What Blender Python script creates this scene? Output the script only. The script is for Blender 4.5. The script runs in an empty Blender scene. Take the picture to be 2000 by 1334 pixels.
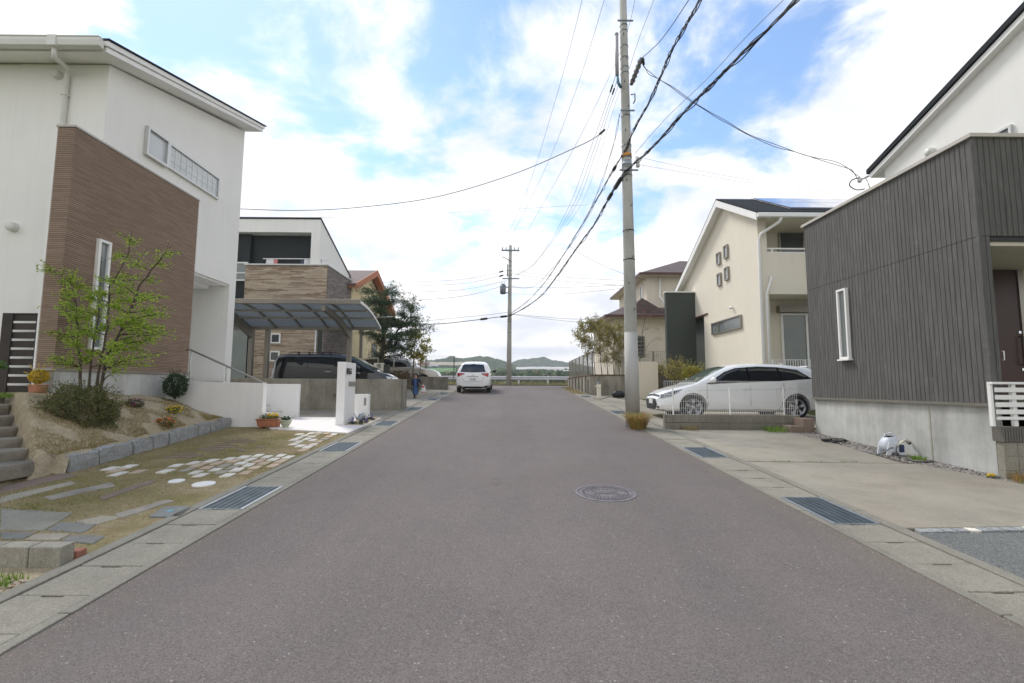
import bpy, bmesh, math, random
from mathutils import Vector, Matrix, noise
from mathutils.bvhtree import BVHTree
R = math.radians
scene = bpy.context.scene
COL = scene.collection

# ---------------------------------------------------------------- camera
EYE = 1.51
SLOPE = 0.0539
PITCH, ROLL, YAW, FPX = R(5.31), R(0.3), R(0.4), 947.0
_f = Vector((math.sin(YAW)*math.cos(PITCH), math.cos(YAW)*math.cos(PITCH), math.sin(PITCH)))
_r = _f.cross(Vector((0, 0, 1))).normalized()
_u = _r.cross(_f)
RV = _r*math.cos(ROLL) + _u*math.sin(ROLL)
UV = _u*math.cos(ROLL) - _r*math.sin(ROLL)
cd = bpy.data.cameras.new('camera')
cam = bpy.data.objects.new('camera', cd)
COL.objects.link(cam)
cam.matrix_world = Matrix(((RV.x, UV.x, -_f.x, 0), (RV.y, UV.y, -_f.y, 0), (RV.z, UV.z, -_f.z, EYE), (0, 0, 0, 1)))
cd.sensor_width = 36
cd.lens = FPX/2000*36
cd.clip_start = 0.05
cd.clip_end = 6000
scene.camera = cam

# ---------------------------------------------------------------- world: sky with broken bright cloud
SUN_EL, SUN_AZ = R(50), R(-38)
SEEDZ = 3.3      # azimuth clockwise from +Y
W = bpy.data.worlds.new('World')
scene.world = W
W.use_nodes = True
nt = W.node_tree
nt.nodes.clear()
def wn(t, **k):
    n = nt.nodes.new(t)
    for a, b in k.items(): setattr(n, a, b)
    return n
sky = wn('ShaderNodeTexSky', sky_type='NISHITA', sun_disc=False)
sky.sun_elevation = SUN_EL; sky.sun_rotation = SUN_AZ
sky.air_density = 1.0; sky.dust_density = 0.15; sky.ozone_density = 1.2
bg1 = wn('ShaderNodeBackground'); bg1.inputs[1].default_value = 0.125
hsv = wn('ShaderNodeHueSaturation'); hsv.inputs['Saturation'].default_value = 1.05; hsv.inputs['Value'].default_value = 1.25
nt.links.new(sky.outputs[0], hsv.inputs['Color']); nt.links.new(hsv.outputs[0], bg1.inputs[0])
tc = wn('ShaderNodeTexCoord')
sep = wn('ShaderNodeSeparateXYZ'); nt.links.new(tc.outputs['Generated'], sep.inputs[0])
def mth(op, a, b=None, c=None):
    n = wn('ShaderNodeMath', operation=op)
    for i, v in enumerate((a, b, c)):
        if v is None: continue
        if isinstance(v, (int, float)): n.inputs[i].default_value = v
        else: nt.links.new(v, n.inputs[i])
    return n.outputs[0]
zc = mth('ADD', mth('MAXIMUM', sep.outputs[2], 0.0), 0.22)
px_, py_ = mth('DIVIDE', sep.outputs[0], zc), mth('DIVIDE', sep.outputs[1], zc)
cmb = wn('ShaderNodeCombineXYZ')
nt.links.new(px_, cmb.inputs[0]); nt.links.new(py_, cmb.inputs[1]); cmb.inputs[2].default_value = SEEDZ
n1 = wn('ShaderNodeTexNoise'); n1.inputs['Scale'].default_value = 2.7; n1.inputs['Detail'].default_value = 9; n1.inputs['Roughness'].default_value = 0.60; n1.inputs['Distortion'].default_value = 0.25
nt.links.new(cmb.outputs[0], n1.inputs['Vector'])
n2 = wn('ShaderNodeTexNoise'); n2.inputs['Scale'].default_value = 2.6; n2.inputs['Detail'].default_value = 5
cm2 = wn('ShaderNodeCombineXYZ'); nt.links.new(px_, cm2.inputs[0]); nt.links.new(py_, cm2.inputs[1]); cm2.inputs[2].default_value = 9.1
nt.links.new(cm2.outputs[0], n2.inputs['Vector'])
# a clearer window of blue high up ahead
vd = wn('ShaderNodeVectorMath', operation='DOT_PRODUCT'); nt.links.new(tc.outputs['Generated'], vd.inputs[0])
bd = Vector((0.0, 0.80, 0.60)).normalized(); vd.inputs[1].default_value = bd
win = mth('MULTIPLY', mth('SUBTRACT', vd.outputs['Value'], 0.74), 5.5); win = mth('MINIMUM', mth('MAXIMUM', win, 0.0), 1.0)
clear = mth('SUBTRACT', mth('MULTIPLY', mth('SUBTRACT', 1.0, win), 0.16), mth('MULTIPLY', win, -0.02))
# more closed towards the horizon
low = mth('MULTIPLY', mth('SUBTRACT', 0.42, mth('MAXIMUM', sep.outputs[2], 0.0)), 0.42)
cov = mth('ADD', mth('ADD', n1.outputs['Fac'], clear), low)
cr = wn('ShaderNodeValToRGB'); cr.color_ramp.elements[0].position = 0.40; cr.color_ramp.elements[1].position = 0.60
cr.color_ramp.interpolation = 'EASE'
nt.links.new(cov, cr.inputs[0])
ccol = wn('ShaderNodeValToRGB')
ccol.color_ramp.elements[0].position = 0.34; ccol.color_ramp.elements[0].color = (0.66, 0.69, 0.765, 1)
ccol.color_ramp.elements[1].position = 0.56; ccol.color_ramp.elements[1].color = (0.93, 0.92, 0.915, 1)
nt.links.new(n2.outputs['Fac'], ccol.inputs[0])
bg2 = wn('ShaderNodeBackground'); nt.links.new(ccol.outputs[0], bg2.inputs[0])
# cloud is brighter towards the hidden sun, duller behind the viewer
sdv = wn('ShaderNodeVectorMath', operation='DOT_PRODUCT'); nt.links.new(tc.outputs['Generated'], sdv.inputs[0])
sdv.inputs[1].default_value = Vector((math.sin(SUN_AZ)*math.cos(SUN_EL), math.cos(SUN_AZ)*math.cos(SUN_EL), math.sin(SUN_EL)))
nt.links.new(mth('ADD', mth('MULTIPLY', sdv.outputs['Value'], 0.12), 0.82), bg2.inputs[1])
mx = wn('ShaderNodeMixShader')
nt.links.new(cr.outputs[0], mx.inputs[0]); nt.links.new(bg1.outputs[0], mx.inputs[1]); nt.links.new(bg2.outputs[0], mx.inputs[2])
wo = wn('ShaderNodeOutputWorld'); nt.links.new(mx.outputs[0], wo.inputs[0])

sl = bpy.data.lights.new('sun', 'SUN'); sl.energy = 1.8; sl.angle = R(16); sl.color = (1.0, 0.95, 0.88)
so = bpy.data.objects.new('sun', sl); COL.objects.link(so)
sd = Vector((math.sin(SUN_AZ)*math.cos(SUN_EL), math.cos(SUN_AZ)*math.cos(SUN_EL), math.sin(SUN_EL)))
so.rotation_euler = sd.to_track_quat('Z', 'Y').to_euler()
so.location = (0, -10, 40)
scene.view_settings.view_transform = 'Standard'
scene.view_settings.look = 'None'
scene.view_settings.exposure = 0.66
scene.view_settings.gamma = 1.0

# ---------------------------------------------------------------- geometry helpers
def zr(y):
    """height of the road surface at distance y"""
    if y < 26: return SLOPE*y
    if y < 32:
        t = (y-26)/6
        return SLOPE*26 + SLOPE*6*(t - t*t*0.5)
    b = SLOPE*29
    if y < 34: return b - 0.012*(y-32)
    return b - 0.024
def at(px, py, Y):
    """point at distance Y seen at photo pixel px, py"""
    d = _f + RV*((px-1000)/FPX) - UV*((py-667)/FPX)
    p = d*(Y/d.y); return Vector((p.x, p.y, p.z+EYE))
def atx(px, py, X):
    d = _f + RV*((px-1000)/FPX) - UV*((py-667)/FPX)
    p = d*(X/d.x); return Vector((p.x, p.y, p.z+EYE))
def gp(px, py, off=0.0):
    d = _f + RV*((px-1000)/FPX) - UV*((py-667)/FPX)
    p = d*((off-EYE)/(d.z-SLOPE*d.y)); return Vector((p.x, p.y, p.z+EYE))

class MB:
    def __init__(s): s.v = []; s.f = []; s.sm = []
    def add(s, vs, fs, smooth=False):
        b = len(s.v); s.v += [tuple(v) for v in vs]
        for f in fs: s.f.append(tuple(b+i for i in f)); s.sm.append(smooth)
        return s
    def box(s, x0, x1, y0, y1, z0, z1, M=None):
        vs = [Vector((x, y, z)) for z in (z0, z1) for y in (y0, y1) for x in (x0, x1)]
        if M is not None: vs = [M @ v for v in vs]
        return s.add(vs, [(0, 2, 3, 1), (4, 5, 7, 6), (0, 1, 5, 4), (2, 6, 7, 3), (0, 4, 6, 2), (1, 3, 7, 5)])
    def poly(s, pts): return s.add(pts, [tuple(range(len(pts)))])
    def hexa(s, b, t):
        """solid between two quads b and t (same order, counter-clockwise seen from t side)"""
        n = len(b)
        return s.add(list(b)+list(t), [tuple(reversed(range(n))), tuple(range(n, 2*n))] + [(i, (i+1) % n, n+(i+1) % n, n+i) for i in range(n)])
    def prism(s, pts, axis, a, b):
        """2-d outline pts extruded along axis ('x': pts=(y,z); 'y': pts=(x,z); 'z': pts=(x,y))"""
        def m(p, q):
            return {'x': (q, p[0], p[1]), 'y': (p[0], q, p[1]), 'z': (p[0], p[1], q)}[axis]
        ar = sum(pts[i][0]*pts[(i+1) % len(pts)][1]-pts[(i+1) % len(pts)][0]*pts[i][1] for i in range(len(pts)))
        pts = list(pts) if ar > 0 else list(reversed(pts))
        if axis == 'y': a, b = max(a, b), min(a, b)
        else: a, b = min(a, b), max(a, b)
        return s.hexa([m(p, a) for p in pts], [m(p, b) for p in pts])
    def tube(s, pts, r, n=8, cap=True, smooth=True):
        pts = [Vector(p) for p in pts]
        rs = r if isinstance(r, (list, tuple)) else [r]*len(pts)
        vs = []; ref = None
        for i, p in enumerate(pts):
            d = (pts[min(i+1, len(pts)-1)]-pts[max(i-1, 0)])
            if d.length < 1e-9: d = Vector((0, 0, 1))
            d.normalize()
            if ref is None: ref = Vector((1, 0, 0)) if abs(d.x) < 0.8 else Vector((0, 1, 0))
            a = d.cross(ref)
            if a.length < 1e-6: a = d.cross(Vector((0.3, 1, 0.2)))
            a.normalize(); b = d.cross(a); ref = b.cross(d)*-1 if False else ref
            for k in range(n):
                t = 2*math.pi*k/n
                vs.append(p + (a*math.cos(t)+b*math.sin(t))*rs[i])
        fs = []
        for i in range(len(pts)-1):
            for k in range(n):
                k2 = (k+1) % n
                fs.append((i*n+k, i*n+k2, (i+1)*n+k2, (i+1)*n+k))
        s.add(vs, fs, smooth)
        if cap:
            b0 = len(s.v)-len(vs)
            s.f.append(tuple(b0+k for k in reversed(range(n)))); s.sm.append(False)
            s.f.append(tuple(b0+(len(pts)-1)*n+k for k in range(n))); s.sm.append(False)
        return s
    def lathe(s, prof, c, n=20, M=None, smooth=True):
        vs = []
        for r, z in prof:
            for k in range(n):
                t = 2*math.pi*k/n
                v = Vector((r*math.cos(t), r*math.sin(t), z))
                if M is not None: v = M @ v
                vs.append(v+Vector(c))
        fs = [(i*n+k, i*n+(k+1) % n, (i+1)*n+(k+1) % n, (i+1)*n+k) for i in range(len(prof)-1) for k in range(n)]
        return s.add(vs, fs, smooth)
    def grid(s, fn, nu, nv, smooth=True):
        vs = [fn(i/nu, j/nv) for j in range(nv+1) for i in range(nu+1)]
        fs = [(j*(nu+1)+i, j*(nu+1)+i+1, (j+1)*(nu+1)+i+1, (j+1)*(nu+1)+i) for j in range(nv) for i in range(nu)]
        return s.add(vs, fs, smooth)

ORG = {}
def mk(name, mb, mat, org=(0, 0, 0), bevel=0, seg=1):
    me = bpy.data.meshes.new(name)
    o = Vector(org)
    me.from_pydata([tuple(Vector(v)-o) for v in mb.v], [], mb.f)
    me.polygons.foreach_set('use_smooth', mb.sm)
    me.update()
    ob = bpy.data.objects.new(name, me)
    COL.objects.link(ob)
    for m in (mat if isinstance(mat, list) else [mat]): me.materials.append(m)
    if bevel:
        b = ob.modifiers.new('bevel', 'BEVEL'); b.width = bevel; b.segments = seg; b.limit_method = 'ANGLE'; b.angle_limit = R(40)
    return ob
def thing(name, label, cat, loc=(0, 0, 0), group=None, rot=(0, 0, 0), local=False):
    o = bpy.data.objects.new(name, None); COL.objects.link(o)
    o.location = loc; o.rotation_euler = rot; o.empty_display_size = 0.2
    o['label'] = label; o['category'] = cat
    if group: o['group'] = group
    ORG[o.name] = Vector(loc) if not local else Vector((0, 0, 0))
    return o
def part(name, mb, mat, parent, bevel=0, seg=1, label=None):
    org = ORG[parent.name]
    o = mk(name, mb, mat, org, bevel, seg); o.parent = parent; ORG[o.name] = org
    if label: o['label'] = label
    return o
def solo(name, mb, mat, label, cat, group=None, kind=None, bevel=0, seg=1):
    n = len(mb.v)
    xs = [v[0] for v in mb.v]; ys = [v[1] for v in mb.v]; zs = [v[2] for v in mb.v]
    org = Vector(((min(xs)+max(xs))/2, (min(ys)+max(ys))/2, min(zs)))
    o = mk(name, mb, mat, org, bevel, seg); o.location = org; ORG[o.name] = org
    if label: o['label'] = label
    if cat: o['category'] = cat
    if group: o['group'] = group
    if kind: o['kind'] = kind
    return o
def struct(name, mb, mat, bevel=0):
    o = mk(name, mb, mat, (0, 0, 0), bevel); o['kind'] = 'structure'; return o
def dup(root, loc, label=None, rz=None, scale=None):
    r = root.copy(); COL.objects.link(r); r.location = loc
    if rz is not None: r.rotation_euler = (0, 0, rz)
    if scale is not None: r.scale = (scale,)*3
    if label: r['label'] = label
    for ch in list(root.children):
        c = ch.copy(); COL.objects.link(c); c.parent = r
        for g in list(ch.children):
            d = g.copy(); COL.objects.link(d); d.parent = c
    return r

# ---------------------------------------------------------------- materials
class NT:
    def __init__(s, name):
        m = bpy.data.materials.new(name); m.use_nodes = True; s.m = m; s.t = m.node_tree; s.t.nodes.clear()
        s.out = s.n('ShaderNodeOutputMaterial'); s.b = s.n('ShaderNodeBsdfPrincipled')
        s.l(s.b.outputs[0], s.out.inputs[0])
        s.pos = s.n('ShaderNodeNewGeometry').outputs['Position']
    def n(s, t, **k):
        x = s.t.nodes.new(t)
        for a, b in k.items(): setattr(x, a, b)
        return x
    def l(s, a, b): s.t.links.new(a, b)
    def setin(s, i, v):
        if isinstance(v, (int, float)): i.default_value = v
        elif isinstance(v, (tuple, list, Vector)): i.default_value = tuple(v) if i.type != 'RGBA' else tuple(v)[:3]+(1,)
        else: s.l(v, i)
    def math(s, op, a, b=None, c=None, clamp=False):
        x = s.n('ShaderNodeMath', operation=op); x.use_clamp = clamp
        for i, v in enumerate((a, b, c)):
            if v is not None: s.setin(x.inputs[i], v)
        return x.outputs[0]
    def noise(s, scale, detail=3, rough=.5, vec=None, stretch=None):
        x = s.n('ShaderNodeTexNoise'); x.inputs['Scale'].default_value = scale
        x.inputs['Detail'].default_value = detail; x.inputs['Roughness'].default_value = rough
        v = vec or s.pos
        if stretch:
            mp = s.n('ShaderNodeMapping'); mp.inputs['Scale'].default_value = stretch; s.l(v, mp.inputs[0]); v = mp.outputs[0]
        s.l(v, x.inputs['Vector']); return x.outputs['Fac']
    def voro(s, scale, feature='F1', out='Distance', vec=None, rnd=1.0):
        x = s.n('ShaderNodeTexVoronoi', feature=feature); x.inputs['Scale'].default_value = scale; x.inputs['Randomness'].default_value = rnd
        s.l(vec or s.pos, x.inputs['Vector']); return x.outputs[out]
    def ramp(s, f, stops, interp='LINEAR'):
        x = s.n('ShaderNodeValToRGB'); e = x.color_ramp.elements; x.color_ramp.interpolation = interp
        while len(e) < len(stops): e.new(0.5)
        for i, (p, c) in enumerate(stops):
            e[i].position = p; e[i].color = (c, c, c, 1) if isinstance(c, (int, float)) else tuple(c)[:3]+(1,)
        s.l(f, x.inputs[0]); return x.outputs[0]
    def mix(s, f, a, b, mode='MIX'):
        x = s.n('ShaderNodeMix', data_type='RGBA', blend_type=mode)
        s.setin(x.inputs[0], f); s.setin(x.inputs[6], a); s.setin(x.inputs[7], b); return x.outputs[2]
    def bump(s, h, dist=.01, strength=1.0, normal=None):
        x = s.n('ShaderNodeBump'); x.inputs['Distance'].default_value = dist; x.inputs['Strength'].default_value = strength
        s.l(h, x.inputs['Height'])
        if normal is not None: s.l(normal, x.inputs['Normal'])
        s.l(x.outputs[0], s.b.inputs['Normal']); return x.outputs[0]
    def col(s, c): s.setin(s.b.inputs['Base Color'], c)
    def rough(s, v): s.setin(s.b.inputs['Roughness'], v)
    def sep(s, v=None):
        x = s.n('ShaderNodeSeparateXYZ'); s.l(v or s.pos, x.inputs[0]); return x.outputs
    def comb(s, a, b, c=0.0):
        x = s.n('ShaderNodeCombineXYZ')
        for i, v in enumerate((a, b, c)): s.setin(x.inputs[i], v)
        return x.outputs[0]

def sc(c, k): return tuple(max(0, min(1, v*k)) for v in c)
def surf(name, c, rough=.75, var=.12, scale=3., bump=.003, bscale=60., metal=0., stain=0., spec=.4, coat=0.):
    m = NT(name)
    a = m.noise(scale, 5, .6)
    colr = m.mix(m.ramp(a, [(.3, 0), (.7, 1)]), sc(c, 1-var), sc(c, 1+var*.7))
    if stain:
        # rain streaks running down, broken by noise
        st = m.noise(2.2, 5, .7, stretch=(3.2, 3.2, .28))
        colr = m.mix(m.math('MULTIPLY', m.ramp(st, [(.48, 0), (.75, 1)]), stain), colr, sc(c, .42))
    m.col(colr)
    fine = m.noise(bscale, 3, .6)
    m.rough(m.math('ADD', m.math('MULTIPLY', a, .15), rough-.07))
    if bump: m.bump(fine, bump)
    m.b.inputs['Metallic'].default_value = metal
    m.b.inputs['Specular IOR Level'].default_value = spec
    if coat: m.b.inputs['Coat Weight'].default_value = coat; m.b.inputs['Coat Roughness'].default_value = .03
    return m.m
def glassy(name, c, rough=.04, spec=.9):
    m = NT(name); w = m.noise(1.3, 2)
    m.col(m.mix(w, sc(c, .8), sc(c, 1.2))); m.rough(rough); m.b.inputs['Specular IOR Level'].default_value = spec
    m.bump(m.noise(.8, 1), .004, .5)
    return m.m

M = {}
# asphalt: worn grey aggregate with pale chips, faint warm tyre wear
m = NT('asphalt')
big = m.noise(.35, 5, .6); mid = m.noise(2.2, 5, .65); 
base = m.mix(m.ramp(big, [(.3, 0), (.7, 1)]), (.160, .135, .122), (.194, .166, .150))
base = m.mix(m.math('MULTIPLY', m.ramp(mid, [(.45, 0), (.75, 1)]), .5), base, (.125, .112, .107))
vc = m.n('ShaderNodeTexVoronoi'); vc.inputs['Scale'].default_value = 175; m.l(m.pos, vc.inputs['Vector'])
chip = m.sep(vc.outputs['Color'])[0]
base = m.mix(m.math('MULTIPLY', m.ramp(chip, [(.0, 0), (.55, 0), (1, 1)]), .42), base, (.34, .31, .285))
trk = m.noise(1.0, 4, .6, stretch=(1.1, .06, 1)); base = m.mix(m.math('MULTIPLY', m.ramp(trk, [(.42, 0), (.66, 1)]), .30), base, (.125, .112, .106))
blt = m.noise(.5, 6, .7); base = m.mix(m.math('MULTIPLY', m.ramp(blt, [(.58, 0), (.70, 1)]), .25), base, (.175, .165, .13))
base = m.mix(m.math('MULTIPLY', m.ramp(chip, [(.0, 1), (.45, 0)]), .55), base, (.075, .066, .062))
fl = m.n('ShaderNodeTexVoronoi'); fl.inputs['Scale'].default_value = 38; m.l(m.pos, fl.inputs['Vector'])
fs = m.math('MULTIPLY', m.ramp(m.sep(fl.outputs['Color'])[1], [(.93, 0), (.95, 1)]), m.ramp(fl.outputs['Distance'], [(.18, 1), (.3, 0)]))
base = m.mix(m.math('MULTIPLY', fs, .35), base, (.60, .57, .53))
ax = m.sep()[0]
edge = m.math('MAXIMUM', m.ramp(m.math('ADD', ax, 2.56), [(0, 1), (.35, 0)]), m.ramp(m.math('SUBTRACT', 2.94, ax), [(0, 1), (.35, 0)]))
base = m.mix(m.math('MULTIPLY', m.math('MULTIPLY', edge, m.ramp(m.noise(3.5, 5, .7), [(.35, .15), (.65, 1)])), .55), base, (.19, .165, .12))
oil = m.noise(1.6, 5, .6); base = m.mix(m.math('MULTIPLY', m.ramp(oil, [(.66, 0), (.74, 1)]), .30), base, (.075, .068, .064))
m.col(base); m.rough(.88); m.b.inputs['Specular IOR Level'].default_value = .25
m.bump(m.math('ADD', m.math('MULTIPLY', vc.outputs['Distance'], 1.0), m.noise(140, 2)), .004, .8)
M['asphalt'] = m.m
def concrete(name, c, dark=.55, speck=.25, stain=0.0, s=1.0, wide=.0):
    m = NT(name)
    a = m.noise(.8*s, 6, .62); b = m.noise(5*s, 5, .65)
    colr = m.mix(m.ramp(a, [(.34, 0), (.66, 1)]), sc(c, .80-wide), sc(c, 1.12))
    if wide: colr = m.mix(m.math('MULTIPLY', m.ramp(m.noise(.9, 3, .5), [(.4, 0), (.65, 1)]), .35), colr, (c[0]*1.08, c[1]*.98, c[2]*.92))
    colr = m.mix(m.math('MULTIPLY', m.ramp(b, [(.5, 0), (.8, 1)]), dark), colr, sc(c, .62))
    if stain:
        st = m.noise(1.1, 7, .75, stretch=(2.2, 2.2, .35)); s2 = m.noise(1.3, 5, .6)
        colr = m.mix(m.math('MULTIPLY', m.ramp(m.math('MULTIPLY', st, m.math('ADD', s2, .5)), [(.42, 0), (.66, 1)]), stain), colr, (.12, .105, .08))
    v = m.n('ShaderNodeTexVoronoi'); v.inputs['Scale'].default_value = 110; m.l(m.pos, v.inputs['Vector'])
    ch = m.sep(v.outputs['Color'])[0]
    colr = m.mix(m.math('MULTIPLY', m.ramp(ch, [(.0, 1), (.35, 0)]), speck), colr, sc(c, .45))
    colr = m.mix(m.math('MULTIPLY', m.ramp(ch, [(.8, 0), (1, 1)]), speck), colr, sc(c, 1.5))
    m.col(colr); m.rough(.9); m.b.inputs['Specular IOR Level'].default_value = .2
    m.bump(m.math('ADD', v.outputs['Distance'], m.noise(45, 4)), .004, .7)
    return m.m
M['conc_gutter'] = concrete('gutter_concrete', (.30, .28, .225), .7, .4)
M['conc_curb'] = concrete('kerb_concrete', (.265, .25, .205), .6, .3)
M['conc_pad'] = concrete('broom_concrete', (.345, .32, .26), .75, .2, s=.45, wide=.16)
M['conc_wall'] = concrete('stained_concrete', (.36, .335, .275), .5, .1, stain=.72)
M['conc_block'] = concrete('concrete_block', (.35, .33, .27), .7, .45, stain=.3)
M['conc_found'] = concrete('render_concrete', (.57, .575, .545), .25, .06, stain=.34)
M['conc_pole'] = concrete('pole_concrete', (.45, .445, .40), .3, .15, stain=.12)
M['agg'] = concrete('exposed_aggregate', (.17, .175, .165), .2, .95)
M['slab'] = concrete('weathered_slab', (.31, .295, .235), .8, .3)
M['slab_light'] = concrete('pale_slab', (.36, .325, .25), .5, .3)
M['slab_blue'] = concrete('blue_stone', (.225, .22, .195), .9, .4)
M['granite'] = concrete('granite', (.36, .37, .365), .5, .8, stain=.15, s=2)
M['brown_stone'] = concrete('brown_paver', (.25, .19, .15), .6, .3)
M['white_stone'] = concrete('white_cobble', (.70, .66, .57), .3, .2, s=3)
M['tan_stone'] = concrete('tan_cobble', (.52, .41, .29), .3, .2, s=3)
M['stucco'] = surf('ivory_render', (.85, .842, .795), .9, .035, .8, .004, 160, stain=.07)
M['stucco_cream'] = surf('cream_render', (.77, .72, .60), .9, .035, .8, .004, 160, stain=.10)
M['stucco_white'] = surf('white_render', (.89, .88, .85), .9, .03, 2, .003, 120, stain=.10)
M['stucco_beige'] = surf('beige_render', (.70, .64, .53), .9, .05, 1.2, .003, 120, stain=.08)
M['stucco_yellow'] = surf('yellow_render', (.66, .56, .34), .9, .05, 1.2, .003, 120)
M['white_paint'] = surf('white_trim', (.84, .835, .80), .45, .04, 4, 0)
M['offwhite_plastic'] = surf('ivory_plastic', (.68, .68, .63), .45, .05, 4, 0)
M['frame_bronze'] = surf('bronze_aluminium', (.33, .31, .27), .35, .05, 4, 0, metal=.6)
M['frame_silver'] = surf('silver_aluminium', (.58, .58, .56), .35, .05, 4, 0, metal=.5)
M['frame_taupe'] = surf('taupe_aluminium', (.27, .245, .205), .4, .08, 4, 0, metal=.3)
M['galv'] = surf('galvanised_steel', (.36, .39, .41), .45, .15, 8, .001, 60, metal=.55)
M['galv_dark'] = surf('weathered_steel', (.17, .205, .225), .5, .2, 8, .001, 60, metal=.5)
M['black_metal'] = surf('black_metal', (.025, .025, .027), .45, .1, 6, 0)
M['black_wire'] = surf('black_cable', (.022, .022, .024), .6, .1, 6, 0)
M['grey_wire'] = surf('grey_cable', (.16, .165, .18), .6, .1, 6, 0)
M['rubber'] = surf('tyre_rubber', (.025, .025, .026), .8, .15, 10, .002, 80)
M['dark_wood'] = surf('dark_stained_wood', (.045, .036, .030), .7, .3, 3, .004, 50)
M['roof_black'] = surf('black_roof_metal', (.04, .045, .048), .95, .1, 2, .002, 20, spec=.06)
M['fin_green'] = surf('dark_green_render', (.062, .072, .062), .9, .06, 1, .003, 120)
M['recess_black'] = surf('charcoal_cladding', (.018, .023, .024), .7, .1, 1, .003, 60)
M['terracotta'] = surf('terracotta', (.42, .17, .09), .8, .2, 8, .002, 60)
M['green_glaze'] = surf('pale_green_glaze', (.42, .45, .33), .4, .1, 8, 0)
M['orange_board'] = surf('orange_barge_board', (.45, .17, .08), .7, .1, 2, .002, 40)
M['brown_trim'] = surf('brown_metal_trim', (.10, .05, .038), .5, .1, 2, 0)
M['door_brown'] = surf('dark_red_door', (.052, .020, .014), .35, .2, 2, .001, 30)
M['curtain'] = surf('pale_curtain', (.42, .45, .42), .9, .1, 3, 0)
M['pane'] = glassy('window_glass', (.055, .065, .065))
M['pane_mid'] = glassy('obscure_glass', (.17, .19, .19), .12)
M['pane_light'] = glassy('bright_glass', (.48, .52, .53), .1)
M['pane_green'] = glassy('green_tinted_glass', (.10, .13, .105), .05)
M['car_glass'] = glassy('car_glass', (.012, .015, .017), .03, 1.0)
M['car_white'] = surf('pearl_white_paint', (.90, .905, .89), .28, .01, 1, 0, coat=1.0)
M['car_black'] = surf('black_paint', (.008, .009, .012), .2, .01, 1, 0, coat=1.0)
M['car_beige'] = surf('champagne_paint', (.50, .46, .39), .3, .02, 1, 0, metal=.3, coat=1.0)
M['chrome'] = surf('bright_alloy', (.75, .76, .77), .18, .03, 4, 0, metal=.9)
M['alloy'] = surf('wheel_alloy', (.55, .57, .60), .3, .05, 6, 0, metal=.7)
M['red_lamp'] = surf('red_lens', (.38, .012, .018), .15, .1, 5, 0, coat=1.0)
M['clear_lamp'] = surf('clear_lens', (.62, .64, .66), .12, .15, 12, 0, coat=1.0)
M['amber'] = surf('orange_band', (.75, .25, .04), .5, .1, 5, 0)
M['plate_white'] = surf('plate_white', (.72, .76, .70), .4, .02, 3, 0)
M['plate_green'] = surf('plate_green_ink', (.03, .14, .07), .5, .02, 3, 0)
M['ink'] = surf('dark_lettering', (.03, .03, .03), .5, .02, 3, 0)
M['bark'] = surf('bark', (.095, .075, .055), .9, .35, 9, .01, 30)
M['bark_grey'] = surf('grey_bark', (.17, .15, .12), .9, .3, 9, .008, 30)
# leaves: colour differs from leaf to leaf
def leafmat(name, a, b, c=None, trans=.25):
    m = NT(name)
    oi = m.n('ShaderNodeNewGeometry').outputs['Random Per Island']
    st = [(0, a), (.6, b), (1, c or b)]
    m.col(m.ramp(oi, st)); m.rough(.55); m.b.inputs['Specular IOR Level'].default_value = .3
    tr = m.n('ShaderNodeBsdfTranslucent'); m.l(m.ramp(oi, st), tr.inputs[0])
    ms = m.n('ShaderNodeMixShader'); ms.inputs[0].default_value = trans
    m.l(m.b.outputs[0], ms.inputs[1]); m.l(tr.outputs[0], ms.inputs[2]); m.l(ms.outputs[0], m.out.inputs[0])
    return m.m
M['leaf_lime'] = leafmat('spring_leaves', (.24, .38, .04), (.38, .52, .07), (.52, .56, .12), .5)
M['leaf_shrub'] = leafmat('azalea_leaves', (.075, .10, .03), (.15, .16, .055), (.27, .22, .10))
M['leaf_dark'] = leafmat('dark_leaves', (.02, .05, .018), (.04, .085, .03), (.075, .12, .05))
M['leaf_pine'] = leafmat('conifer_needles', (.034, .072, .036), (.075, .125, .058), (.15, .18, .10), .25)
M['leaf_yellow'] = leafmat('yellowing_leaves', (.22, .24, .04), (.38, .36, .07), (.42, .30, .08), .35)
M['leaf_gold'] = leafmat('golden_leaves', (.60, .38, .02), (.70, .50, .05), (.35, .35, .05), .3)
M['leaf_olive'] = leafmat('olive_leaves', (.20, .20, .06), (.36, .32, .11), (.46, .38, .16), .35)
M['leaf_green'] = leafmat('fresh_leaves', (.05, .11, .02), (.10, .19, .04), (.18, .24, .06), .3)
M['grass_dry'] = leafmat('dry_grass', (.34, .25, .11), (.42, .33, .16), (.24, .25, .08), .3)
M['grass_lawn'] = leafmat('lawn_blades', (.30, .24, .10), (.38, .31, .14), (.22, .25, .07), .3)
M['grass_green'] = leafmat('green_weeds', (.10, .20, .02), (.20, .34, .04), (.25, .30, .06), .3)
M['grass_red'] = leafmat('ornamental_grass', (.45, .22, .08), (.42, .33, .10), (.22, .28, .07), .3)
M['petal_yellow'] = leafmat('yellow_petals', (.85, .55, .02), (.9, .70, .04), (.8, .45, .02), .2)
M['petal_orange'] = leafmat('orange_petals', (.80, .22, .02), (.62, .05, .03), (.8, .35, .03), .2)
M['petal_purple'] = leafmat('purple_petals', (.12, .01, .05), (.22, .03, .12), (.5, .35, .45), .2)
M['petal_violet'] = leafmat('violet_petals', (.10, .06, .30), (.17, .11, .42), (.08, .05, .2), .2)
M['petal_white'] = leafmat('white_petals', (.75, .75, .70), (.85, .84, .75), (.8, .8, .5), .2)
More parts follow.
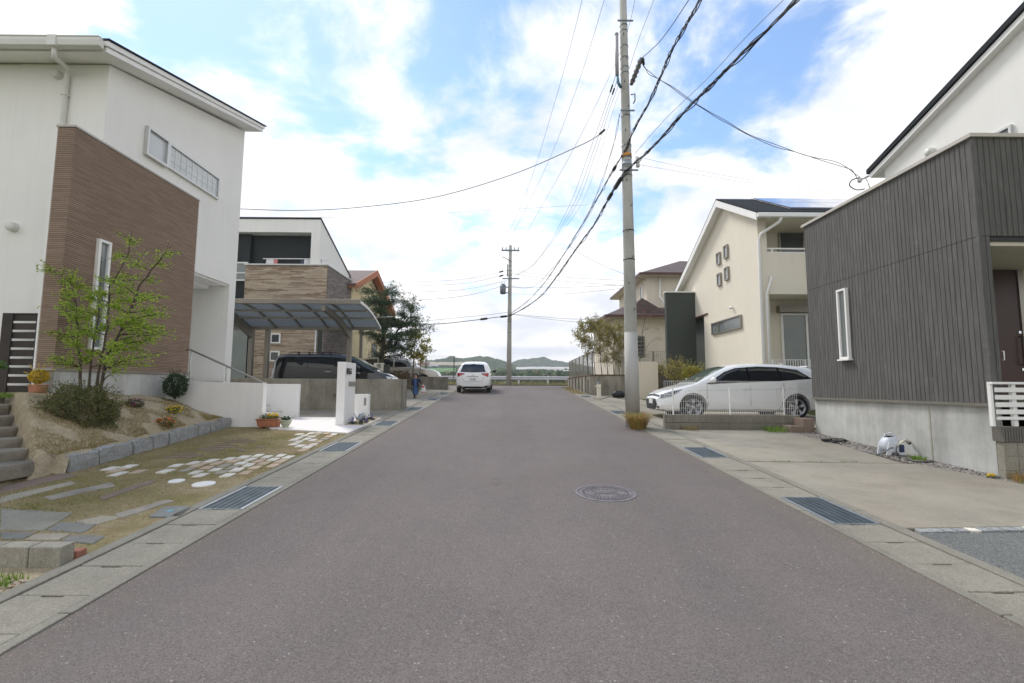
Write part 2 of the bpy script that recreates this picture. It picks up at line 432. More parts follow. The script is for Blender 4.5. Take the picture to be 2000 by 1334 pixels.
# ================================================================ GROUND, ROAD, PATHS
rnd = random.Random(7)
def lift(mb, off=0.0):
    mb.v = [(v[0], v[1], v[2]+zr(v[1])+off) for v in mb.v]; return mb
def strip(x0, x1, y0, y1, dz=0.0, step=.5, depth=.12):
    """solid strip lying along the road, following its fall"""
    mb = MB(); n = max(1, int((y1-y0)/step))
    for i in range(n):
        a, b = y0+(y1-y0)*i/n, y0+(y1-y0)*(i+1)/n
        mb.box(x0, x1, a, b, dz-depth, dz)
    return lift(mb)
def sheet(x0, x1, y0, y1, dz, nx=1, ny=None):
    mb = MB(); ny = ny or max(1, int((y1-y0)/.5))
    mb.grid(lambda u, v: Vector((x0+(x1-x0)*u, y0+(y1-y0)*v, dz)), nx, ny, smooth=False)
    return lift(mb)

# one terrain sheet out to the horizon: follows the street, then drops into the valley
def ground_z(x, y):
    if y < 34: return zr(y)-.035
    a = zr(34)-.035
    t = min(1, (y-34)/110); s = t*t*(3-2*t)
    return a*(1-s) - 14*s + noise.noise(Vector((x*.02, y*.02, 0)))*1.0*s
def soil_mat(name, c1, c2, c3, sc_=1.0):
    m = NT(name)
    a = m.noise(1.2*sc_, 6, .65); b = m.noise(9*sc_, 5, .7); c = m.noise(40*sc_, 3, .6)
    k = m.mix(m.ramp(a, [(.38, 0), (.62, 1)]), c1, c2)
    k = m.mix(m.math('MULTIPLY', m.ramp(b, [(.45, 0), (.68, 1)]), .75), k, c3)
    k = m.mix(m.math('MULTIPLY', m.ramp(c, [(.4, 1), (.6, 0)]), .35), k, sc(c1, .5))
    m.col(k); m.rough(.95); m.b.inputs['Specular IOR Level'].default_value = .1
    m.bump(m.math('ADD', b, c), .03, .9); return m.m
M['soil'] = soil_mat('sandy_soil', (.56, .465, .32), (.46, .38, .25), (.33, .28, .17))
M['lawn'] = soil_mat('thin_dry_lawn', (.42, .34, .205), (.235, .215, .085), (.28, .19, .105))
M['field'] = soil_mat('rough_field', (.10, .13, .05), (.14, .16, .06), (.20, .17, .09), .08)
mb = MB()
ys = [-40, -20, -10, -5] + [i for i in range(0, 26, 5)] + [26, 27, 28, 29, 30, 31, 32, 34, 38, 44, 52, 62, 75, 90, 110, 150, 220, 350, 600, 1000, 1800, 3200]
xs = [-3000, -1200, -500, -200, -90, -45, -22, -10, -4, 0, 4, 10, 22, 45, 90, 200, 500, 1200, 3000]
vs = [Vector((x, y, ground_z(x, y))) for y in ys for x in xs]
nx_ = len(xs)
mb.add(vs, [(j*nx_+i, j*nx_+i+1, (j+1)*nx_+i+1, (j+1)*nx_+i) for j in range(len(ys)-1) for i in range(nx_-1)], True)
struct('ground', mb, M['field'])

# road: the street and the crossing road at its head
mb = sheet(-2.56, 2.94, -6, 26.2, 0.0, 6, 80)
cr_ = MB()
yy = [26.2, 26.6, 27, 27.5, 28, 28.5, 29, 29.5, 30, 30.5, 31, 31.5, 32, 32.6]
for j in range(len(yy)-1):
    for i in range(40):
        def wid(y): return 0 if y < 26.6 else min(1, (y-26.6)/.9)
        fx = lambda u, y: (-2.56-(40*wid(y))) + u*(5.50+80*wid(y))
        a, b = yy[j], yy[j+1]
        cr_.add([(fx(i/40, a), a, zr(a)), (fx((i+1)/40, a), a, zr(a)), (fx((i+1)/40, b), b, zr(b)), (fx(i/40, b), b, zr(b))], [(0, 1, 2, 3)], True)
b0 = len(mb.v); mb.v += cr_.v; mb.f += [tuple(b0+i for i in f) for f in cr_.f]; mb.sm += cr_.sm
struct('road', mb, M['asphalt'])

# side kerb strips and drain covers; each cover slab has a lifting notch
def gutter(sgn, xe, grates, phase, y1):
    """xe: edge of the asphalt; covers lie outside it"""
    mb = MB(); kb = MB()
    X = lambda d: xe + sgn*d
    y = -1.0
    while y < y1:
        e = min(y+2.0, y1)
        kb.box(min(X(.002), X(.075)), max(X(.002), X(.075)), y+.004, e-.004, -.15, .012)
        kb.box(min(X(.54), X(.645)), max(X(.54), X(.645)), y+.004, e-.004, -.15, .016)
        y = e
    y = phase
    while y > -1: y -= .44
    while y < y1:
        a, b = y, y+.44
        if not any(a < g1-.02 and b > g0+.02 for g0, g1 in grates):
            x0, x1 = sorted((X(.083), X(.533)))
            cx = (x0+x1)/2 + rnd.uniform(-.01, .01)
            pts = [(x0, a+.004), (x1, a+.004), (x1, b-.005), (cx+.075, b-.005), (cx+.068, b-.024), (cx-.068, b-.024), (cx-.075, b-.005), (x0, b-.005)]
            mb.prism(pts, 'z', -.10, .006+rnd.uniform(-.003, .003))
        y += .44
    return lift(mb), lift(kb)
GL = [(4.99, 5.87), (8.07, 8.95), (11.15, 12.03), (14.67, 15.55), (18.2, 19.08), (21.3, 22.18)]
GR = [(4.62, 5.50), (7.70, 8.58), (13.86, 14.74), (20.02, 20.90)]
ml, kl = gutter(-1, -2.56, GL, 4.99, 26.6)
mr, kr = gutter(1, 2.94, GR, 5.50, 26.6)
struct('gutter', ml, M['conc_gutter'], .004); struct('kerb', kl, M['conc_curb'], .004)
struct('gutter', mr, M['conc_gutter'], .004); struct('kerb', kr, M['conc_curb'], .004)
# dark channel under the covers
for s_, xe in ((-1, -2.56), (1, 2.94)):
    a, b = sorted((xe+s_*.076, xe+s_*.539)); struct('drain_channel', sheet(a, b, -1, 26.6, -.03, 1), M['black_metal'])

# drain gratings, each its own thing
LBG = ['drain grating at the left kerb beside the round white paving stones, nearest on that side',
 'drain grating at the left kerb beside the cobbled strip before the white tiled threshold',
 'drain grating at the left kerb beside the purple flowers of the white gate pillar',
 'drain grating at the left kerb by the end of the stained concrete wall',
 'drain grating at the left kerb next to the small child in blue',
 'drain grating at the left kerb just behind the white hatchback']
LBR = ['large drain grating in the right kerb at the near concrete pad, nearest on the right',
 'drain grating in the right kerb below the block wall with the white mesh fence',
 'drain grating in the right kerb just past the thick utility pole',
 'small far drain grating in the right kerb at the stained garden wall corner']
def grate(x0, x1, y0, y1, lab):
    zc_ = zr(y0); t = thing('drain_grate', lab, 'drain grate', ((x0+x1)/2, y0, zr(y0)), 'steel drain gratings in the kerbs')
    f = MB()
    for a, b in ((x0, x0+.03), (x1-.03, x1)): f.box(a, b, y0+.004, y1-.004, -.03, .012)
    f.box(x0+.03, x1-.03, y0+.004, y0+.012, -.03, .010); f.box(x0+.03, x1-.03, y1-.012, y1-.004, -.03, .010)
    part('frame', lift(f), M['galv'], t)
    s = MB(); n = 6
    for i in range(1, n):
        x = x0+.03+(x1-x0-.06)*i/n; s.box(x-.005, x+.005, y0+.012, y1-.012, -.025, .009)
    k = 34
    for i in range(1, k):
        y = y0+.012+(y1-y0-.024)*i/k; s.box(x0+.03, x1-.03, y-.0032, y+.0032, -.025, .007)
    part('bars', lift(s), M['galv_dark'], t)
for (a, b), l in zip(GL, LBG): grate(-3.092, -2.644, a, b, l)
for (a, b), l in zip(GR, LBR): grate(3.024, 3.472, a, b, l)

# manhole cover with cast pattern
t = thing('manhole_cover', 'round cast iron manhole cover set in the middle of the asphalt road', 'manhole cover', (1.115, 5.66, zr(5.66)))
c = Vector((1.115, 5.66)); RM = .345
def disc(r0, r1, z0, z1, n=48, mb=None):
    mb = mb or MB()
    mb.lathe([(r0, z0), (r0, z1), (r1, z1), (r1, z0)], (c.x, c.y, 0), n, smooth=False); return mb
mb = disc(.315, RM, -.03, .006); part('rim', lift(mb), surf('rim_iron', (.20, .19, .195), .6, .3, 14, .002, 60, metal=.2), t)
mi = surf('cast_iron', (.22, .20, .205), .55, .3, 14, .002, 60, metal=.35)
M['iron'] = mi
mb = MB(); n = 48
mb.add([(c.x+.308*math.cos(2*math.pi*i/n), c.y+.308*math.sin(2*math.pi*i/n), .002) for i in range(n)], [tuple(range(n))])
pl = part('plate', lift(mb), surf('cast_iron_plate', (.19, .165, .165), .7, .3, 14, .002, 60, metal=.2), t)
mb = MB()
disc(.27, .285, 0, .009, 48, mb); disc(.235, .24, 0, .009, 48, mb)
for ring, k, r in ((0, 40, .253), (1, 30, .205), (2, 24, .172), (3, 18, .14)):
    for i in range(k):
        a = 2*math.pi*(i+.5*(ring % 2))/k
        if ring and abs(math.sin(a))*r < .05: continue
        x, y = c.x+r*math.cos(a), c.y+r*math.sin(a)
        mb.box(x-.011, x+.011, y-.008, y+.008, 0, .008)
mb.box(c.x-.14, c.x+.14, c.y-.045, c.y-.035, 0, .009); mb.box(c.x-.14, c.x+.14, c.y+.035, c.y+.045, 0, .009)
for i in range(4):
    x = c.x-.09+i*.06; mb.box(x-.02, x+.02, c.y-.022, c.y-.013, 0, .009); mb.box(x-.02, x+.02, c.y+.010, c.y+.02, 0, .009); mb.box(x-.005, x+.005, c.y-.013, c.y+.010, 0, .009)
part('cast_pattern', lift(mb), mi, t)

# grit and fallen bits that collect along both edges of the asphalt
def grit(u, v):
    y = .6+24*v**1.6
    return (-2.55+abs(.10*math.tan(u*1.35-.2)), y) if (u*1000) % 2 < 1 else (2.93-abs(.10*math.tan(u*1.35-.2)), y)
# ---- right side: concrete pads, gravel, stone strips
def polyg(pts, dz, mat, name, kind=True, thick=.0):
    mb = MB(); n = len(pts)
    if thick: mb.prism(pts, 'z', dz-thick, dz)
    else: mb.add([(p[0], p[1], dz) for p in pts], [tuple(range(n))])
    lift(mb); return struct(name, mb, mat) if kind else mb
g = lambda px, py: (gp(px, py).x, gp(px, py).y)
struct('driveway', lift(MB().prism([(3.59, 7.42), (5.88, 7.32), (6.05, 9.2), (6.0, 10.75), (3.59, 10.75)], 'z', -.1, .010)), M['conc_pad'], .006)
struct('driveway', lift(MB().prism([(3.59, 4.50), (6.9, 4.66), (6.32, 6.3), (6.05, 7.27), (3.59, 7.365)], 'z', -.1, .012)), M['conc_pad'], .006)
struct('driveway', lift(MB().prism([(3.59, 3.42), (9, 3.42), (9, 4.56), (3.59, 4.38)], 'z', -.1, .006)), M['agg'])
struct('driveway', lift(MB().prism([(3.59, -1), (9, -1), (9, 3.28), (3.59, 3.28)], 'z', -.1, .006)), M['agg'])
struct('lot_ground', sheet(5.6, 9, 4.6, 11, -.012, 2), soil_mat('grit', (.22, .2, .16), (.18, .16, .12), (.12, .12, .08)))
# far right lots: pads with joints
for i, (x0, x1, y0, y1, dz, mt) in enumerate([(3.59, 5.6, 11.15, 14.6, .008, 'conc_pad'), (5.61, 8.6, 11.15, 14.6, .008, 'conc_pad'), (3.59, 5.2, 14.62, 18.2, .010, 'conc_pad'), (5.21, 7.8, 14.62, 18.2, .006, 'slab'),
        (3.59, 5.2, 18.22, 21.3, .010, 'conc_pad')]):
    struct('driveway', strip(x0, x1, y0, y1, dz, 1.2), M[mt], .006)
# left lots
for (x0, x1, y0, y1, dz, mt) in [(-9, -3.22, 12.62, 14.62, .010, 'conc_pad'), (-4.6, -3.22, 15.5, 17.6, .012, 'conc_pad'), (-4.6, -3.22, 17.62, 19.3, .010, 'conc_pad'), (-4.6, -3.22, 19.32, 21.8, .012, 'slab_light'), (-4.6, -3.22, 21.82, 24.7, .010, 'conc_pad'),
        (-11, -4.61, 15.5, 24.7, .008, 'conc_pad')]:
    struct('driveway', strip(x0, x1, y0, y1, dz, 1.2), M[mt], .006)

def stonebox(mb, cx, cy, lx, ly, h, rot=0, j=.12, z0=None):
    """irregular flat stone"""
    n = 8; pts = []
    for sx, sy in ((-1, -1), (-.4, -1), (.45, -1), (1, -.9), (1, .9), (.4, 1), (-.5, 1), (-1, .95)):
        pts.append((cx+(sx*lx/2*(1+rnd.uniform(-j, j)))*math.cos(rot)-(sy*ly/2*(1+rnd.uniform(-j, j)))*math.sin(rot),
                    cy+(sx*lx/2*(1+rnd.uniform(-j, j)))*math.sin(rot)+(sy*ly/2*(1+rnd.uniform(-j, j)))*math.cos(rot)))
    mb.prism(pts, 'z', -.06, h)
# strips of split granite setts edging the right pads
for row, (ya, yb) in enumerate(((4.44, 4.60), (3.35, 3.35))):
    x = 3.66; i = 0
    while x < (6.4 if row == 0 else 5.4):
        w = .115; mb = MB(); stonebox(mb, x+w/2, ya+(yb-ya)*(x-3.66)/2.8, w-.014, .085, .014, rnd.uniform(-.1, .1), .1)
        x += w; i += 1
        solo('granite_sett', lift(mb), M['granite'] if (i*7) % 5 else M['white_stone'],
             'pale granite sett in the row between the concrete pad and the grey aggregate' if row == 0 else 'pale granite sett in the row at the near edge of the grey aggregate',
             'paving stone', 'setts edging the near right pad' if row == 0 else 'setts closing the grey aggregate pad')

# gravel: heap of single pebbles merged as ground cover
def gravel(name, area, n, zf, label, mats, rmin=.012, rmax=.03, seed=1):
    r_ = random.Random(seed); mb = MB()
    for i in range(n):
        u, v = r_.random(), r_.random()
        x, y = area(u, v); r = r_.uniform(rmin, rmax); z = zf(x, y)
        a = r_.uniform(0, 6.28); e = r_.uniform(.55, 1.0)
        vs = []
        for (dx, dy, dz) in ((1, 0, 0), (0, 1, 0), (-1, 0, 0), (0, -1, 0), (0, 0, 1), (0, 0, -1)):
            k = r_.uniform(.7, 1.2)
            xx, yy = dx*r*k, dy*r*e*k
            vs.append((x+xx*math.cos(a)-yy*math.sin(a), y+xx*math.sin(a)+yy*math.cos(a), z+dz*r*.55*k+r*.2))
        mb.add(vs, [(0, 1, 4), (1, 2, 4), (2, 3, 4), (3, 0, 4), (1, 0, 5), (2, 1, 5), (3, 2, 5), (0, 3, 5)], False)
    o = mk(name, mb, mats); o['kind'] = 'stuff'; o['label'] = label; o['category'] = 'gravel'
    return o
def pebmat(name, cols):
    m = NT(name); oi = m.n('ShaderNodeNewGeometry').outputs['Random Per Island']
    m.col(m.ramp(oi, [(i/(len(cols)-1), c) for i, c in enumerate(cols)])); m.rough(.85); return m.m
M['peb_grey'] = pebmat('grey_pebbles', [(.16, .15, .13), (.30, .28, .25), (.22, .19, .16), (.40, .37, .33), (.12, .11, .10)])
M['peb_warm'] = pebmat('warm_pebbles', [(.35, .22, .12), (.48, .40, .28), (.42, .24, .15), (.56, .50, .40), (.30, .26, .18)])
def padedge(y): # right edge of the pads
    return 6.9-(y-4.66)*.366 if y < 6.3 else (6.32-(y-6.3)*.28 if y < 7.3 else max(5.9, 6.03-(y-7.3)*.05))
gravel('gravel', lambda u, v: ((lambda y: (padedge(y)+(6.62-padedge(y))*u, y))(4.9+v*5.7)), 5200, lambda x, y: zr(y)-.004,
       'strip of small grey gravel between the concrete pads and the house plinth', M['peb_grey'], .010, .026, 3)
gravel('grit', grit, 2600, lambda x, y: zr(y)-.001, 'loose grit along both edges of the asphalt', M['peb_warm'], .002, .006, 9)
gravel('gravel', lambda u, v: (-3.25-u*1.6, 2.2+v*1.25), 3800, lambda x, y: zr(y)-.004,
       'bed of warm coloured pebbles in front of the low concrete block border', M['peb_warm'], .008, .020, 4)

# ---------------------------------------------------------------- left lawn and what is set in it
struct('lawn_ground', sheet(-9, -3.21, 3.70, 12.6, .002, 4), M['lawn'])
struct('soil_strip', sheet(-9, -3.21, -1, 3.698, -.012, 3), M['soil'])

def blades(name, pts, mat, label, h=(.02, .05), w=.004, lean=.5, seed=1, cat='grass', n=1, kind='stuff', group=None, mb=None, build=True):
    r_ = random.Random(seed); mb = mb or MB()
    for (x, y, z) in pts:
        for _ in range(n):
            a = r_.uniform(0, 6.28); hh = r_.uniform(*h); l = r_.uniform(0, lean)*hh
            dx, dy = math.cos(a), math.sin(a); b = r_.uniform(0, 6.28)
            ex, ey = math.cos(b)*l, math.sin(b)*l
            mb.add([(x-dx*w, y-dy*w, z), (x+dx*w, y+dy*w, z), (x+dx*w*.7+ex*.5, y+dy*w*.7+ey*.5, z+hh*.6), (x-dx*w*.7+ex*.5, y-dy*w*.7+ey*.5, z+hh*.6), (x+ex, y+ey, z+hh)],
                   [(0, 1, 2, 3), (3, 2, 4)])
    if not build: return mb
    o = mk(name, mb, mat); o['label'] = label; o['category'] = cat
    if kind: o['kind'] = kind
    if group: o['group'] = group
    return o
BLOCK = []     # keep-out rectangles for the lawn blades (x0,x1,y0,y1)
def keepout(x, y):
    return any(a < x < b and c_ < y < d for a, b, c_, d in BLOCK)
# cobblestones laid on end across the drive, seen where the grass leaves them bare
def cobfield(poly, seed, keep, whiteprob, lab, grp, px_=.168, py_=.285):
    r_ = random.Random(seed); q = [(gp(*p).x, gp(*p).y) for p in poly]
    x0, x1 = min(a[0] for a in q), max(a[0] for a in q); y0, y1 = min(a[1] for a in q), max(a[1] for a in q)
    i = 0; x = x0
    while x < x1:
        y = y0+(.14 if i % 2 else 0)
        while y < y1:
            cx_, cy_ = x+.02*r_.uniform(-1, 1)+(y-y0)*-.06, y+.02*r_.uniform(-1, 1)
            if inpoly(cx_, cy_, q) and cx_ < -3.30 and r_.random() < keep:
                mb = MB(); mt = M['white_stone'] if r_.random() < whiteprob else (M['tan_stone'] if r_.random() < .6 else M['slab_light'])
                stonebox(mb, cx_, cy_, px_*.80*r_.uniform(.85, 1.06), py_*.80*r_.uniform(.8, 1.05), .012+r_.uniform(0, .008), r_.uniform(-.08, .08)+.06, .06)
                BLOCK.append((cx_-px_*.4, cx_+px_*.4, cy_-py_*.4, cy_+py_*.4))
                solo('cobblestone', lift(mb), mt, lab, 'cobblestone', grp)
            y += py_
        x += px_; i += 1
def inpoly(x, y, q):
    c_ = False; j = len(q)-1
    for i in range(len(q)):
        if (q[i][1] > y) != (q[j][1] > y) and x < (q[j][0]-q[i][0])*(y-q[i][1])/(q[j][1]-q[i][1])+q[i][0]: c_ = not c_
        j = i
    return c_
cobfield([(330, 925), (345, 905), (430, 896), (500, 890), (580, 888), (570, 905), (520, 930), (455, 946), (432, 935), (385, 932)], 5, .86, .68, 'squarish pale cobblestone in the main patch set into the dry lawn', 'cobblestones of the main patch in the lawn')
cobfield([(566, 868), (580, 849), (620, 844), (662, 850), (668, 862), (640, 880), (600, 884)], 8, .9, .75, 'pale cobblestone in the far patch close to the white tiled threshold', 'cobblestones of the far patch by the threshold')
cobfield([(165, 925), (240, 912), (335, 908), (330, 925), (240, 932)], 9, .5, .4, 'half sunken pale cobblestone in the sparse row near the grey kerb stones', 'cobblestones of the sparse row by the kerb stones')
# brown brick paving strips half lost in the grass
def brickrun(px0, py0, px1, py1, rows, lab, grp, seed, pitch=.16):
    r_ = random.Random(seed); p0, p1 = gp(px0, py0), gp(px1, py1); d = Vector((p1.x-p0.x, p1.y-p0.y)); L = d.length; d.normalize(); nrm = Vector((d.y, -d.x))
    s = 0
    while s < L:
        for r in range(rows):
            if r_.random() < .2: continue
            p = Vector((p0.x, p0.y))+d*s+nrm*r*.25
            mb = MB(); stonebox(mb, p.x, p.y, .075, .23, .010, math.atan2(d.y, d.x), .04)
            BLOCK.append((p.x-.08, p.x+.08, p.y-.08, p.y+.08))
            solo('paving_brick', lift(mb), M['brown_stone'], lab, 'brick', grp)
        s += .17
brickrun(335, 893, 480, 857, 2, 'brown paving brick half sunk in the lawn before the terracotta trough', 'brown bricks running through the lawn', 3)
brickrun(470, 880, 560, 866, 1, 'brown paving brick in the short row beside the far cobbles', 'brown bricks beside the far cobbles', 4)
# round white paving stones
for px, py, r, lab in ((398, 947, .125, 'larger round white paving stone set flush in the dry lawn'), (345, 941, .09, 'smaller round white paving stone set flush in the dry lawn')):
    p = gp(px, py); mb = MB(); n = 24
    mb.prism([(p.x+r*math.cos(2*math.pi*i/n)*(1+.02*math.sin(i*3)), p.y+r*math.sin(2*math.pi*i/n)) for i in range(n)], 'z', -.04, .018)
    BLOCK.append((p.x-r, p.x+r, p.y-r, p.y+r))
    solo('paving_stone', lift(mb), surf('white_limestone', (.74, .73, .68), .8, .08, 9, .002, 60), lab, 'paving stone', bevel=.006)
# sleepers and long flat stones lying in the lawn
def longstone(pts, mat, lab, h=.016, name='stone_slab', cat='stone slab'):
    q = [g(*p) for p in pts]; o = []
    for i in range(len(q)):
        a, b = q[i], q[(i+1) % len(q)]; n_ = max(2, int(math.dist(a, b)/.09))
        for k in range(n_):
            f = k/n_; x, y = a[0]+(b[0]-a[0])*f, a[1]+(b[1]-a[1])*f
            o.append((x+.016*noise.noise(Vector((x*14, y*14, 1))), y+.022*noise.noise(Vector((x*14, y*14, 6)))))
    mb = MB(); mb.prism(o, 'z', -.05, h*.6)
    xs_ = [a[0] for a in q]; ys_ = [a[1] for a in q]
    # keep grass off the slab by sampling its outline
    cx_, cy_ = sum(a[0] for a in q)/len(q), sum(a[1] for a in q)/len(q)
    SL.append([(cx_+(a[0]-cx_)*.93, cy_+(a[1]-cy_)*.86) for a in q])
    return solo(name, lift(mb), mat, lab, cat, bevel=.006)
SL = []
M['sleeper'] = surf('grey_weathered_timber', (.30, .27, .22), .9, .3, 3, .01, 25)
longstone([(85, 972), (215, 944), (228, 950), (98, 978)], M['sleeper'], 'grey weathered timber sleeper lying flat in the lawn, middle of three', .02, 'timber_sleeper', 'sleeper')
longstone([(190, 974), (290, 940), (303, 942), (203, 978)], M['brown_stone'], 'narrow broken timber sleeper in the lawn nearest the cobblestones', .02, 'timber_sleeper', 'sleeper')
longstone([(0, 972), (140, 941), (152, 944), (0, 984)], M['slab_light'], 'thin pale stone strip crossing the lawn below the timber steps', .014)
longstone([(0, 952), (130, 924), (150, 930), (0, 965)], M['brown_stone'], 'brown flat stone edging along the foot of the timber steps', .018)
longstone([(225, 1006), (325, 977), (340, 980), (238, 1013)], M['sleeper'], 'short split timber sleeper beside the grey water meter lid', .02, 'timber_sleeper', 'sleeper')
longstone([(145, 1020), (200, 1008), (240, 1010), (180, 1028)], M['slab_light'], 'small pale slab at the end of the split timber sleeper', .012)
longstone([(0, 995), (143, 1003), (115, 1019), (85, 1038), (0, 1037)], M['slab'], 'large weathered concrete slab at the near edge of the lawn', .018)
longstone([(90, 1037), (118, 1021), (190, 1025), (160, 1043)], M['slab_blue'], 'dark grey patterned slab beside the large weathered slab', .016)
longstone([(0, 1040), (72, 1041), (45, 1054), (0, 1056)], M['slab_blue'], 'dark broken slab behind the concrete block border', .014)
longstone([(74, 1043), (138, 1045), (112, 1058), (48, 1056)], M['slab_light'], 'pale sand coloured slab behind the concrete block border', .02)
longstone([(142, 1047), (208, 1048), (180, 1064), (118, 1058)], M['slab_blue'], 'bluish grey slab at the right end of the block border', .02)
# water meter lid
t = thing('meter_lid', 'bluish grey rounded water meter lid lying in the lawn beside the kerb', 'meter lid', (gp(335, 1002).x, gp(335, 1002).y, gp(335, 1002).z))
q = [g(*p) for p in ((290, 1012), (318, 993), (328, 991), (362, 991), (377, 993), (352, 1012))]
part('lid', lift(MB().prism(q, 'z', -.03, .016)), surf('lid_plastic', (.17, .18, .17), .6, .2, 12, .002, 80), t, .006); SL.append(q)
q = [g(*p) for p in ((322, 1003), (332, 999), (342, 999), (333, 1004))]
part('flap', lift(MB().prism(q, 'z', .0, .021)), surf('lid_blue', (.16, .32, .36), .6, .2, 12, .0, 80), t, .003)

r_ = random.Random(11); pts = []; gpts = []
while len(pts) < 26000:
    v = r_.random(); y = 3.84+6.8*v**1.25; x = -3.24-r_.random()*(2.75+.1*(y-3)) - (1.6*r_.random() if y < 6.2 else 0)
    if keepout(x, y): continue
    if any(inpoly(x, y, q) for q in SL): continue
    nn = noise.noise(Vector((x*2.1, y*2.1, 4)))
    if nn < -.38 and r_.random() < .6: continue
    (gpts if nn > .22 and r_.random() < .5 else pts).append((x, y, zr(y)))
blades('lawn', pts, M['grass_lawn'], 'thin dry brown lawn with stones set into it', (.008, .024), .003, 1.5, 12)
blades('lawn', gpts, M['grass_green'] if False else leafmat('greener_lawn', (.16, .19, .04), (.22, .25, .06), (.27, .24, .08), .3), 'patches of greener grass in the dry lawn', (.012, .030), .0035, 1.2, 13)

# low border of split-face concrete blocks, gravel bed in front, one red brick
for i in range(4):
    x1 = -3.24-i*.235
    mb = MB(); mb.box(x1-.228, x1, 3.665, 3.785, -.05, .135)
    solo('border_block', lift(mb), M['conc_block'], ['exposed aggregate concrete border block next to the kerb, rightmost in its row', 'exposed aggregate concrete border block second from the kerb', 'exposed aggregate concrete border block third from the kerb', 'exposed aggregate concrete border block cut by the left picture edge'][i], 'concrete block', 'blocks of the low border by the pebbles', bevel=.008, seg=2)
mb = MB().box(-3.30, -3.225, 3.80, 3.88, -.02, .055)
solo('brick', lift(mb), surf('red_brick', (.36, .16, .11), .9, .2, 12, .003, 60), 'single reddish brick standing between the block border and the kerb', 'brick', bevel=.006)
blades('weeds', [(-3.26-random.Random(i).random()*.22-.1*random.Random(i+9000).random(), 3.1+random.Random(i+500).random()*.42, zr(3.3)-.01) for i in range(420)], M['grass_green'], 'bright green grass tuft growing at the edge of the pebble bed', (.02, .07), .0035, .7, 14)
# ================================================================ BUILDINGS
def window(par, axis, pos, u0, u1, z0, z1, out, fmat, pmat, fw=.045, dep=.05, mull=(), rails=(), name='window', inner=.0, sill=False):
    """framed window on plane axis=pos, proud of the wall by dep towards out (+1/-1)"""
    f = MB(); p = MB()
    def B(mb, a, b, c_, d, e0, e1):
        lo, hi = sorted((pos+out*e0, pos+out*e1))
        if axis == 'x': mb.box(lo, hi, a, b, c_, d)
        else: mb.box(a, b, lo, hi, c_, d)
    B(f, u0, u1, z1-fw, z1, -.01, dep); B(f, u0, u1, z0, z0+fw, -.01, dep)
    B(f, u0, u0+fw, z0+fw, z1-fw, -.01, dep-.002); B(f, u1-fw, u1, z0+fw, z1-fw, -.01, dep-.002)
    for m_ in mull: B(f, m_-fw*.5, m_+fw*.5, z0+fw, z1-fw, -.01, dep-.004)
    for r__ in rails: B(f, u0+fw, u1-fw, r__-fw*.4, r__+fw*.4, -.01, dep-.006)
    if sill: B(f, u0-.03, u1+.03, z0-.03, z0-.001, -.01, dep+.03)
    B(p, u0+fw*.6, u1-fw*.6, z0+fw*.6, z1-fw*.6, -.008, max(.006, dep*.35))
    w = part(name, f, fmat, par); part('pane', p, pmat, w); return w
def vent(par, axis, pos, u, z, out, r=.085, mat=None):
    mb = MB(); n = 20
    e = (0, .03, .09, .115)
    prof = [(r*1.05, e[0]), (r*1.05, e[1]), (r, e[1]+.005), (r, e[2]), (r*.8, e[3]), (0.001, e[3]+.004)]
    rot = Matrix.Rotation(R(90), 4, 'Y') if axis == 'x' else Matrix.Rotation(R(90), 4, 'X')
    if axis == 'x':
        if out < 0: rot = Matrix.Rotation(R(-90), 4, 'Y')
        c_ = (pos, u, z)
    else:
        c_ = (u, pos, z)
    mb.lathe(prof, c_, n, rot)
    return part('vent_hood', mb, mat or M['offwhite_plastic'], par)

# ---------------- white house on the left with the brown ribbed wall
H1 = thing('house', 'tall white rendered house at the left with a brown ribbed tile wall and sloping roof', 'house', (-9, 10, 1.2))
X1 = -7.62
mb = MB()
out = [(8.75, .9), (8.75, 7.56), (13.38, 8.76), (13.38, 1.0), (13.08, 1.0), (13.08, 4.24), (11.575, 4.24), (11.575, .9)]
mb.prism(out, 'x', -9.3, X1)
mb.prism([(8.75, .9), (8.75, 7.55), (13.38, 8.75), (13.38, .9)], 'x', -15, -9.302)
part('wall', mb, M['stucco'], H1)
part('porch_floor', MB().box(-9.29, X1+.02, 11.58, 13.075, .9, 1.50), M['stucco_white'], H1)
part('porch_trim', MB().box(-9.29, X1-.02, 12.99, 13.07, 1.50, 1.60), M['frame_taupe'], H1)
# ribbed tile wing wall: every course is real relief
m = NT('ribbed_brown_tile'); sx, sy, sz = m.sep()
u = m.math('ADD', sx, sy); PT = .034
row = m.math('FLOOR', m.math('DIVIDE', sz, PT))
colx = m.math('FLOOR', m.math('ADD', m.math('DIVIDE', u, .30), m.math('MULTIPLY', row, .37)))
wnz = m.n('ShaderNodeTexWhiteNoise', noise_dimensions='2D'); m.l(m.comb(colx, row), wnz.inputs['Vector'])
base = m.ramp(wnz.outputs['Value'], [(0, (.285, .205, .145)), (.5, (.325, .235, .17)), (1, (.365, .27, .20))])
base = m.mix(m.math('MULTIPLY', m.ramp(m.noise(.6, 4), [(.4, 0), (.7, 1)]), .25), base, (.24, .17, .13))
fz = m.math('FRACT', m.math('DIVIDE', m.math('SUBTRACT', sz, 1.775), PT))
base = m.mix(m.math('MULTIPLY', m.math('GREATER_THAN', fz, .64), .55), base, (.085, .055, .042))  # shade of the grooves also put into the colour, over the relief
m.col(base); m.rough(.85); m.bump(m.noise(70, 3), .003, .6); M['tile'] = m.m
mb = MB(); z = 1.775
xa, xb, ya, yb, zt = -7.91, -7.60, 8.16, 11.57, 6.0
prof = []
while z < zt-.01:
    prof += [(0.0, z), (0.0, z+PT*.60), (.011, z+PT*.66), (.011, z+PT*.98)]
    z += PT
vs = []; fs = []
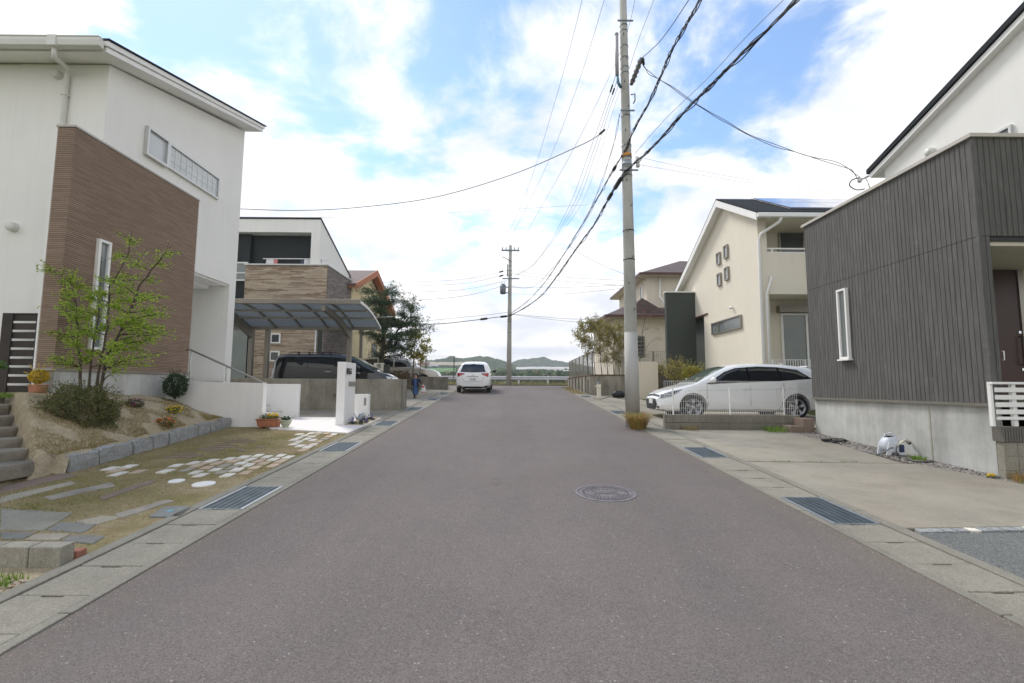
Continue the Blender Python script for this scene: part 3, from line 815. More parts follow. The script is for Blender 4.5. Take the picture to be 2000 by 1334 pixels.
for e, zz in prof: vs += [(xa+e, ya+e, zz), (xb-e, ya+e, zz), (xb-e, yb, zz), (xa+e, yb, zz)]
for i in range(len(prof)-1):
    for k in range(3): fs.append((i*4+k, i*4+k+1, (i+1)*4+k+1, (i+1)*4+k))
    fs.append((i*4+3, i*4, (i+1)*4, (i+1)*4+3))
mb.add(vs, fs); part('ribbed_tile_wall', mb, M['tile'], H1)
part('coping', MB().box(xa-.015, xb+.015, ya-.015, yb+.01, z, z+.035), M['frame_bronze'], H1)
part('plinth', MB().box(xa+.03, xb-.012, ya+.04, yb, .5, 1.735), M['conc_found'], H1)
part('drip_trim', MB().box(xa, xb+.012, ya-.012, yb, 1.738, 1.772), M['frame_bronze'], H1)
part('corner_trim', MB().box(xa-.05, xa-.004, ya+.02, ya+.12, 1.3, z), M['white_paint'], H1)
# roof
a, b = (8.20, 7.44), (13.66, 8.88)
th = .20
mb = MB()
mb.prism([(a[0], a[1]+.10), (a[0], a[1]+th), (b[0], b[1]+th+.01), (b[0], b[1]+.12)], 'x', -15, -7.20)
mb.prism([(a[0]+.03, a[1]+.0), (a[0]+.03, a[1]+.098), (b[0]-.03, b[1]+.118), (b[0]-.03, b[1]+.02)], 'x', -15, -7.235)
part('fascia', mb, M['white_paint'], H1, .006)
part('roof', MB().prism([(a[0]-.02, a[1]+th+.002), (a[0]-.02, a[1]+th+.03), (b[0]+.04, b[1]+th+.045), (b[0]+.04, b[1]+th+.014)], 'x', -15, -7.17), M['roof_black'], H1)
mb = MB(); gpr = [(8.17, 7.60), (8.06, 7.62), (8.05, 7.55), (8.07, 7.46), (8.17, 7.44)]
mb.prism(gpr, 'x', -15, -7.24)
mb.prism([(8.155, 7.615), (8.08, 7.635), (8.045, 7.63), (8.04, 7.61), (8.06, 7.60)], 'x', -15, -7.235)
gt = part('gutter', mb, M['offwhite_plastic'], H1, .006)
gx = at(105, 110, 8.1).x
part('gutter_joint', MB().box(gx-.10, gx+.06, 8.04, 8.175, 7.44, 7.63), M['offwhite_plastic'], gt)
px1 = at(130, 160, 8.69).x; pa_ = at(106, 112, 8.14); pb_ = at(132, 133, 8.62)
part('downpipe', MB().tube([(pa_.x-.01, 8.13, 7.50), pa_, pb_, (px1, 8.69, pb_.z-.12), (px1, 8.69, 4.0), (px1, 8.69, 1.5)], .042, 12), M['offwhite_plastic'], H1)
mb = MB()
for z_ in (6.9, 6.3): mb.box(px1-.055, px1+.055, 8.64, 8.75, z_, z_+.03)
part('pipe_bracket', mb, M['offwhite_plastic'], H1)
for (px, py) in ((108, 143), (21, 442)):
    q = at(px, py, 8.68); vent(H1, 'y', 8.75, q.x, q.z, 1, .085)
# upper strip window: opening casement and long muntined light
w = window(H1, 'x', X1, 9.72, 10.36, 6.28, 6.90, 1, M['frame_silver'], M['pane_light'], .05, .09)
w = window(H1, 'x', X1, 10.40, 12.28, 6.31, 6.89, 1, M['frame_silver'], M['pane_light'], .045, .06)
mb = MB()
for i in range(1, 9):
    y = 10.44+i*(12.24-10.44)/9; mb.box(X1+.026, X1+.031, y-.006, y+.006, 6.36, 6.85)
for i in (1, 2): mb.box(X1+.025, X1+.030, 10.45, 12.23, 6.36+i*.163-.006, 6.36+i*.163+.006)
part('muntins', mb, M['white_paint'], w)
window(H1, 'x', xb-.011, 8.78, 9.06, 2.14, 4.19, 1, M['white_paint'], M['pane_mid'], .05, .07)
part('porch_soffit', MB().box(-9.25, X1-.05, 11.6, 13.05, 4.19, 4.235), M['stucco_white'], H1)
part('porch_soffit_step', MB().box(-9.2, X1-.5, 12.2, 13.0, 4.10, 4.188), M['stucco_white'], H1)

# ---------------- grey balcony house with the stone boards
H2 = thing('house', 'white house with a stone board balcony and black recess standing behind the carport', 'house', (-10, 22, 1.1))
m = NT('stacked_stone_board'); sx, sy, sz = m.sep(); u = m.math('ADD', sx, sy)
row = m.math('FLOOR', m.math('DIVIDE', sz, .048))
colx = m.math('FLOOR', m.math('ADD', m.math('DIVIDE', u, .62), m.math('MULTIPLY', row, .41)))
w_ = m.n('ShaderNodeTexWhiteNoise', noise_dimensions='2D'); m.l(m.comb(colx, row), w_.inputs['Vector'])
st = m.noise(2.2, 4, .6, stretch=(1.6, 1.6, 12))
v = m.math('ADD', m.math('MULTIPLY', w_.outputs['Value'], .65), m.math('MULTIPLY', st, .45))
m.col(m.ramp(v, [(.12, (.17, .12, .08)), (.35, (.29, .215, .15)), (.55, (.38, .30, .22)), (.75, (.50, .41, .30)), (.95, (.33, .28, .23))]))
m.rough(.9); m.bump(m.math('ADD', w_.outputs['Value'], m.math('MULTIPLY', st, .6)), .02, .8); M['stoneboard'] = m.m
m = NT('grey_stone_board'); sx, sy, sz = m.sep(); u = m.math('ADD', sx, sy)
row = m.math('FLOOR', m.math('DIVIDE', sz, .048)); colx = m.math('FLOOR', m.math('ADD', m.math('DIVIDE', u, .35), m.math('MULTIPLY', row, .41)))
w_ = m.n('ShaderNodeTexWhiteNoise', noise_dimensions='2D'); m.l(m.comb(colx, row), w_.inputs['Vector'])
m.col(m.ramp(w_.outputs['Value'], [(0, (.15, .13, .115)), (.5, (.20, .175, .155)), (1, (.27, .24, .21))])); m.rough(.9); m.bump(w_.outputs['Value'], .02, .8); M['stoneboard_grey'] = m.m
# body: white box with sloping right flank; black recess between side walls
YB = 20.6
mb = MB()
mb.prism([(20.62, 6.0), (20.62, 8.74), (24.9, 7.02), (24.9, 1.0), (21.9, 1.0), (21.9, 6.0)], 'x', -8.6, -8.22)     # right flank wall
mb.prism([(20.62, 8.14), (20.62, 8.74), (21.15, 8.527), (21.15, 8.14)], 'x', -16, -8.602); mb.prism([(21.152, 6.7), (21.152, 8.526), (24.9, 7.02), (24.9, 6.5)], 'x', -16, -8.602)                                # head beam and roof body
mb.box(-16, -8.602, 21.2, 24.9, 1.0, 6.6)
part('wall', mb, M['stucco'], H2)
part('recess', MB().box(-11.34, -8.604, 21.10, 21.15, 5.6, 8.138).box(-8.64, -8.603, 20.75, 21.10, 5.6, 8.138), M['recess_black'], H2)
part('side_wall', MB().box(-16, -11.36, 20.9, 21.148, 1.0, 8.136), M['recess_black'], H2)
part('roof', MB().prism([(20.56, 8.745), (20.56, 8.79), (24.98, 7.06), (24.98, 7.01)], 'x', -16, -8.18), M['roof_black'], H2)
part('balcony', MB().box(-11.30, -7.80, 20.5, 24.2, 4.2, 6.64), [M['stoneboard']], H2)
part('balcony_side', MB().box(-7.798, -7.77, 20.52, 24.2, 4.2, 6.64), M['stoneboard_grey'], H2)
part('coping', MB().box(-11.34, -7.74, 20.45, 24.24, 6.642, 6.70), M['frame_silver'], H2)
part('lower_wall', MB().box(-10.9, -7.95, 20.62, 24.1, 1.0, 4.198), M['stoneboard'], H2)
part('downpipe', MB().tube([(-8.2, 20.57, 4.19), (-8.2, 20.57, 1.1)], .04, 10), M['frame_silver'], H2)
part('dark_panel', MB().box(-8.12, -7.93, 20.60, 20.64, 1.0, 4.19), M['fin_green'], H2)
part('corner_post', MB().box(-7.93, -7.88, 20.58, 24.1, 1.0, 4.19), M['stoneboard_grey'], H2)
part('glazed_door', MB().box(-12.3, -11.25, 20.85, 20.88, 1.2, 4.0), M['pane_green'], H2)
part('lean_beam', MB().box(-12.5, -10.9, 20.7, 20.88, 4.0, 4.1), M['frame_taupe'], H2)
window(H2, 'y', 20.62, -10.13, -9.70, 3.28, 3.72, -1, M['white_paint'], M['pane'], .06, .06); ww = window(H2, 'y', 20.62, -10.13, -9.70, 2.52, 2.96, -1, M['white_paint'], M['pane'], .06, .06)
window(H2, 'y', 20.88, -12.2, -11.40, 6.03, 6.86, -1, M['white_paint'], M['pane_mid'], .06, .06, rails=(6.38,))
# laundry poles with clothes on the balcony
t = thing('laundry_rack', 'white laundry poles with hanging clothes above the balcony parapet', 'laundry rack', (-9.5, 20.9, 6.7))
part('pole', MB().tube([(-10.75, 20.85, 7.02), (-8.1, 20.85, 7.03)], .022, 8), M['white_paint'], t)
part('pole', MB().tube([(-10.6, 21.3, 7.12), (-7.95, 21.3, 7.11)], .022, 8), M['white_paint'], t)
mb = MB()
for x in (-10.5, -8.35): mb.tube([(x, 20.9, 6.6), (x, 20.9, 7.05), (x, 21.3, 7.12)], .018, 6)
part('bracket', mb, M['frame_silver'], t)
clo = [(-10.45, .35, .30, (.75, .72, .72)), (-10.2, .22, .16, (.65, .25, .25)), (-9.05, .28, .14, (.07, .08, .12)), (-8.88, .30, .14, (.78, .78, .78)), (-8.74, .26, .10, (.70, .74, .72)), (-8.45, .17, .22, (.12, .13, .15)), (-8.25, .16, .12, (.5, .5, .52))]
for i, (x, h, w_, c_) in enumerate(clo):
    mb = MB(); ph = i*1.3
    mb.grid(lambda u, v: Vector((x+(u-.5)*w_*(1+.25*v), 20.85+.03*math.sin(u*9+ph)*v, 7.03-h*v-.03*math.sin(u*3.1))), 8, 6)
    solo('clothes', mb, surf('cloth_%d' % i, c_, .9, .1, 8, .003, 60), ['white shirt hanging at the left end of the balcony laundry pole', 'reddish garment hanging beside the white shirt on the balcony', 'navy garment hanging in the middle of the laundry pole', 'broad white towel hanging in the middle of the laundry pole', 'narrow pale towel beside the white one on the laundry pole', 'small dark garment at the right of the balcony laundry pole', 'small grey cloth at the right end of the laundry pole'][i], 'clothes', 'washing on the balcony')

# ---------------- yellow gabled house beyond
H3 = thing('house', 'pale yellow gabled house with orange barge boards seen behind the conifer', 'house', (-10, 27, 1.4))
part('wall', MB().prism([(23.6, 1.2), (23.6, 6.35), (26.7, 7.62), (30.6, 6.1), (30.6, 1.2)], 'x', -14, -7.75), M['stucco_yellow'], H3)
mr_ = surf('brown_slate', (.17, .125, .11), .8, .2, 3, .01, 20)
mb = MB(); mb.prism([(23.0, 6.30), (23.0, 6.42), (26.7, 7.94), (31.2, 6.22), (31.2, 6.08), (26.7, 7.80)], 'x', -14, -7.38)
part('roof', mb, mr_, H3)
mb = MB(); mb.prism([(23.0, 6.10), (23.0, 6.42), (26.7, 7.955), (31.2, 6.24), (31.2, 5.95), (26.7, 7.62)], 'x', -7.378, -7.33)
part('barge_board', mb, M['orange_board'], H3)
part('soffit', MB().prism([(23.0, 6.22), (23.0, 6.28), (26.7, 7.78), (31.2, 6.06), (31.2, 6.0), (26.7, 7.72)], 'x', -7.74, -7.38), M['orange_board'], H3)
window(H3, 'x', -7.75, 27.4, 28.3, 2.1, 3.9, 1, M['black_metal'], M['pane'], .06, .05, mull=(27.85,))
part('downpipe', MB().tube([(-7.7, 25.2, 6.2), (-7.7, 25.2, 1.4)], .05, 8), M['stucco_yellow'], H3)

# ---------------- cream gabled house on the right with solar panels
H5 = thing('house', 'cream gabled house on the right with solar panels, four small square windows and a balcony', 'house', (10, 17, 1))
XG = 7.8
mb = MB()
ap = (17.05, 8.16)
mb.prism([(14.8, .8), (14.8, 6.93), ap, (21.3, 5.86), (21.3, 4.42), (19.15, 4.42), (19.15, .8)], 'x', XG, XG+.28)
mb.prism([(15.9, .8), (15.9, 7.5), (17.05, 8.15), (21.3, 5.85), (21.3, .8)], 'x', XG+1.5, 15)
mb.prism([(15.9, .8), (15.9, 7.5), (17.05, 8.15), (21.3, 5.85), (21.3, 4.43), (19.148, 4.43), (19.148, .8)], 'x', XG+.282, XG+1.498)
mb.box(XG+.282, 15, 14.82, 15.898, 4.42, 5.72)
mb.box(XG+.282, 15, 14.5, 15.898, 6.72, 6.90)
part('wall', mb, M['stucco_cream'], H5)
part('porch_wall', MB().box(XG+.30, XG+1.49, 19.2, 21.2, .8, 4.41), M['fin_green'], H5)
part('porch_lintel', MB().box(XG-.04, XG+.1, 18.75, 21.3, 4.36, 4.42), M['brown_trim'], H5)
part('fin_wall', MB().box(6.58, XG-.002, 20.0, 20.22, .9, 5.47), M['fin_green'], H5)
part('fin_coping', MB().box(6.55, XG-.002, 19.97, 20.25, 5.472, 5.52), M['white_paint'], H5)
ye0, ye1, ze0, ze1, xr = 14.28, 21.75, 6.80, 5.84, 7.52
mb = MB()
sl_ = .535
def rz_(y, o=0): return 8.30+o - abs(y-17.05)*sl_
mb.prism([(ye0, rz_(ye0)), (17.05, rz_(17.05)), (ye1, rz_(ye1)), (ye1, rz_(ye1, -.14)), (17.05, 8.16), (ye0, rz_(ye0, -.14))], 'x', xr+.02, 15)
part('eaves', mb, M['white_paint'], H5)
mb = MB()
mb.prism([(ye0-.03, rz_(ye0, .002)), (17.05, rz_(17.05, .018)), (17.05, rz_(17.05, .058)), (ye0-.03, rz_(ye0, .045))], 'x', xr, 15)
mb.prism([(17.05, rz_(17.05, .018)), (ye1+.03, rz_(ye1, .002)), (ye1+.03, rz_(ye1, .045)), (17.05, rz_(17.05, .058))], 'x', xr, 15)
part('roof', mb, M['roof_black'], H5)
part('verge_board', MB().prism([(ye0, rz_(ye0, -.002)), (17.05, rz_(17.05, -.002)), (ye1, rz_(ye1, -.002)), (ye1, rz_(ye1, -.22)), (17.05, rz_(17.05, -.24)), (ye0, rz_(ye0, -.22))], 'x', xr-.01, xr+.018), M['white_paint'], H5)
g5 = part('gutter', MB().box(xr, 15, 14.16, 14.275, 6.66, 6.80), M['white_paint'], H5, .02)
part('downpipe', MB().tube([(8.25, 14.22, 6.68), (8.22, 14.3, 6.55), (7.86, 14.70, 6.30), (7.80, 14.74, 6.1), (7.80, 14.74, 1.2)], .045, 10), M['white_paint'], H5)
part('drain_pipe', MB().tube([(8.12, 14.78, 4.95), (8.12, 14.70, 4.9), (8.02, 14.70, 4.6), (7.96, 14.72, 4.4), (7.96, 14.74, 1.2)], .035, 10), M['white_paint'], H5)
for (ya_, yb_, za_, zb_) in ((17.42, 17.72, 6.05, 6.50), (16.80, 17.10, 6.12, 6.60), (17.42, 17.72, 5.25, 5.72), (16.80, 17.10, 5.33, 5.80)):
    window(H5, 'x', XG, ya_, yb_, za_, zb_, -1, M['frame_bronze'], M['pane_light'], .04, .07)
window(H5, 'x', XG, 16.0, 18.35, 3.50, 3.95, -1, M['frame_bronze'], M['pane_mid'], .045, .07, mull=(17.75,))
part('porch_light', MB().lathe([(.001, -.05), (.05, -.04), (.06, 0), (.04, .05), (.001, .06)], (XG-.07, 16.62, 4.28), 14), M['chrome'], H5)
q = at(1519, 452, 15.88); q2 = at(1600, 497, 15.88)
part('window_hood', MB().box(q.x-.12, q.x+2.0, 15.72, 15.898, q.z+.02, q.z+.25), M['frame_taupe'], H5)
window(H5, 'y', 15.9, q.x, q.x+1.7, q.z-1.9, q.z, -1, M['frame_bronze'], M['pane'], .06, .06, mull=(q.x+.85,))
q = at(1524, 612, 15.88)
part('window_hood', MB().box(q.x-.12, q.x+2.0, 15.70, 15.898, q.z+.02, q.z+.25), M['frame_taupe'], H5)
window(H5, 'y', 15.9, q.x, q.x+1.7, q.z-1.95, q.z, -1, M['white_paint'], M['pane_green'], .06, .06, mull=(q.x+.85,))
mb = MB()
for i in range(22): mb.box(q.x+.06, q.x+.78, 15.862, 15.866, q.z-1.85+i*.035, q.z-1.85+i*.035+.012)
part('blind', mb, M['curtain'], H5)
part('balcony_rail', MB().box(8.1, 15, 14.86, 14.90, 5.86, 5.90).box(8.1, 15, 14.82, 15.0, 5.722, 5.76).box(8.25, 8.29, 14.86, 14.90, 5.76, 5.86).box(9.4, 9.44, 14.86, 14.90, 5.76, 5.86), M['white_paint'], H5)
# solar array lying on the near slope
m = NT('solar_cells'); sx, sy, sz = m.sep()
lx = m.math('LESS_THAN', m.math('FRACT', m.math('DIVIDE', sx, .16)), .05); ly = m.math('LESS_THAN', m.math('FRACT', m.math('DIVIDE', sy, .14)), .05)
m.col(m.mix(m.math('MAXIMUM', lx, ly), (.02, .03, .09), (.25, .28, .34))); m.rough(.08); m.b.inputs['Specular IOR Level'].default_value = 1.0
m.b.inputs['Coat Weight'].default_value = 1
def onroof(x, y, o): return Vector((x, y, rz_(y)+o))
mb = MB(); fr = MB()
for k in range(4):
    x0 = 8.75+k*1.42
    for j in range(2):
        y0, y1 = 14.62+j*1.1, 15.68+j*1.1
        mb.hexa([onroof(x0, y0, .10), onroof(x0+1.40, y0, .10), onroof(x0+1.40, y1, .10), onroof(x0, y1, .10)], [onroof(x0, y0, .135), onroof(x0+1.40, y0, .135), onroof(x0+1.40, y1, .135), onroof(x0, y1, .135)])
sp = part('solar_panel', mb, m.m, H5)
fr.hexa([onroof(8.70, 14.56, .045), onroof(14.5, 14.56, .045), onroof(14.5, 16.85, .045), onroof(8.70, 16.85, .045)], [onroof(8.70, 14.56, .095), onroof(14.5, 14.56, .095), onroof(14.5, 16.85, .095), onroof(8.70, 16.85, .095)])
part('mounting_rail', fr, M['black_metal'], sp)

# ---------------- beige house with brown hipped roofs
H4 = thing('house', 'beige two storey house with brown hipped roofs standing behind the yellowing trees', 'house', (9, 28, 1.4))
part('wall', MB().box(5.55, 15, 25.35, 31.5, 1.2, 5.1).box(7.62, 14.2, 26.4, 33.0, 5.102, 7.62), M['stucco_beige'], H4)
m = NT('brown_shingle'); sx, sy, sz = m.sep(); row = m.math('FLOOR', m.math('DIVIDE', sz, .085)); cl_ = m.math('FLOOR', m.math('DIVIDE', m.math('ADD', sx, sy), .3))
w_ = m.n('ShaderNodeTexWhiteNoise', noise_dimensions='2D'); m.l(m.comb(cl_, row), w_.inputs['Vector'])
k = m.ramp(w_.outputs['Value'], [(0, (.105, .078, .07)), (1, (.155, .115, .102))])
k = m.mix(m.math('LESS_THAN', m.math('FRACT', m.math('DIVIDE', sz, .085)), .2), k, (.06, .045, .04)); m.col(k); m.rough(.8); M['shingle'] = m.m
def hip(x0, x1, y0, y1, z0, rx0, rx1, ry, rz, par, th=.12):
    c0 = [(x0, y0, z0), (x1, y0, z0), (x1, y1, z0), (x0, y1, z0)]
    r0, r1 = (rx0, ry, rz), (rx1, ry, rz)
    mb = MB(); mb.add(c0+[r0, r1], [(0, 1, 5, 4), (1, 2, 5), (2, 3, 4, 5), (3, 0, 4)])
    o = part('roof', mb, M['shingle'], par)
    mb = MB()
    for a_, b_ in (((x0-.03, y0-.03), (x1+.03, y0)), ((x0-.03, y1), (x1+.03, y1+.03)), ((x0-.03, y0+.001), (x0, y1-.001)), ((x1, y0+.001), (x1+.03, y1-.001))):
        mb.box(a_[0], b_[0], a_[1], b_[1], z0-th, z0+.02)
    part('gutter', mb, M['brown_trim'], par)
    part('soffit', MB().box(x0, x1, y0, y1, z0-th+.01, z0-.005), M['stucco_beige'], par)
hip(4.98, 12.6, 24.75, 32.0, 5.22, 7.8, 12.0, 28.4, 6.7, H4)
hip(7.12, 14.6, 25.85, 33.5, 7.72, 10.7, 11.0, 29.7, 9.4, H4)
q = at(1246, 587, 26.0)
part('roof_gablet', MB().prism([(q.x-.95, q.z-.95), (q.x, q.z), (q.x+1.6, q.z-.95)], 'y', 25.2, 26.38), M['shingle'], H4)
for px, w_ in ((1233, .28), (1244, .28), (1253, .28)): pass
for y0_ in (27.2, 28.4, 29.8): window(H4, 'x', 7.62, y0_, y0_+.45, 6.35, 7.3, -1, M['white_paint'], M['pane_mid'], .05, .05)
window(H4, 'y', 25.35, 6.55, 7.15, 3.1, 4.2, -1, M['frame_taupe'], M['pane'], .06, .06, rails=(3.3, 3.5, 3.7, 3.9))
window(H4, 'y', 25.35, 5.72, 6.0, 4.0, 4.35, -1, M['white_paint'], M['pane'], .05, .05)
part('downpipe', MB().tube([(8.35, 26.3, 7.6), (8.3, 26.3, 6.5), (8.55, 25.6, 5.75)], .05, 8), M['white_paint'], H4)

# ---------------- charcoal sided house on the right
H6 = thing('house', 'house at the right with charcoal vertical siding below and white gabled upper storey', 'house', (8, 8, .5))
XD, YD0, YD1, ZS0, ZS1 = 6.50, 6.50, 10.38, 1.32, 5.04
m = NT('charcoal_siding'); sx, sy, sz = m.sep(); u = m.math('ADD', sx, sy)
bd_ = m.math('FLOOR', m.math('DIVIDE', m.math('ADD', u, 20), .080))
w_ = m.n('ShaderNodeTexWhiteNoise', noise_dimensions='1D'); m.l(bd_, w_.inputs['W'])
vv = m.comb(u, m.math('MULTIPLY', sz, .12), m.math('MULTIPLY', bd_, 3.1))
gr_ = m.noise(16, 6, .62, vec=vv)
blot = m.noise(7, 4, .6)
k = m.mix(m.ramp(gr_, [(.32, 0), (.68, 1)]), (.078, .076, .070), (.140, .137, .126))
k = m.mix(m.math('MULTIPLY', w_.outputs['Value'], .25), k, (.085, .082, .075))
k = m.mix(m.math('MULTIPLY', m.ramp(blot, [(.6, 0), (.75, 1)]), .35), k, (.19, .186, .172))
m.col(k); m.rough(.8); m.bump(gr_, .006, .6); M['siding'] = m.m
mb = MB()
def board_run(axis, a0, a1, pos, z0, z1, out):
    a_ = a0; k = 0
    while a_ < a1-.01:
        b_ = min(a_+.080, a1)
        for e, (u0, u1) in ((.012, (a_+.002, b_-.008)), (.008, (b_-.008, b_-.003))):
            if axis == 'x': mb.box(pos-e if out < 0 else pos, pos if out < 0 else pos+e, u0, u1, z0, z1)
            else: mb.box(u0, u1, pos-e, pos, z0, z1)
        a_ = b_
ZJ = 3.62
board_run('x', YD0+.02, YD1, XD+.012, ZS0, ZJ-.004, -1); board_run('x', YD0+.02, YD1, XD+.012, ZJ+.004, ZS1, -1)
board_run('y', XD+.012, 9.6, YD0+.012, ZJ+.004, ZS1, -1); board_run('y', XD+.012, 6.655, YD0+.012, ZS0, ZJ-.004, -1)
part('siding', mb, M['siding'], H6)
part('corner_trim', MB().box(XD-.004, XD+.030, YD0-.004, YD0+.03, ZS0, ZS1), M['siding'], H6)
mb = MB(); mb.box(XD+.014, 6.66, YD0+.016, YD1-.002, ZS0, ZS1); mb.box(6.662, 9.6, YD0+.016, 8.0, ZJ-.06, ZS1)
mb.box(6.662, 12, 8.002, YD1, 1.25, ZS1)
part('wall', mb, surf('charcoal_backing', (.03, .03, .028), .8, .1, 2, 0), H6)
part('coping', MB().box(XD-.04, 6.62, YD0-.04, YD1+.04, ZS1+.002, ZS1+.055).box(6.622, 9.7, YD0-.04, 6.62, ZS1+.002, ZS1+.055), surf('coping_metal', (.52, .49, .43), .45, .05, 4, 0, metal=.2), H6)
part('drip_trim', MB().box(XD-.012, XD+.05, YD0-.01, YD1+.01, 1.275, 1.318), M['frame_bronze'], H6)
part('foundation', MB().box(6.55, 7.2, 6.56, YD1, .1, 1.273), M['conc_found'], H6)
part('crack_repair', MB().box(6.544, 6.549, 7.55, 7.575, .4, 1.24), concrete('stain_line', (.42, .40, .33)), H6)
part('porch_back_wall', MB().box(6.664, 9.6, 7.95, 8.0, 1.3, 3.55), M['stucco_cream'], H6)
part('porch_ceiling', MB().box(6.664, 9.6, 6.55, 7.948, 3.50, 3.555), M['stucco_cream'], H6)
part('porch_floor', MB().box(6.664, 9.6, 6.56, 7.948, .9, 1.40), M['slab'], H6)
part('porch_head', MB().box(6.66, 9.6, YD0+.005, YD0+.10, 3.555, 3.60), M['black_metal'], H6)
q = at(1979, 512, 7.93); zd = q.z
d_ = part('door', MB().box(7.35, q.x, 7.90, 7.948, 1.42, zd), M['door_brown'], H6)
q3 = at(1986, 657, 7.87); q4 = at(1988, 712, 7.87)
part('handle', MB().tube([(q.x-.04, 7.9, q3.z), (q.x-.04, 7.84, q3.z), (q.x-.04, 7.84, q4.z), (q.x-.04, 7.9, q4.z)], .014, 8), M['chrome'], d_)
part('lock', MB().box(q.x-.06, q.x-.02, 7.885, 7.899, q3.z+.05, q3.z+.09).box(q.x-.06, q.x-.02, 7.885, 7.899, q4.z-.1, q4.z-.06), M['chrome'], d_)
part('door_frame', MB().box(q.x+.002, q.x+.10, 7.88, 7.948, 1.42, zd+.06).box(7.3, q.x, 7.88, 7.948, zd+.002, zd+.06), M['frame_bronze'], H6)
window(H6, 'x', XD, 9.12, 9.38, 2.07, 3.43, -1, M['white_paint'], M['pane_mid'], .04, .06, sill=True)
part('meter_box', MB().tube([(6.645, 6.47, 2.02), (6.645, 6.44, 2.02), (6.645, 6.44, 1.90), (6.645, 6.47, 1.90)], .006, 6), M['white_paint'], H6)
part('upper_wall', MB().prism([(10.15, 5.04), (10.15, 6.30), (1.5, 9.18), (1.5, 5.04)], 'x', 8.2, 12), M['stucco'], H6)
part('upper_roof', MB().prism([(10.45, 6.30), (10.45, 6.40), (1.5, 9.38), (1.5, 9.28)], 'x', 8.02, 12), M['roof_black'], H6)
part('upper_verge', MB().prism([(10.40, 6.20), (10.40, 6.296), (1.5, 9.27), (1.5, 9.16)], 'x', 8.06, 12), M['white_paint'], H6)
q = atx(1817, 297, 8.16); vent(H6, 'x', 8.2, q.y, q.z, -1, .08)
q = atx(1950, 262, 8.18); window(H6, 'x', 8.2, q.y-.22, q.y+.12, q.z-.7, q.z+.05, -1, M['frame_silver'], M['pane_mid'], .04, .05)
q = atx(1722, 340, 8.1)
part('service_bracket', MB().tube([(8.0, 10.35, 6.22), (7.75, 10.3, 6.10)], .02, 8).tube([(7.9, 10.32, 6.18), (7.95, 10.2, 5.7)], .012, 6).lathe([(.03, -.05), (.045, -.03), (.045, .03), (.03, .05)], (7.75, 10.3, 6.10), 10), M['frame_silver'], H6)

# ---------------- carport with curved translucent roof
CP = thing('carport', 'bronze framed carport with curved translucent roof panels left of the road', 'carport', (-8, 17, .9))
def arc(t, o=0): # t 0..1 from near edge to far edge
    y = 15.0+2.5*t; z = 4.13-.53*t + .12*math.sin(math.pi*t) + o
    return y, z
mb = MB(); N = 14
prf = [arc(i/N) for i in range(N+1)]; top = [(y, z+.012) for y, z in prf]
XC0, XC1 = -12.2, -4.66
m = NT('polycarbonate'); m.col((.44, .47, .48)); m.rough(.25); m.b.inputs['Alpha'].default_value = 1
tr = m.n('ShaderNodeBsdfTranslucent'); tr.inputs[0].default_value = (.30, .33, .35, 1)
tp = m.n('ShaderNodeBsdfTransparent'); tp.inputs[0].default_value = (.46, .49, .50, 1)
ms = m.n('ShaderNodeMixShader'); ms.inputs[0].default_value = .45; m.l(tr.outputs[0], ms.inputs[1]); m.l(tp.outputs[0], ms.inputs[2])
m2 = m.n('ShaderNodeMixShader'); m2.inputs[0].default_value = .25; m.l(ms.outputs[0], m2.inputs[1]); m.l(m.b.outputs[0], m2.inputs[2]); m.l(m2.outputs[0], m.out.inputs[0])
for i in range(N): mb.hexa([(XC0, prf[i][0], prf[i][1]), (XC1, prf[i][0], prf[i][1]), (XC1, prf[i+1][0], prf[i+1][1]), (XC0, prf[i+1][0], prf[i+1][1])], [(XC0, top[i][0], top[i][1]), (XC1, top[i][0], top[i][1]), (XC1, top[i+1][0], top[i+1][1]), (XC0, top[i+1][0], top[i+1][1])])
part('roof_panel', mb, m.m, CP)
for k in range(9):
    x = XC1-.93*k-.02 if k else XC1
    r_w = .022 if k else .035
    mb = MB()
    for i in range(N):
        y0, z0 = prf[i]; y1, z1 = prf[i+1]
        mb.hexa([(x-r_w, y0, z0-.06), (x+r_w, y0, z0-.06), (x+r_w, y1, z1-.06), (x-r_w, y1, z1-.06)], [(x-r_w, y0, z0+.03), (x+r_w, y0, z0+.03), (x+r_w, y1, z1+.03), (x-r_w, y1, z1+.03)])
    part('rafter', mb, M['frame_silver'] if k == 0 else M['frame_taupe'], CP)
for t_, w_, h_ in ((0.0, .10, .13), (.33, .05, .07), (.62, .06, .07), (1.0, .09, .12)):
    y, z = arc(t_); part('purlin', MB().box(XC0, XC1+.02, y-w_/2, y+w_/2, z-.062-h_, z-.062) if 0 < t_ < 1 else MB().box(XC0, XC1+.02, y-w_/2, y+w_/2, z-h_/2-.02, z+h_/2), M['frame_taupe'], CP, .006)
for x in (-5.78, -9.32):
    mb = MB()
    for i in range(N):
        y0, z0 = prf[i]; y1, z1 = prf[i+1]; d0 = .16+.10*i/N; d1 = .16+.10*(i+1)/N; o = -.13
        mb.hexa([(x-.06, y0, z0+o-d0), (x+.06, y0, z0+o-d0), (x+.06, y1, z1+o-d1), (x-.06, y1, z1+o-d1)], [(x-.06, y0, z0+o), (x+.06, y0, z0+o), (x+.06, y1, z1+o), (x-.06, y1, z1+o)])
    part('arm', mb, M['frame_taupe'], CP)
for x in (-5.78, -9.32, -8.75):
    part('post', MB().box(x-.075, x+.075, 17.50, 17.66, .85, 3.55), M['frame_taupe'], CP, .008)
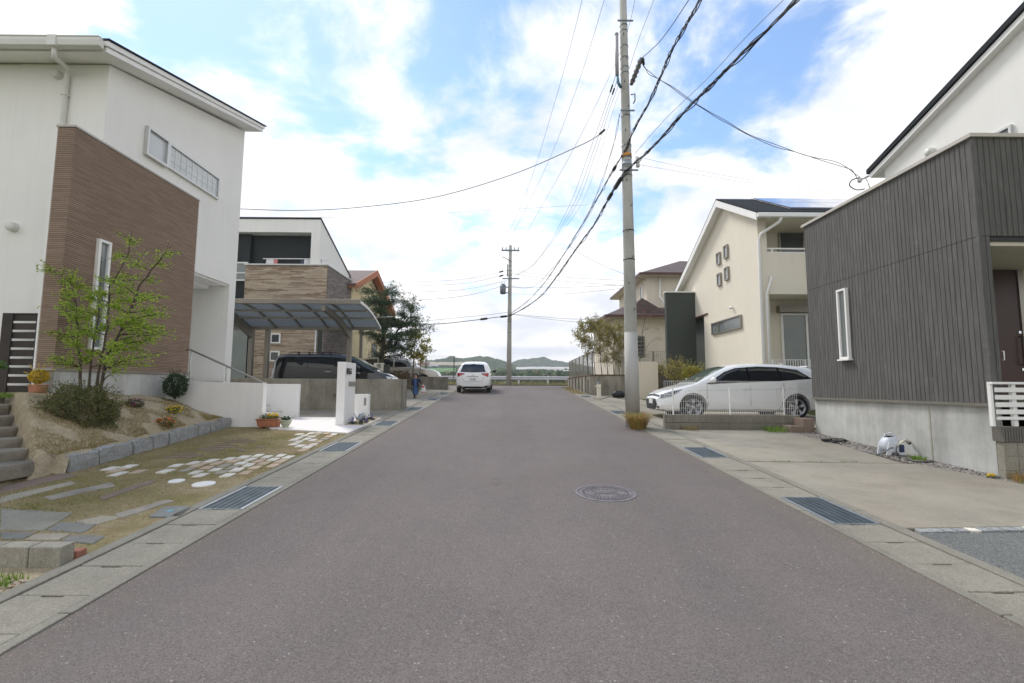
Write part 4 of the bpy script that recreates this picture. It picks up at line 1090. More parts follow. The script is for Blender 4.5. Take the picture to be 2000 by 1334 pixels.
# second small canopy farther back
CP2 = thing('carport', 'flat brown carport canopy with pale edge reaching out behind the conifer', 'carport', (-5.2, 22.5, 1.1))
q = [(-5.75, 21.2, 4.52), (-5.1, 21.2, 4.52), (-4.62, 22.6, 4.38), (-5.3, 23.6, 4.34), (-7.5, 23.4, 4.4), (-7.5, 21.2, 4.52)]
part('roof', MB().hexa([Vector(a_) for a_ in q], [Vector(a_)+Vector((0, 0, .02)) for a_ in q]), surf('brown_canopy', (.24, .19, .155), .7, .1, 2, .001, 40), CP2)
mb = MB(); mb.tube([q[5], q[0], q[1], q[2], q[3]], .03, 8); part('edge_trim', mb, M['frame_silver'], CP2)
part('post', MB().box(-6.9, -6.78, 22.4, 22.52, 1.2, 4.4), M['frame_taupe'], CP2)

# ================================================================ GARDEN WALLS, STEPS
# white stepped entrance of the left house
mb = MB()
mb.prism([(-7.62, .55), (-7.62, 1.60), (-5.46, 1.555), (-5.46, .50)], 'y', 10.90, 11.06)
solo('garden_wall', mb, M['stucco_white'], 'low white rendered wall running from the left house to the entrance steps, with the handrail on it', 'wall', bevel=.006)
mb = MB().box(-7.6, -5.38, 12.52, 12.66, .6, 1.545)
solo('garden_wall', mb, M['stucco_white'], 'short white rendered wall behind the entrance steps and terracotta trough', 'wall', bevel=.006)
t = thing('entrance_steps', 'white tiled steps rising between two low white walls to the left house', 'steps', (-6.3, 11.8, .6))
for i in range(5):
    x = -5.45-.305*i
    part('tread', MB().box(-7.6, x, 11.062, 12.518, .55+.155*i, .70+.155*i-.004), M['white_stone'] if False else surf('white_step_tile', (.70, .68, .63), .7, .06, 4, .002, 40), t, .006)
    part('nosing', MB().box(x-.03, x+.002, 11.064, 12.515, .697+.155*i, .701+.155*i), M['frame_taupe'], t)
q = [(-5.38, 12.50), (-5.38, 10.92), (-5.05, 10.50), (-3.23, 9.92), (-3.23, 12.50)]
mt = NT('white_floor_tile'); sx, sy, sz = mt.sep()
gx_ = mt.math('MAXIMUM', mt.math('LESS_THAN', mt.math('FRACT', mt.math('DIVIDE', sx, .55)), .018), mt.math('LESS_THAN', mt.math('FRACT', mt.math('DIVIDE', sy, .55)), .018))
mt.col(mt.mix(gx_, mt.mix(mt.noise(2, 4), (.76, .71, .67), (.86, .82, .78)), (.5, .47, .44))); mt.rough(.6)
struct('threshold', lift(MB().prism(q, 'z', -.1, .035)), mt.m, .006)
# handrail
t = thing('handrail', 'sloping metal handrail above the white entrance wall', 'handrail', (-6.5, 11, 1.55))
a_, b_ = at(370, 682, 11.0), at(517, 748, 10.98)
a_.y = 10.98; b_.y = 10.98
part('rail', MB().tube([a_+Vector((-.05, 0, -.02)), a_, b_, b_+Vector((.0, 0, -.06))], .022, 10), M['frame_bronze'], t)
for f_ in (.03, .5): 
    p_ = a_.lerp(b_, f_); part('post', MB().tube([p_, (p_.x, p_.y, 1.585)], .016, 8), M['frame_silver'], t)
part('bracket', MB().box(b_.x-.03, b_.x+.03, 10.95, 11.01, 1.556, 1.575), M['frame_silver'], t)

# concrete boundary walls
mb = MB(); 
mb.box(-12, -3.25, 14.66, 14.86, .55, 1.715); mb.box(-3.45, -3.22, 14.862, 15.48, .55, 1.712)
solo('boundary_wall', mb, M['conc_wall'], 'stained bare concrete wall behind the white gate pillar', 'wall', bevel=.006)
mb = MB(); mb.box(-11, -3.08, 24.8, 25.0, 1.1, 1.98)
solo('boundary_wall', mb, M['conc_wall'], 'stained concrete wall left of the white hatchback, in front of the beige car', 'wall', bevel=.006)
t = thing('boundary_wall', 'stained concrete retaining wall at the far right kerb below the bronze mesh fence', 'wall', (4, 22, 1.1))
mb = MB(); mb.box(3.62, 3.82, 21.36, 29.6, .9, 2.0); mb.box(3.62, 5.5, 21.30, 21.48, .9, 2.0)
part('wall', mb, M['conc_wall'], t, .006)
for y in (22.6, 23.7, 24.8, 26.0, 27.3, 28.5): part('buttress', MB().box(3.56, 3.618, y, y+.16, .9, 1.99), M['conc_curb'], t)
part('niche_shade', MB().box(3.612, 3.619, 21.95, 22.25, 1.2, 1.85), M['black_metal'], t)  # flat black plate painting the shade of a recess; wall is not hollowed
part('planting_strip', MB().box(3.60, 3.86, 21.28, 29.6, 2.002, 2.06).box(3.862, 5.5, 21.28, 21.5, 2.002, 2.06), concrete('rusty_cap', (.16, .115, .08), .6, .4), t)

def mesh_fence(name, label, pts, z0s, z1s, mat, post_every, wire=.0022, gap=.05, rails=3, postr=.02, postmat=None, group=None, postlist=None, cat='fence', hgap=None):
    """welded mesh panels between pts (x,y); z0s/z1s heights at each point"""
    t = thing(name, label, cat, (pts[0][0], pts[0][1], z0s[0]), group)
    w = MB(); ps = []
    for i in range(len(pts)-1):
        a, b = Vector(pts[i]), Vector(pts[i+1]); L = (b-a).length; d = (b-a)/L
        n = max(1, int(L/gap)); nr = Vector((-d.y, d.x))
        for k in range(n+1):
            f = k/n; p = a+d*L*f; z0 = z0s[i]+(z0s[i+1]-z0s[i])*f; z1 = z1s[i]+(z1s[i+1]-z1s[i])*f
            c_ = [(p+nr*wire+d*wire), (p+nr*wire-d*wire), (p-nr*wire-d*wire), (p-nr*wire+d*wire)]
            w.hexa([(q.x, q.y, z0) for q in c_], [(q.x, q.y, z1) for q in c_])
        for r in range(rails+1):
            f0 = r/rails; za = z0s[i]+(z1s[i]-z0s[i])*f0; zb = z0s[i+1]+(z1s[i+1]-z0s[i+1])*f0
            q = nr*wire*1.6
            w.hexa([(a.x+q.x, a.y+q.y, za-wire), (b.x+q.x, b.y+q.y, zb-wire), (b.x-q.x, b.y-q.y, zb-wire), (a.x-q.x, a.y-q.y, za-wire)],
                   [(a.x+q.x, a.y+q.y, za+wire*1.5), (b.x+q.x, b.y+q.y, zb+wire*1.5), (b.x-q.x, b.y-q.y, zb+wire*1.5), (a.x-q.x, a.y-q.y, za+wire*1.5)])
        m_ = int(L/post_every)
        for k in range(m_+1): ps.append((a+d*min(L, k*post_every), z0s[i]+(z0s[i+1]-z0s[i])*k*post_every/L, z1s[i]+(z1s[i+1]-z1s[i])*min(1, k*post_every/L)))
    part('mesh', w, mat, t)
    if postlist: ps = postlist
    for p, z0, z1 in ps: part('post', MB().box(p[0]-postr, p[0]+postr, p[1]+.012, p[1]+.012+postr*2, z0-.05, z1+.01), postmat or mat, t)
    return t
mesh_fence('mesh_fence', 'bronze mesh fence on top of the retaining wall at the far right kerb', [(3.72, 29.5), (3.72, 21.42), (7.2, 21.42)], [2.06, 2.06, 2.06], [3.06, 3.10, 3.10], M['frame_bronze'], 1.35, .004, .09, 2, .028)
mesh_fence('mesh_fence', 'tall thin black posted mesh fence behind the beige car', [(-7.9, 27.6), (-3.1, 27.6)], [2.0, 2.0], [3.22, 3.22], M['grey_wire'], 1.6, .003, .10, 2, .025, M['black_metal'])
# block wall and white fence below the white estate car
t = thing('block_wall', 'low ribbed concrete block wall in front of the white estate car', 'wall', (5, 10.9, .5))
mb = MB(); 
for r in range(2):
    x = 3.47-(.18 if r else 0); 
    while x < 6.5:
        a_, b_ = max(3.47, x), min(6.5, x+.36)
        if b_-a_ > .02:
            z0 = .56+r*.175 if r else .42
            z1 = .56+r*.175+.17 if r else .728
            mb.box(a_+.003, b_-.003, 10.86, 10.97, z0, z1)
            nb = int((b_-a_)/.03)
            for k in range(nb): mb.box(a_+.008+k*.03, a_+.024+k*.03, 10.850, 10.8595, z0+.004, z1-.003)
        x += .36
part('block', mb, M['conc_block'], t)
F1 = mesh_fence('mesh_fence', 'white welded mesh fence on the block wall in front of the white estate car', [(3.50, 10.92), (6.48, 10.92)], [.90, .90], [1.655, 1.655], M['white_paint'], 1.2, .0022, .042, 5, .010, postlist=[((3.70, 10.92), .9, 1.5), ((4.98, 10.92), .9, 1.5), ((6.2, 10.92), .9, 1.5)])
mesh_fence('mesh_fence', 'white vertical bar fence behind the roof of the white estate car', [(8.0, 14.6), (10.2, 14.6)], [1.2, 1.2], [2.36, 2.36], M['white_paint'], 1.0, .006, .075, 1, .02)
# brown steps by the charcoal house
for i, (x0, z1) in enumerate(((6.02, .70), (6.302, .86))):
    solo('timber_step', MB().box(x0, 6.30 if i == 0 else 6.54, 10.42, 10.80, .5, z1-.14*0), M['brown_stone'], ['lower brown step at the corner of the charcoal house', 'upper brown step at the corner of the charcoal house'][i], 'step', 'brown steps by the charcoal house', bevel=.01)
# right-hand block wall with corrugated cap and white slat fence
t = thing('block_wall', 'grid patterned concrete block wall with ribbed cap at the right picture edge', 'wall', (7.4, 6.4, .4))
mb = MB()
for r in range(4):
    for k in range(9):
        x = 6.47+k*.183; z = .82-.183*(r+1)
        mb.box(x+.004, x+.179, 6.38, 6.48, z+.004, z+.179)
part('block', mb, M['conc_block'], t, .003)
part('mortar', MB().box(6.475, 8.1, 6.386, 6.48, .0, .818), M['conc_curb'], t)
mb = MB()
for k in range(46): mb.box(6.45+k*.036, 6.45+k*.036+.020, 6.352, 6.50, .825, 1.02)
mb.box(6.452, 8.1, 6.362, 6.49, .823, 1.017)
part('ribbed_cap', mb, concrete('dark_cap', (.17, .16, .14), .7, .3), t)
t = thing('slat_fence', 'white horizontal slat fence on the grid patterned block wall at the right edge', 'fence', (7.3, 6.4, 1.02))
for (ya, yb) in ((746, 750.6), (757, 766), (771.5, 780.5), (786, 795), (800, 809), (814, 820)):
    z1, z0 = at(1960, ya, 6.38).z, at(1960, yb, 6.38).z
    top_ = ya < 750
    part('slat', MB().box(6.37 if top_ else 6.42, 8.1, 6.36 if top_ else 6.372, 6.43 if top_ else 6.395, z0, z1), M['white_paint'], t, .003)
for x in (6.375, 6.66, 7.6): part('post', MB().box(x, x+(.035 if x < 6.4 else .055), 6.397, 6.445, 1.022, 1.60), M['white_paint'], t, .003)
# beige gate pillar wall
solo('gate_pillar', MB().box(5.27, 5.95, 19.75, 19.95, .9, 2.545).box(5.952, 6.10, 19.75, 20.4, .9, 2.54), M['stucco_beige'], 'plain beige rendered gate wall right of the thick utility pole', 'wall', bevel=.01)
solo('block_wall', MB().box(6.12, 7.7, 20.3, 20.45, .9, 1.98), concrete('brown_block', (.20, .17, .14), .5, .3), 'low brown block wall between the beige gate wall and the green fin wall', 'wall', bevel=.01)
# ================================================================ VEHICLES
def interp(tab, x):
    if x <= tab[0][0]: return tab[0][1]
    for (a, va), (b, vb) in zip(tab, tab[1:]):
        if x <= b:
            t = (x-a)/(b-a); return va+(vb-va)*t
    return tab[-1][1]
class Car:
    """closed hull lofted along the length; windows, lamps and trims are laid on it by ray casting.
    local axes: x forward, y left, z up, origin on the ground under the middle"""
    def __init__(s, root, paint, L, top, belt, half, roofhalf, zb, wheels, wr, tumble=1.0, arch=1.18):
        s.root = root; s.L = L; s.top = top; s.belt = belt; s.half = half; s.rh = roofhalf
        xs = sorted(set([t[0] for t in top]+[h[0] for h in half]+[i*.08-L/2 for i in range(int(L/.08)+1)]+[-L/2, L/2]))
        xs = [x for x in xs if -L/2 <= x <= L/2]
        rings = []
        for x in xs:
            zt = interp(top, x); w = interp(half, x); zbelt = min(interp(belt, x), zt-.03); r = min(interp(roofhalf, x), w-.01)
            z0 = interp(zb, x)
            cab = max(0, zt-zbelt)
            k = min(1, cab/.30)
            wr_ = w*.97*(1-k)+r*k
            ring = [(0, z0), (w*.80, z0), (w*.955, z0+.05), (w*.985, z0+.16), (w, z0+(zbelt-z0)*.45), (w*.995, z0+(zbelt-z0)*.72), (w*.985-.004, zbelt-.04), (w*.965, zbelt),
                    ((w*.965)*.62+wr_*.38, zbelt+cab*.38), ((w*.965)*.18+wr_*.82, zbelt+cab*.80), (wr_*.93, zt-cab*.035-.006*(1-k)), (wr_*.78, zt-.004+.008*k), (wr_*.4, zt+.012*k), (0, zt+.018*k)]
            rings.append([(x, y, z) for y, z in ring])
        mb = MB(); n = len(rings[0]); full = []
        for rg in rings:
            full.append(rg + [(x, -y, z) for x, y, z in reversed(rg[1:-1])])
        m_ = len(full[0]); vs = [v for f in full for v in f]; fs = []
        for i in range(len(full)-1):
            for k in range(m_):
                k2 = (k+1) % m_
                fs.append((i*m_+k, (i+1)*m_+k, (i+1)*m_+k2, i*m_+k2))
        fs.append(tuple(range(m_))); fs.append(tuple((len(full)-1)*m_+k for k in reversed(range(m_))))
        me = bpy.data.meshes.new('body'); me.from_pydata(vs, [], fs); me.update()
        bm = bmesh.new(); bm.from_mesh(me); bmesh.ops.recalc_face_normals(bm, faces=bm.faces)
        if bm.calc_volume(signed=True) < 0: bmesh.ops.reverse_faces(bm, faces=bm.faces)
        bm.to_mesh(me); bm.free()
        ob = bpy.data.objects.new('body', me); COL.objects.link(ob)
        # wheel openings cut from the hull
        cut = MB()
        for wx in wheels:
            for sg in (-1, 1):
                n_ = 40; r = wr*arch
                w_ = interp(half, wx); y0, y1 = sg*(w_-.24), sg*(w_+.2)
                ca = [(wx+r*math.cos(2*math.pi*i/n_), wr+r*math.sin(2*math.pi*i/n_)) for i in range(n_)]
                cut.prism(ca, 'y', min(y0, y1), max(y0, y1))
        cme = bpy.data.meshes.new('cut'); cme.from_pydata(cut.v, [], cut.f); cme.update()
        bm = bmesh.new(); bm.from_mesh(cme); bmesh.ops.recalc_face_normals(bm, faces=bm.faces)
        if bm.calc_volume(signed=True) < 0: bmesh.ops.reverse_faces(bm, faces=bm.faces)
        bm.to_mesh(cme); bm.free()
        co = bpy.data.objects.new('cut', cme); COL.objects.link(co)
        bv = ob.modifiers.new('s', 'SUBSURF'); bv.levels = 1; bv.render_levels = 1
        md = ob.modifiers.new('b', 'BOOLEAN'); md.object = co; md.operation = 'DIFFERENCE'; md.solver = 'EXACT'; md.use_self = True
        dg = bpy.context.evaluated_depsgraph_get(); dg.update()
        me2 = bpy.data.meshes.new_from_object(ob.evaluated_get(dg))
        bpy.data.objects.remove(ob); bpy.data.objects.remove(co)
        me2.materials.clear(); me2.materials.append(paint)
        for p in me2.polygons: p.use_smooth = True
        try: me2.set_sharp_from_angle(angle=R(32))
        except Exception: pass
        b = bpy.data.objects.new('body', me2); COL.objects.link(b); b.parent = root; ORG[b.name] = Vector((0, 0, 0)); s.body = b
        s.bvh = BVHTree.FromPolygons([v.co for v in me2.vertices], [tuple(p.vertices) for p in me2.polygons])
        # dark liners inside the openings
        s.wheels(wheels, wr)
    def cast(s, o, d):
        h = s.bvh.ray_cast(Vector(o), Vector(d)); return h[0], h[1]
    def patch(s, view, topl, botl, mat, name='trim', off=.004, parent=None, nu=4, nv=3, both=False, label=None):
        """view 'l' (left, coords x,z), 'r', 'f' front (y,z), 'b' back (y,z), 't' top (x,y)"""
        mb = MB()
        views = [view] + ([{'l': 'r', 'r': 'l'}[view]] if both else [])
        outs = []
        for vw in views:
            mb = MB()
            n = len(topl)-1
            def P(u, v):
                i = min(n-1, int(u*n)); t = u*n-i
                a = Vector(topl[i]).lerp(Vector(topl[i+1]), t); b = Vector(botl[i]).lerp(Vector(botl[i+1]), t)
                q = a.lerp(b, v)
                if vw == 'l': o, d = (q.x, 3, q.y), (0, -1, 0)
                elif vw == 'r': o, d = (q.x, -3, q.y), (0, 1, 0)
                elif vw == 'f': o, d = (6, q.x, q.y), (-1, 0, 0)
                elif vw == 'b': o, d = (-6, q.x, q.y), (1, 0, 0)
                else: o, d = (q.x, q.y, 4), (0, 0, -1)
                h, nn = s.cast(o, d)
                if h is None: h = Vector(o)+Vector(d)*3; nn = -Vector(d)
                if nn.dot(Vector(d)) > 0: nn = -nn
                return h - Vector(d)*off*.5 + nn*off*.7
            N_ = n*nu
            mb.grid(P, N_, nv)
            outs.append(part(name, mb, mat, parent or s.root, label=label))
        return outs
    def wheels(s, xs, r):
        for wx in xs:
            w_ = interp(s.half, wx)
            for sg in (-1, 1):
                mb = MB(); y0 = w_-.20; yo = w_-.015
                prof = [(.02, y0), (r*.80, y0), (r*.97, y0+.02), (r, y0+.05), (r, yo-.04), (r*.96, yo-.012), (r*.75, yo), (r*.70, yo-.008)]
                rot = Matrix.Rotation(R(-90), 4, 'X') if sg > 0 else Matrix.Rotation(R(90), 4, 'X')
                mb.lathe(prof, (wx, 0, r), 32, rot)
                w = part('wheel', mb, M['rubber'], s.root)
                rim = MB()
                rim.lathe([(r*.70, yo-.010), (r*.66, yo-.014), (r*.63, yo-.05), (r*.62, yo-.12)], (wx, 0, r), 32, rot)
                rim.lathe([(.001, yo-.02), (.045, yo-.02), (.055, yo-.04)], (wx, 0, r), 16, rot)
                for k in range(5):
                    for dd in (-.17, .17):
                        a = 2*math.pi*k/5+.3; a2 = a+dd*.75
                        p0 = Vector((math.cos(a)*.04, 0, math.sin(a)*.04)); p1 = Vector((math.cos(a2)*r*.66, 0, math.sin(a2)*r*.66))
                        q = Vector((-math.sin(a2), 0, math.cos(a2)))*.017; q0 = q*.9
                        ya_ = sg*(yo-.016); yb_ = sg*(yo-.035)
                        o = Vector((wx, 0, r))
                        f = lambda p, y: o+Vector((p.x, y, p.z))
                        rim.hexa([f(p0-q0, yb_), f(p0+q0, yb_), f(p1+q, yb_), f(p1-q, yb_)], [f(p0-q0, ya_), f(p0+q0, ya_), f(p1+q, ya_), f(p1-q, ya_)])
                part('rim', rim, M['alloy'], w)
                dk = MB(); dk.lathe([(.001, yo-.10), (r*.62, yo-.10)], (wx, 0, r), 24, rot); part('brake_disc', dk, M['black_metal'], w)
    def mirror(s, x, z, paint, w):
        for sg in (-1, 1):
            mb = MB(); c_ = Vector((x, sg*(w+.10), z))
            def f(u, v):
                t = 2*math.pi*u; ph = math.pi*v
                return c_+Vector((math.cos(ph)*.075 if False else math.sin(ph)*math.cos(t)*.065, math.cos(ph)*.10*1.0, math.sin(ph)*math.sin(t)*.075))
            mb.grid(f, 14, 10); mb.tube([(x+.02, sg*(w-.04), z-.06), (x+.01, sg*(w+.06), z-.03)], .02, 8)
            part('door_mirror', mb, paint, s.root)
def line3(s, view, pts, w, mat, name, parent=None, both=False):
    """thin seam drawn as a narrow ribbon on the body"""
    for vw in [view]+([{'l': 'r', 'r': 'l'}[view]] if both else []):
        top = []; bot = []
        for i, p in enumerate(pts):
            a = Vector(pts[max(0, i-1)]); b = Vector(pts[min(len(pts)-1, i+1)]); d = (b-a).normalized(); n = Vector((-d.y, d.x))*w/2
            top.append(tuple(Vector(p)+n)); bot.append(tuple(Vector(p)-n))
        s.patch(vw, top, bot, mat, name, .0025, parent, 3, 1)

# ---- white estate car in the right lot; nose towards the road (-X)
def lot(y): return zr(y)
ec = thing('car', 'white estate car parked nose out behind the mesh fence in the right lot', 'car', (6.10, 13.30, lot(13.3)-.01), rot=(0, 0, math.pi), local=True)
L = 4.42
top = [(-2.21, .62), (-2.19, .84), (-2.12, 1.04), (-1.98, 1.22), (-1.84, 1.335), (-1.6, 1.375), (-1.0, 1.425), (-.4, 1.44), (.1, 1.415), (.38, 1.35), (.65, 1.24), (1.0, 1.05), (1.24, .915), (1.6, .82), (1.95, .72), (2.10, .64), (2.19, .52), (2.21, .42)]
belt = [(-2.21, .60), (-1.9, 1.03), (-1.2, 1.0), (0, .945), (.9, .885), (1.3, .82), (2.21, .40)]
half = [(-2.21, .60), (-2.12, .70), (-1.9, .775), (-1.4, .81), (0, .82), (1.2, .815), (1.6, .79), (1.95, .72), (2.12, .60), (2.21, .46)]
rh = [(-2.21, .50), (-1.95, .57), (-1.4, .60), (0, .60), (.5, .59), (1.2, .66), (2.21, .5)]
zb = [(-2.21, .32), (-1.9, .20), (-1, .17), (1, .17), (1.9, .17), (2.21, .20)]
C1 = Car(ec, M['car_white'], L, top, belt, half, rh, zb, (-1.33, 1.34), .305)
G = M['car_glass']
# side glass: front door, rear door, quarter  (left of the car faces away; 'l' and 'r' both built)
for tl, bl, nm in (([(.40, 1.205), (.15, 1.295), (-.10, 1.335)], [(.93, .905), (.35, .94), (-.10, .975)], 'front_window'),
                   ([(-.15, 1.347), (-.5, 1.345), (-.90, 1.32)], [(-.15, .98), (-.5, .99), (-.95, 1.01)], 'rear_window'),
                   ([(-.94, 1.325), (-1.25, 1.30), (-1.42, 1.255)], [(-.99, 1.012), (-1.35, 1.03), (-1.70, 1.055)], 'quarter_window')):
    C1.patch('l', tl, bl, G, nm, .005, both=True, nu=6, nv=6)
C1.patch('l', [(.45, 1.215), (.16, 1.315), (-.4, 1.36), (-.95, 1.342), (-1.45, 1.275)], [(1.0, .885), (.2, .93), (-.4, .965), (-.95, .99), (-1.78, 1.04)], surf('matt_black_trim', (.008, .008, .009), .95, .05, 3, 0, spec=.03), 'window_surround', .003, both=True, nu=8, nv=8)
C1.patch('t', [(.36, .50), (.36, -.50)], [(1.20, .66), (1.20, -.66)], M['pane_green'], 'windscreen', .006, nu=12, nv=10)
C1.patch('b', [(-.48, 1.30), (.48, 1.30)], [(-.56, 1.04), (.56, 1.04)], G, 'rear_screen', .006, nu=10, nv=6)
# headlamp wrapping the corner, grille, bumper mouth
C1.patch('r', [(1.58, .765), (1.85, .70), (2.10, .62)], [(1.62, .735), (1.86, .57), (2.13, .51)], surf('lamp_glass', (.22, .24, .26), .1, .4, 25, 0, coat=1.0), 'headlight', .006, both=True, nu=5, nv=4)
C1.patch('r', [(1.70, .715), (1.83, .69)], [(1.72, .70), (1.86, .62)], M['black_metal'], 'lamp_surround', .009, both=True, nu=4, nv=3)
C1.patch('f', [(-.52, .60), (0, .635), (.52, .60)], [(-.52, .555), (0, .58), (.52, .555)], M['black_metal'], 'upper_grille', .006, nu=6, nv=3)
C1.patch('f', [(-.40, .50), (0, .51), (.40, .50)], [(-.58, .23), (0, .22), (.58, .23)], M['black_metal'], 'lower_grille', .006, nu=8, nv=5)
C1.patch('f', [(-.60, .235), (0, .225), (.60, .235)], [(-.60, .205), (0, .20), (.60, .205)], M['chrome'], 'lip', .008, nu=6, nv=2)
part('number_plate', MB().box(2.20, 2.215, -.16, .16, .36, .53), M['plate_white'], ec)
DL = M['black_wire']
for pts in ([(-.14, 1.36), (-.14, .6), (-.12, .24)], [(.98, .86), (1.0, .6), (.93, .24)], [(-1.0, .93), (-1.02, .62), (-.92, .34), (-.86, .24)]):
    line3(C1, 'l', pts, .009, DL, 'door_seam', both=True)
line3(C1, 'l', [(1.0, .915), (0, .945), (-.95, .985), (-1.9, 1.065)], .014, M['chrome'], 'belt_trim', both=True)
line3(C1, 'l', [(1.75, .70), (.9, .735), (-.5, .76), (-1.95, .80)], .012, surf('crease_shade_grey', (.62, .63, .63), .4, .02, 3, 0), 'crease_shade', both=True)  # grey ribbon paints the shade of a body fold; hull is smooth
line3(C1, 'l', [(1.0, .23), (0, .225), (-.9, .23)], .05, surf('sill_grey', (.33, .34, .34), .5, .1, 3, 0), 'sill', both=True)
for x, z in ((-.02, .775), (-.92, .80)):
    for sg in (-1, 1):
        h, n_ = C1.cast((x, sg*3, z), (0, -sg, 0))
        part('door_handle', MB().tube([(x-.10, h.y+sg*.012, z), (x-.08, h.y+sg*.028, z), (x+.08, h.y+sg*.028, z), (x+.10, h.y+sg*.012, z)], .013, 8), M['car_white'], ec)
C1.mirror(.86, 1.0, M['car_white'], .82)
C1.patch('l', [(-2.12, .94), (-1.85, .97)], [(-2.14, .82), (-1.95, .85)], M['red_lamp'], 'tail_light', .006, both=True)
part('roof_spoiler', MB().box(-2.06, -1.80, -.50, .50, 1.365, 1.39), M['car_white'], ec, .01)
part('roof_antenna', MB().prism([(-1.45, 1.42), (-1.30, 1.42), (-1.42, 1.49)], 'y', -.015, .015), M['car_white'], ec)

# ---- white hatchback seen from behind on the left side of the street
hb = thing('car', 'white hatchback with red tail lamps parked at the head of the street, seen from behind', 'car', (-1.62, 24.05, zr(24.05)), rot=(math.atan(SLOPE), 0, 0), local=True)
hb.rotation_euler = (0, -math.atan(SLOPE), math.pi/2)
L = 3.75
top = [(-1.875, .60), (-1.86, .86), (-1.80, .95), (-1.66, 1.16), (-1.50, 1.345), (-1.30, 1.385), (-.6, 1.42), (.2, 1.40), (.55, 1.30), (1.0, 1.02), (1.2, .93), (1.6, .80), (1.8, .62), (1.875, .45)]
belt = [(-1.875, .58), (-1.7, .92), (-.5, .90), (.8, .85), (1.1, .82), (1.875, .40)]
half = [(-1.875, .70), (-1.80, .765), (-1.5, .80), (0, .81), (1.2, .80), (1.6, .74), (1.875, .50)]
rh = [(-1.875, .56), (-1.5, .555), (0, .57), (.5, .56), (1.1, .64), (1.875, .5)]
zb = [(-1.875, .30), (-1.5, .20), (1.5, .18), (1.875, .22)]
C2 = Car(hb, M['car_white'], L, top, belt, half, rh, zb, (-1.15, 1.15), .29)
C2.patch('b', [(-.47, 1.30), (0, 1.315), (.47, 1.30)], [(-.575, .965), (0, .945), (.575, .965)], G, 'rear_screen', .006, nu=10, nv=8)
C2.patch('b', [(-.72, .92), (-.56, .915), (-.36, .90)], [(-.70, .74), (-.60, .78), (-.40, .86)], M['red_lamp'], 'tail_light', .008, nu=6, nv=4)
C2.patch('b', [(.36, .90), (.56, .915), (.72, .92)], [(.40, .86), (.60, .78), (.70, .74)], M['red_lamp'], 'tail_light', .008, nu=6, nv=4)
C2.patch('b', [(-.66, .36), (-.50, .33)], [(-.66, .28), (-.54, .28)], M['black_metal'], 'reflector_pocket', .008)
C2.patch('b', [(.50, .33), (.66, .36)], [(.54, .28), (.66, .28)], M['black_metal'], 'reflector_pocket', .008)
C2.patch('b', [(-.40, .27), (-.3, .315), (.3, .315), (.40, .27)], [(-.46, .215), (-.3, .215), (.3, .215), (.46, .215)], M['black_metal'], 'diffuser', .010, nu=5, nv=3)
line3(C2, 'b', [(-.52, .74), (-.44, .62), (-.40, .52), (.40, .52), (.44, .62), (.52, .74)], .012, surf('seam_grey', (.25, .26, .27), .6, .1, 3, 0), 'tailgate_seam')
line3(C2, 'b', [(-.26, .765), (0, .775), (.26, .765)], .022, M['black_metal'], 'boot_handle')
h, _ = C2.cast((-6, 0, .64), (1, 0, 0))
part('number_plate', MB().box(h.x-.014, h.x-.002, -.165, .165, .565, .725), M['plate_white'], hb)
def txt(body, size, mat, parent, loc, rot, name='lettering', ext=.002):
    cu = bpy.data.curves.new(name, 'FONT'); cu.body = body; cu.size = size; cu.extrude = ext; cu.align_x = 'CENTER'; cu.align_y = 'CENTER'
    o = bpy.data.objects.new(name, cu); COL.objects.link(o)
    dg = bpy.context.evaluated_depsgraph_get(); dg.update()
    me = bpy.data.meshes.new_from_object(o.evaluated_get(dg)); bpy.data.objects.remove(o)
    me.materials.clear(); me.materials.append(mat)
    o = bpy.data.objects.new(name, me); COL.objects.link(o); o.parent = parent; o.location = loc; o.rotation_euler = rot; return o
txt('11-58', .085, M['plate_green'], hb, (h.x-.016, 0, .625), (R(90), 0, R(-90)))
part('badge', MB().box(h.x-.012, h.x-.004, -.05, .05, .82, .85), M['chrome'], hb, .01)
part('high_brake_lamp', MB().box(-1.60, -1.56, -.10, .10, 1.305, 1.325), surf('dark_red', (.12, .01, .012), .3, .1, 3, 0), hb)
C2.patch('l', [(.35, 1.22), (-.30, 1.31)], [(.80, .90), (-.30, .93)], G, 'side_window', .005, both=True, nu=6, nv=5)
C2.patch('l', [(-.36, 1.31), (-1.25, 1.25)], [(-.36, .94), (-1.35, 1.02)], G, 'side_window', .005, both=True, nu=6, nv=5)
C2.mirror(.72, .95, M['black_metal'], .80)
part('rear_wiper', MB().tube([(-1.79, .02, .985), (-1.775, -.28, 1.02)], .010, 6), M['black_metal'], hb)
part('roof_antenna', MB().tube([(-1.2, 0, 1.40), (-1.32, 0, 1.47)], .008, 6), M['black_metal'], hb)

# ---- black minivan under the carport, nose towards the road (+X)
bv_ = thing('car', 'black minivan parked under the curved carport behind the bare concrete wall', 'car', (-6.62, 18.95, zr(18.95)-.02), local=True)
L = 4.62
top = [(-2.31, .7), (-2.29, 1.2), (-2.20, 1.50), (-2.05, 1.66), (-1.8, 1.70), (-.6, 1.72), (.2, 1.70), (.62, 1.63), (.9, 1.50), (1.4, 1.18), (1.62, 1.06), (2.0, .96), (2.22, .84), (2.31, .62)]
belt = [(-2.31, .68), (-2.1, 1.12), (0, 1.08), (1.3, 1.0), (1.6, .98), (2.31, .60)]
half = [(-2.31, .70), (-2.1, .80), (0, .83), (1.4, .82), (2.0, .74), (2.31, .52)]
rh = [(-2.31, .62), (-1.9, .66), (0, .66), (.8, .62), (1.5, .68), (2.31, .5)]
zb = [(-2.31, .28), (2.31, .22)]
C3 = Car(bv_, M['car_black'], L, top, belt, half, rh, zb, (-1.45, 1.42), .33)
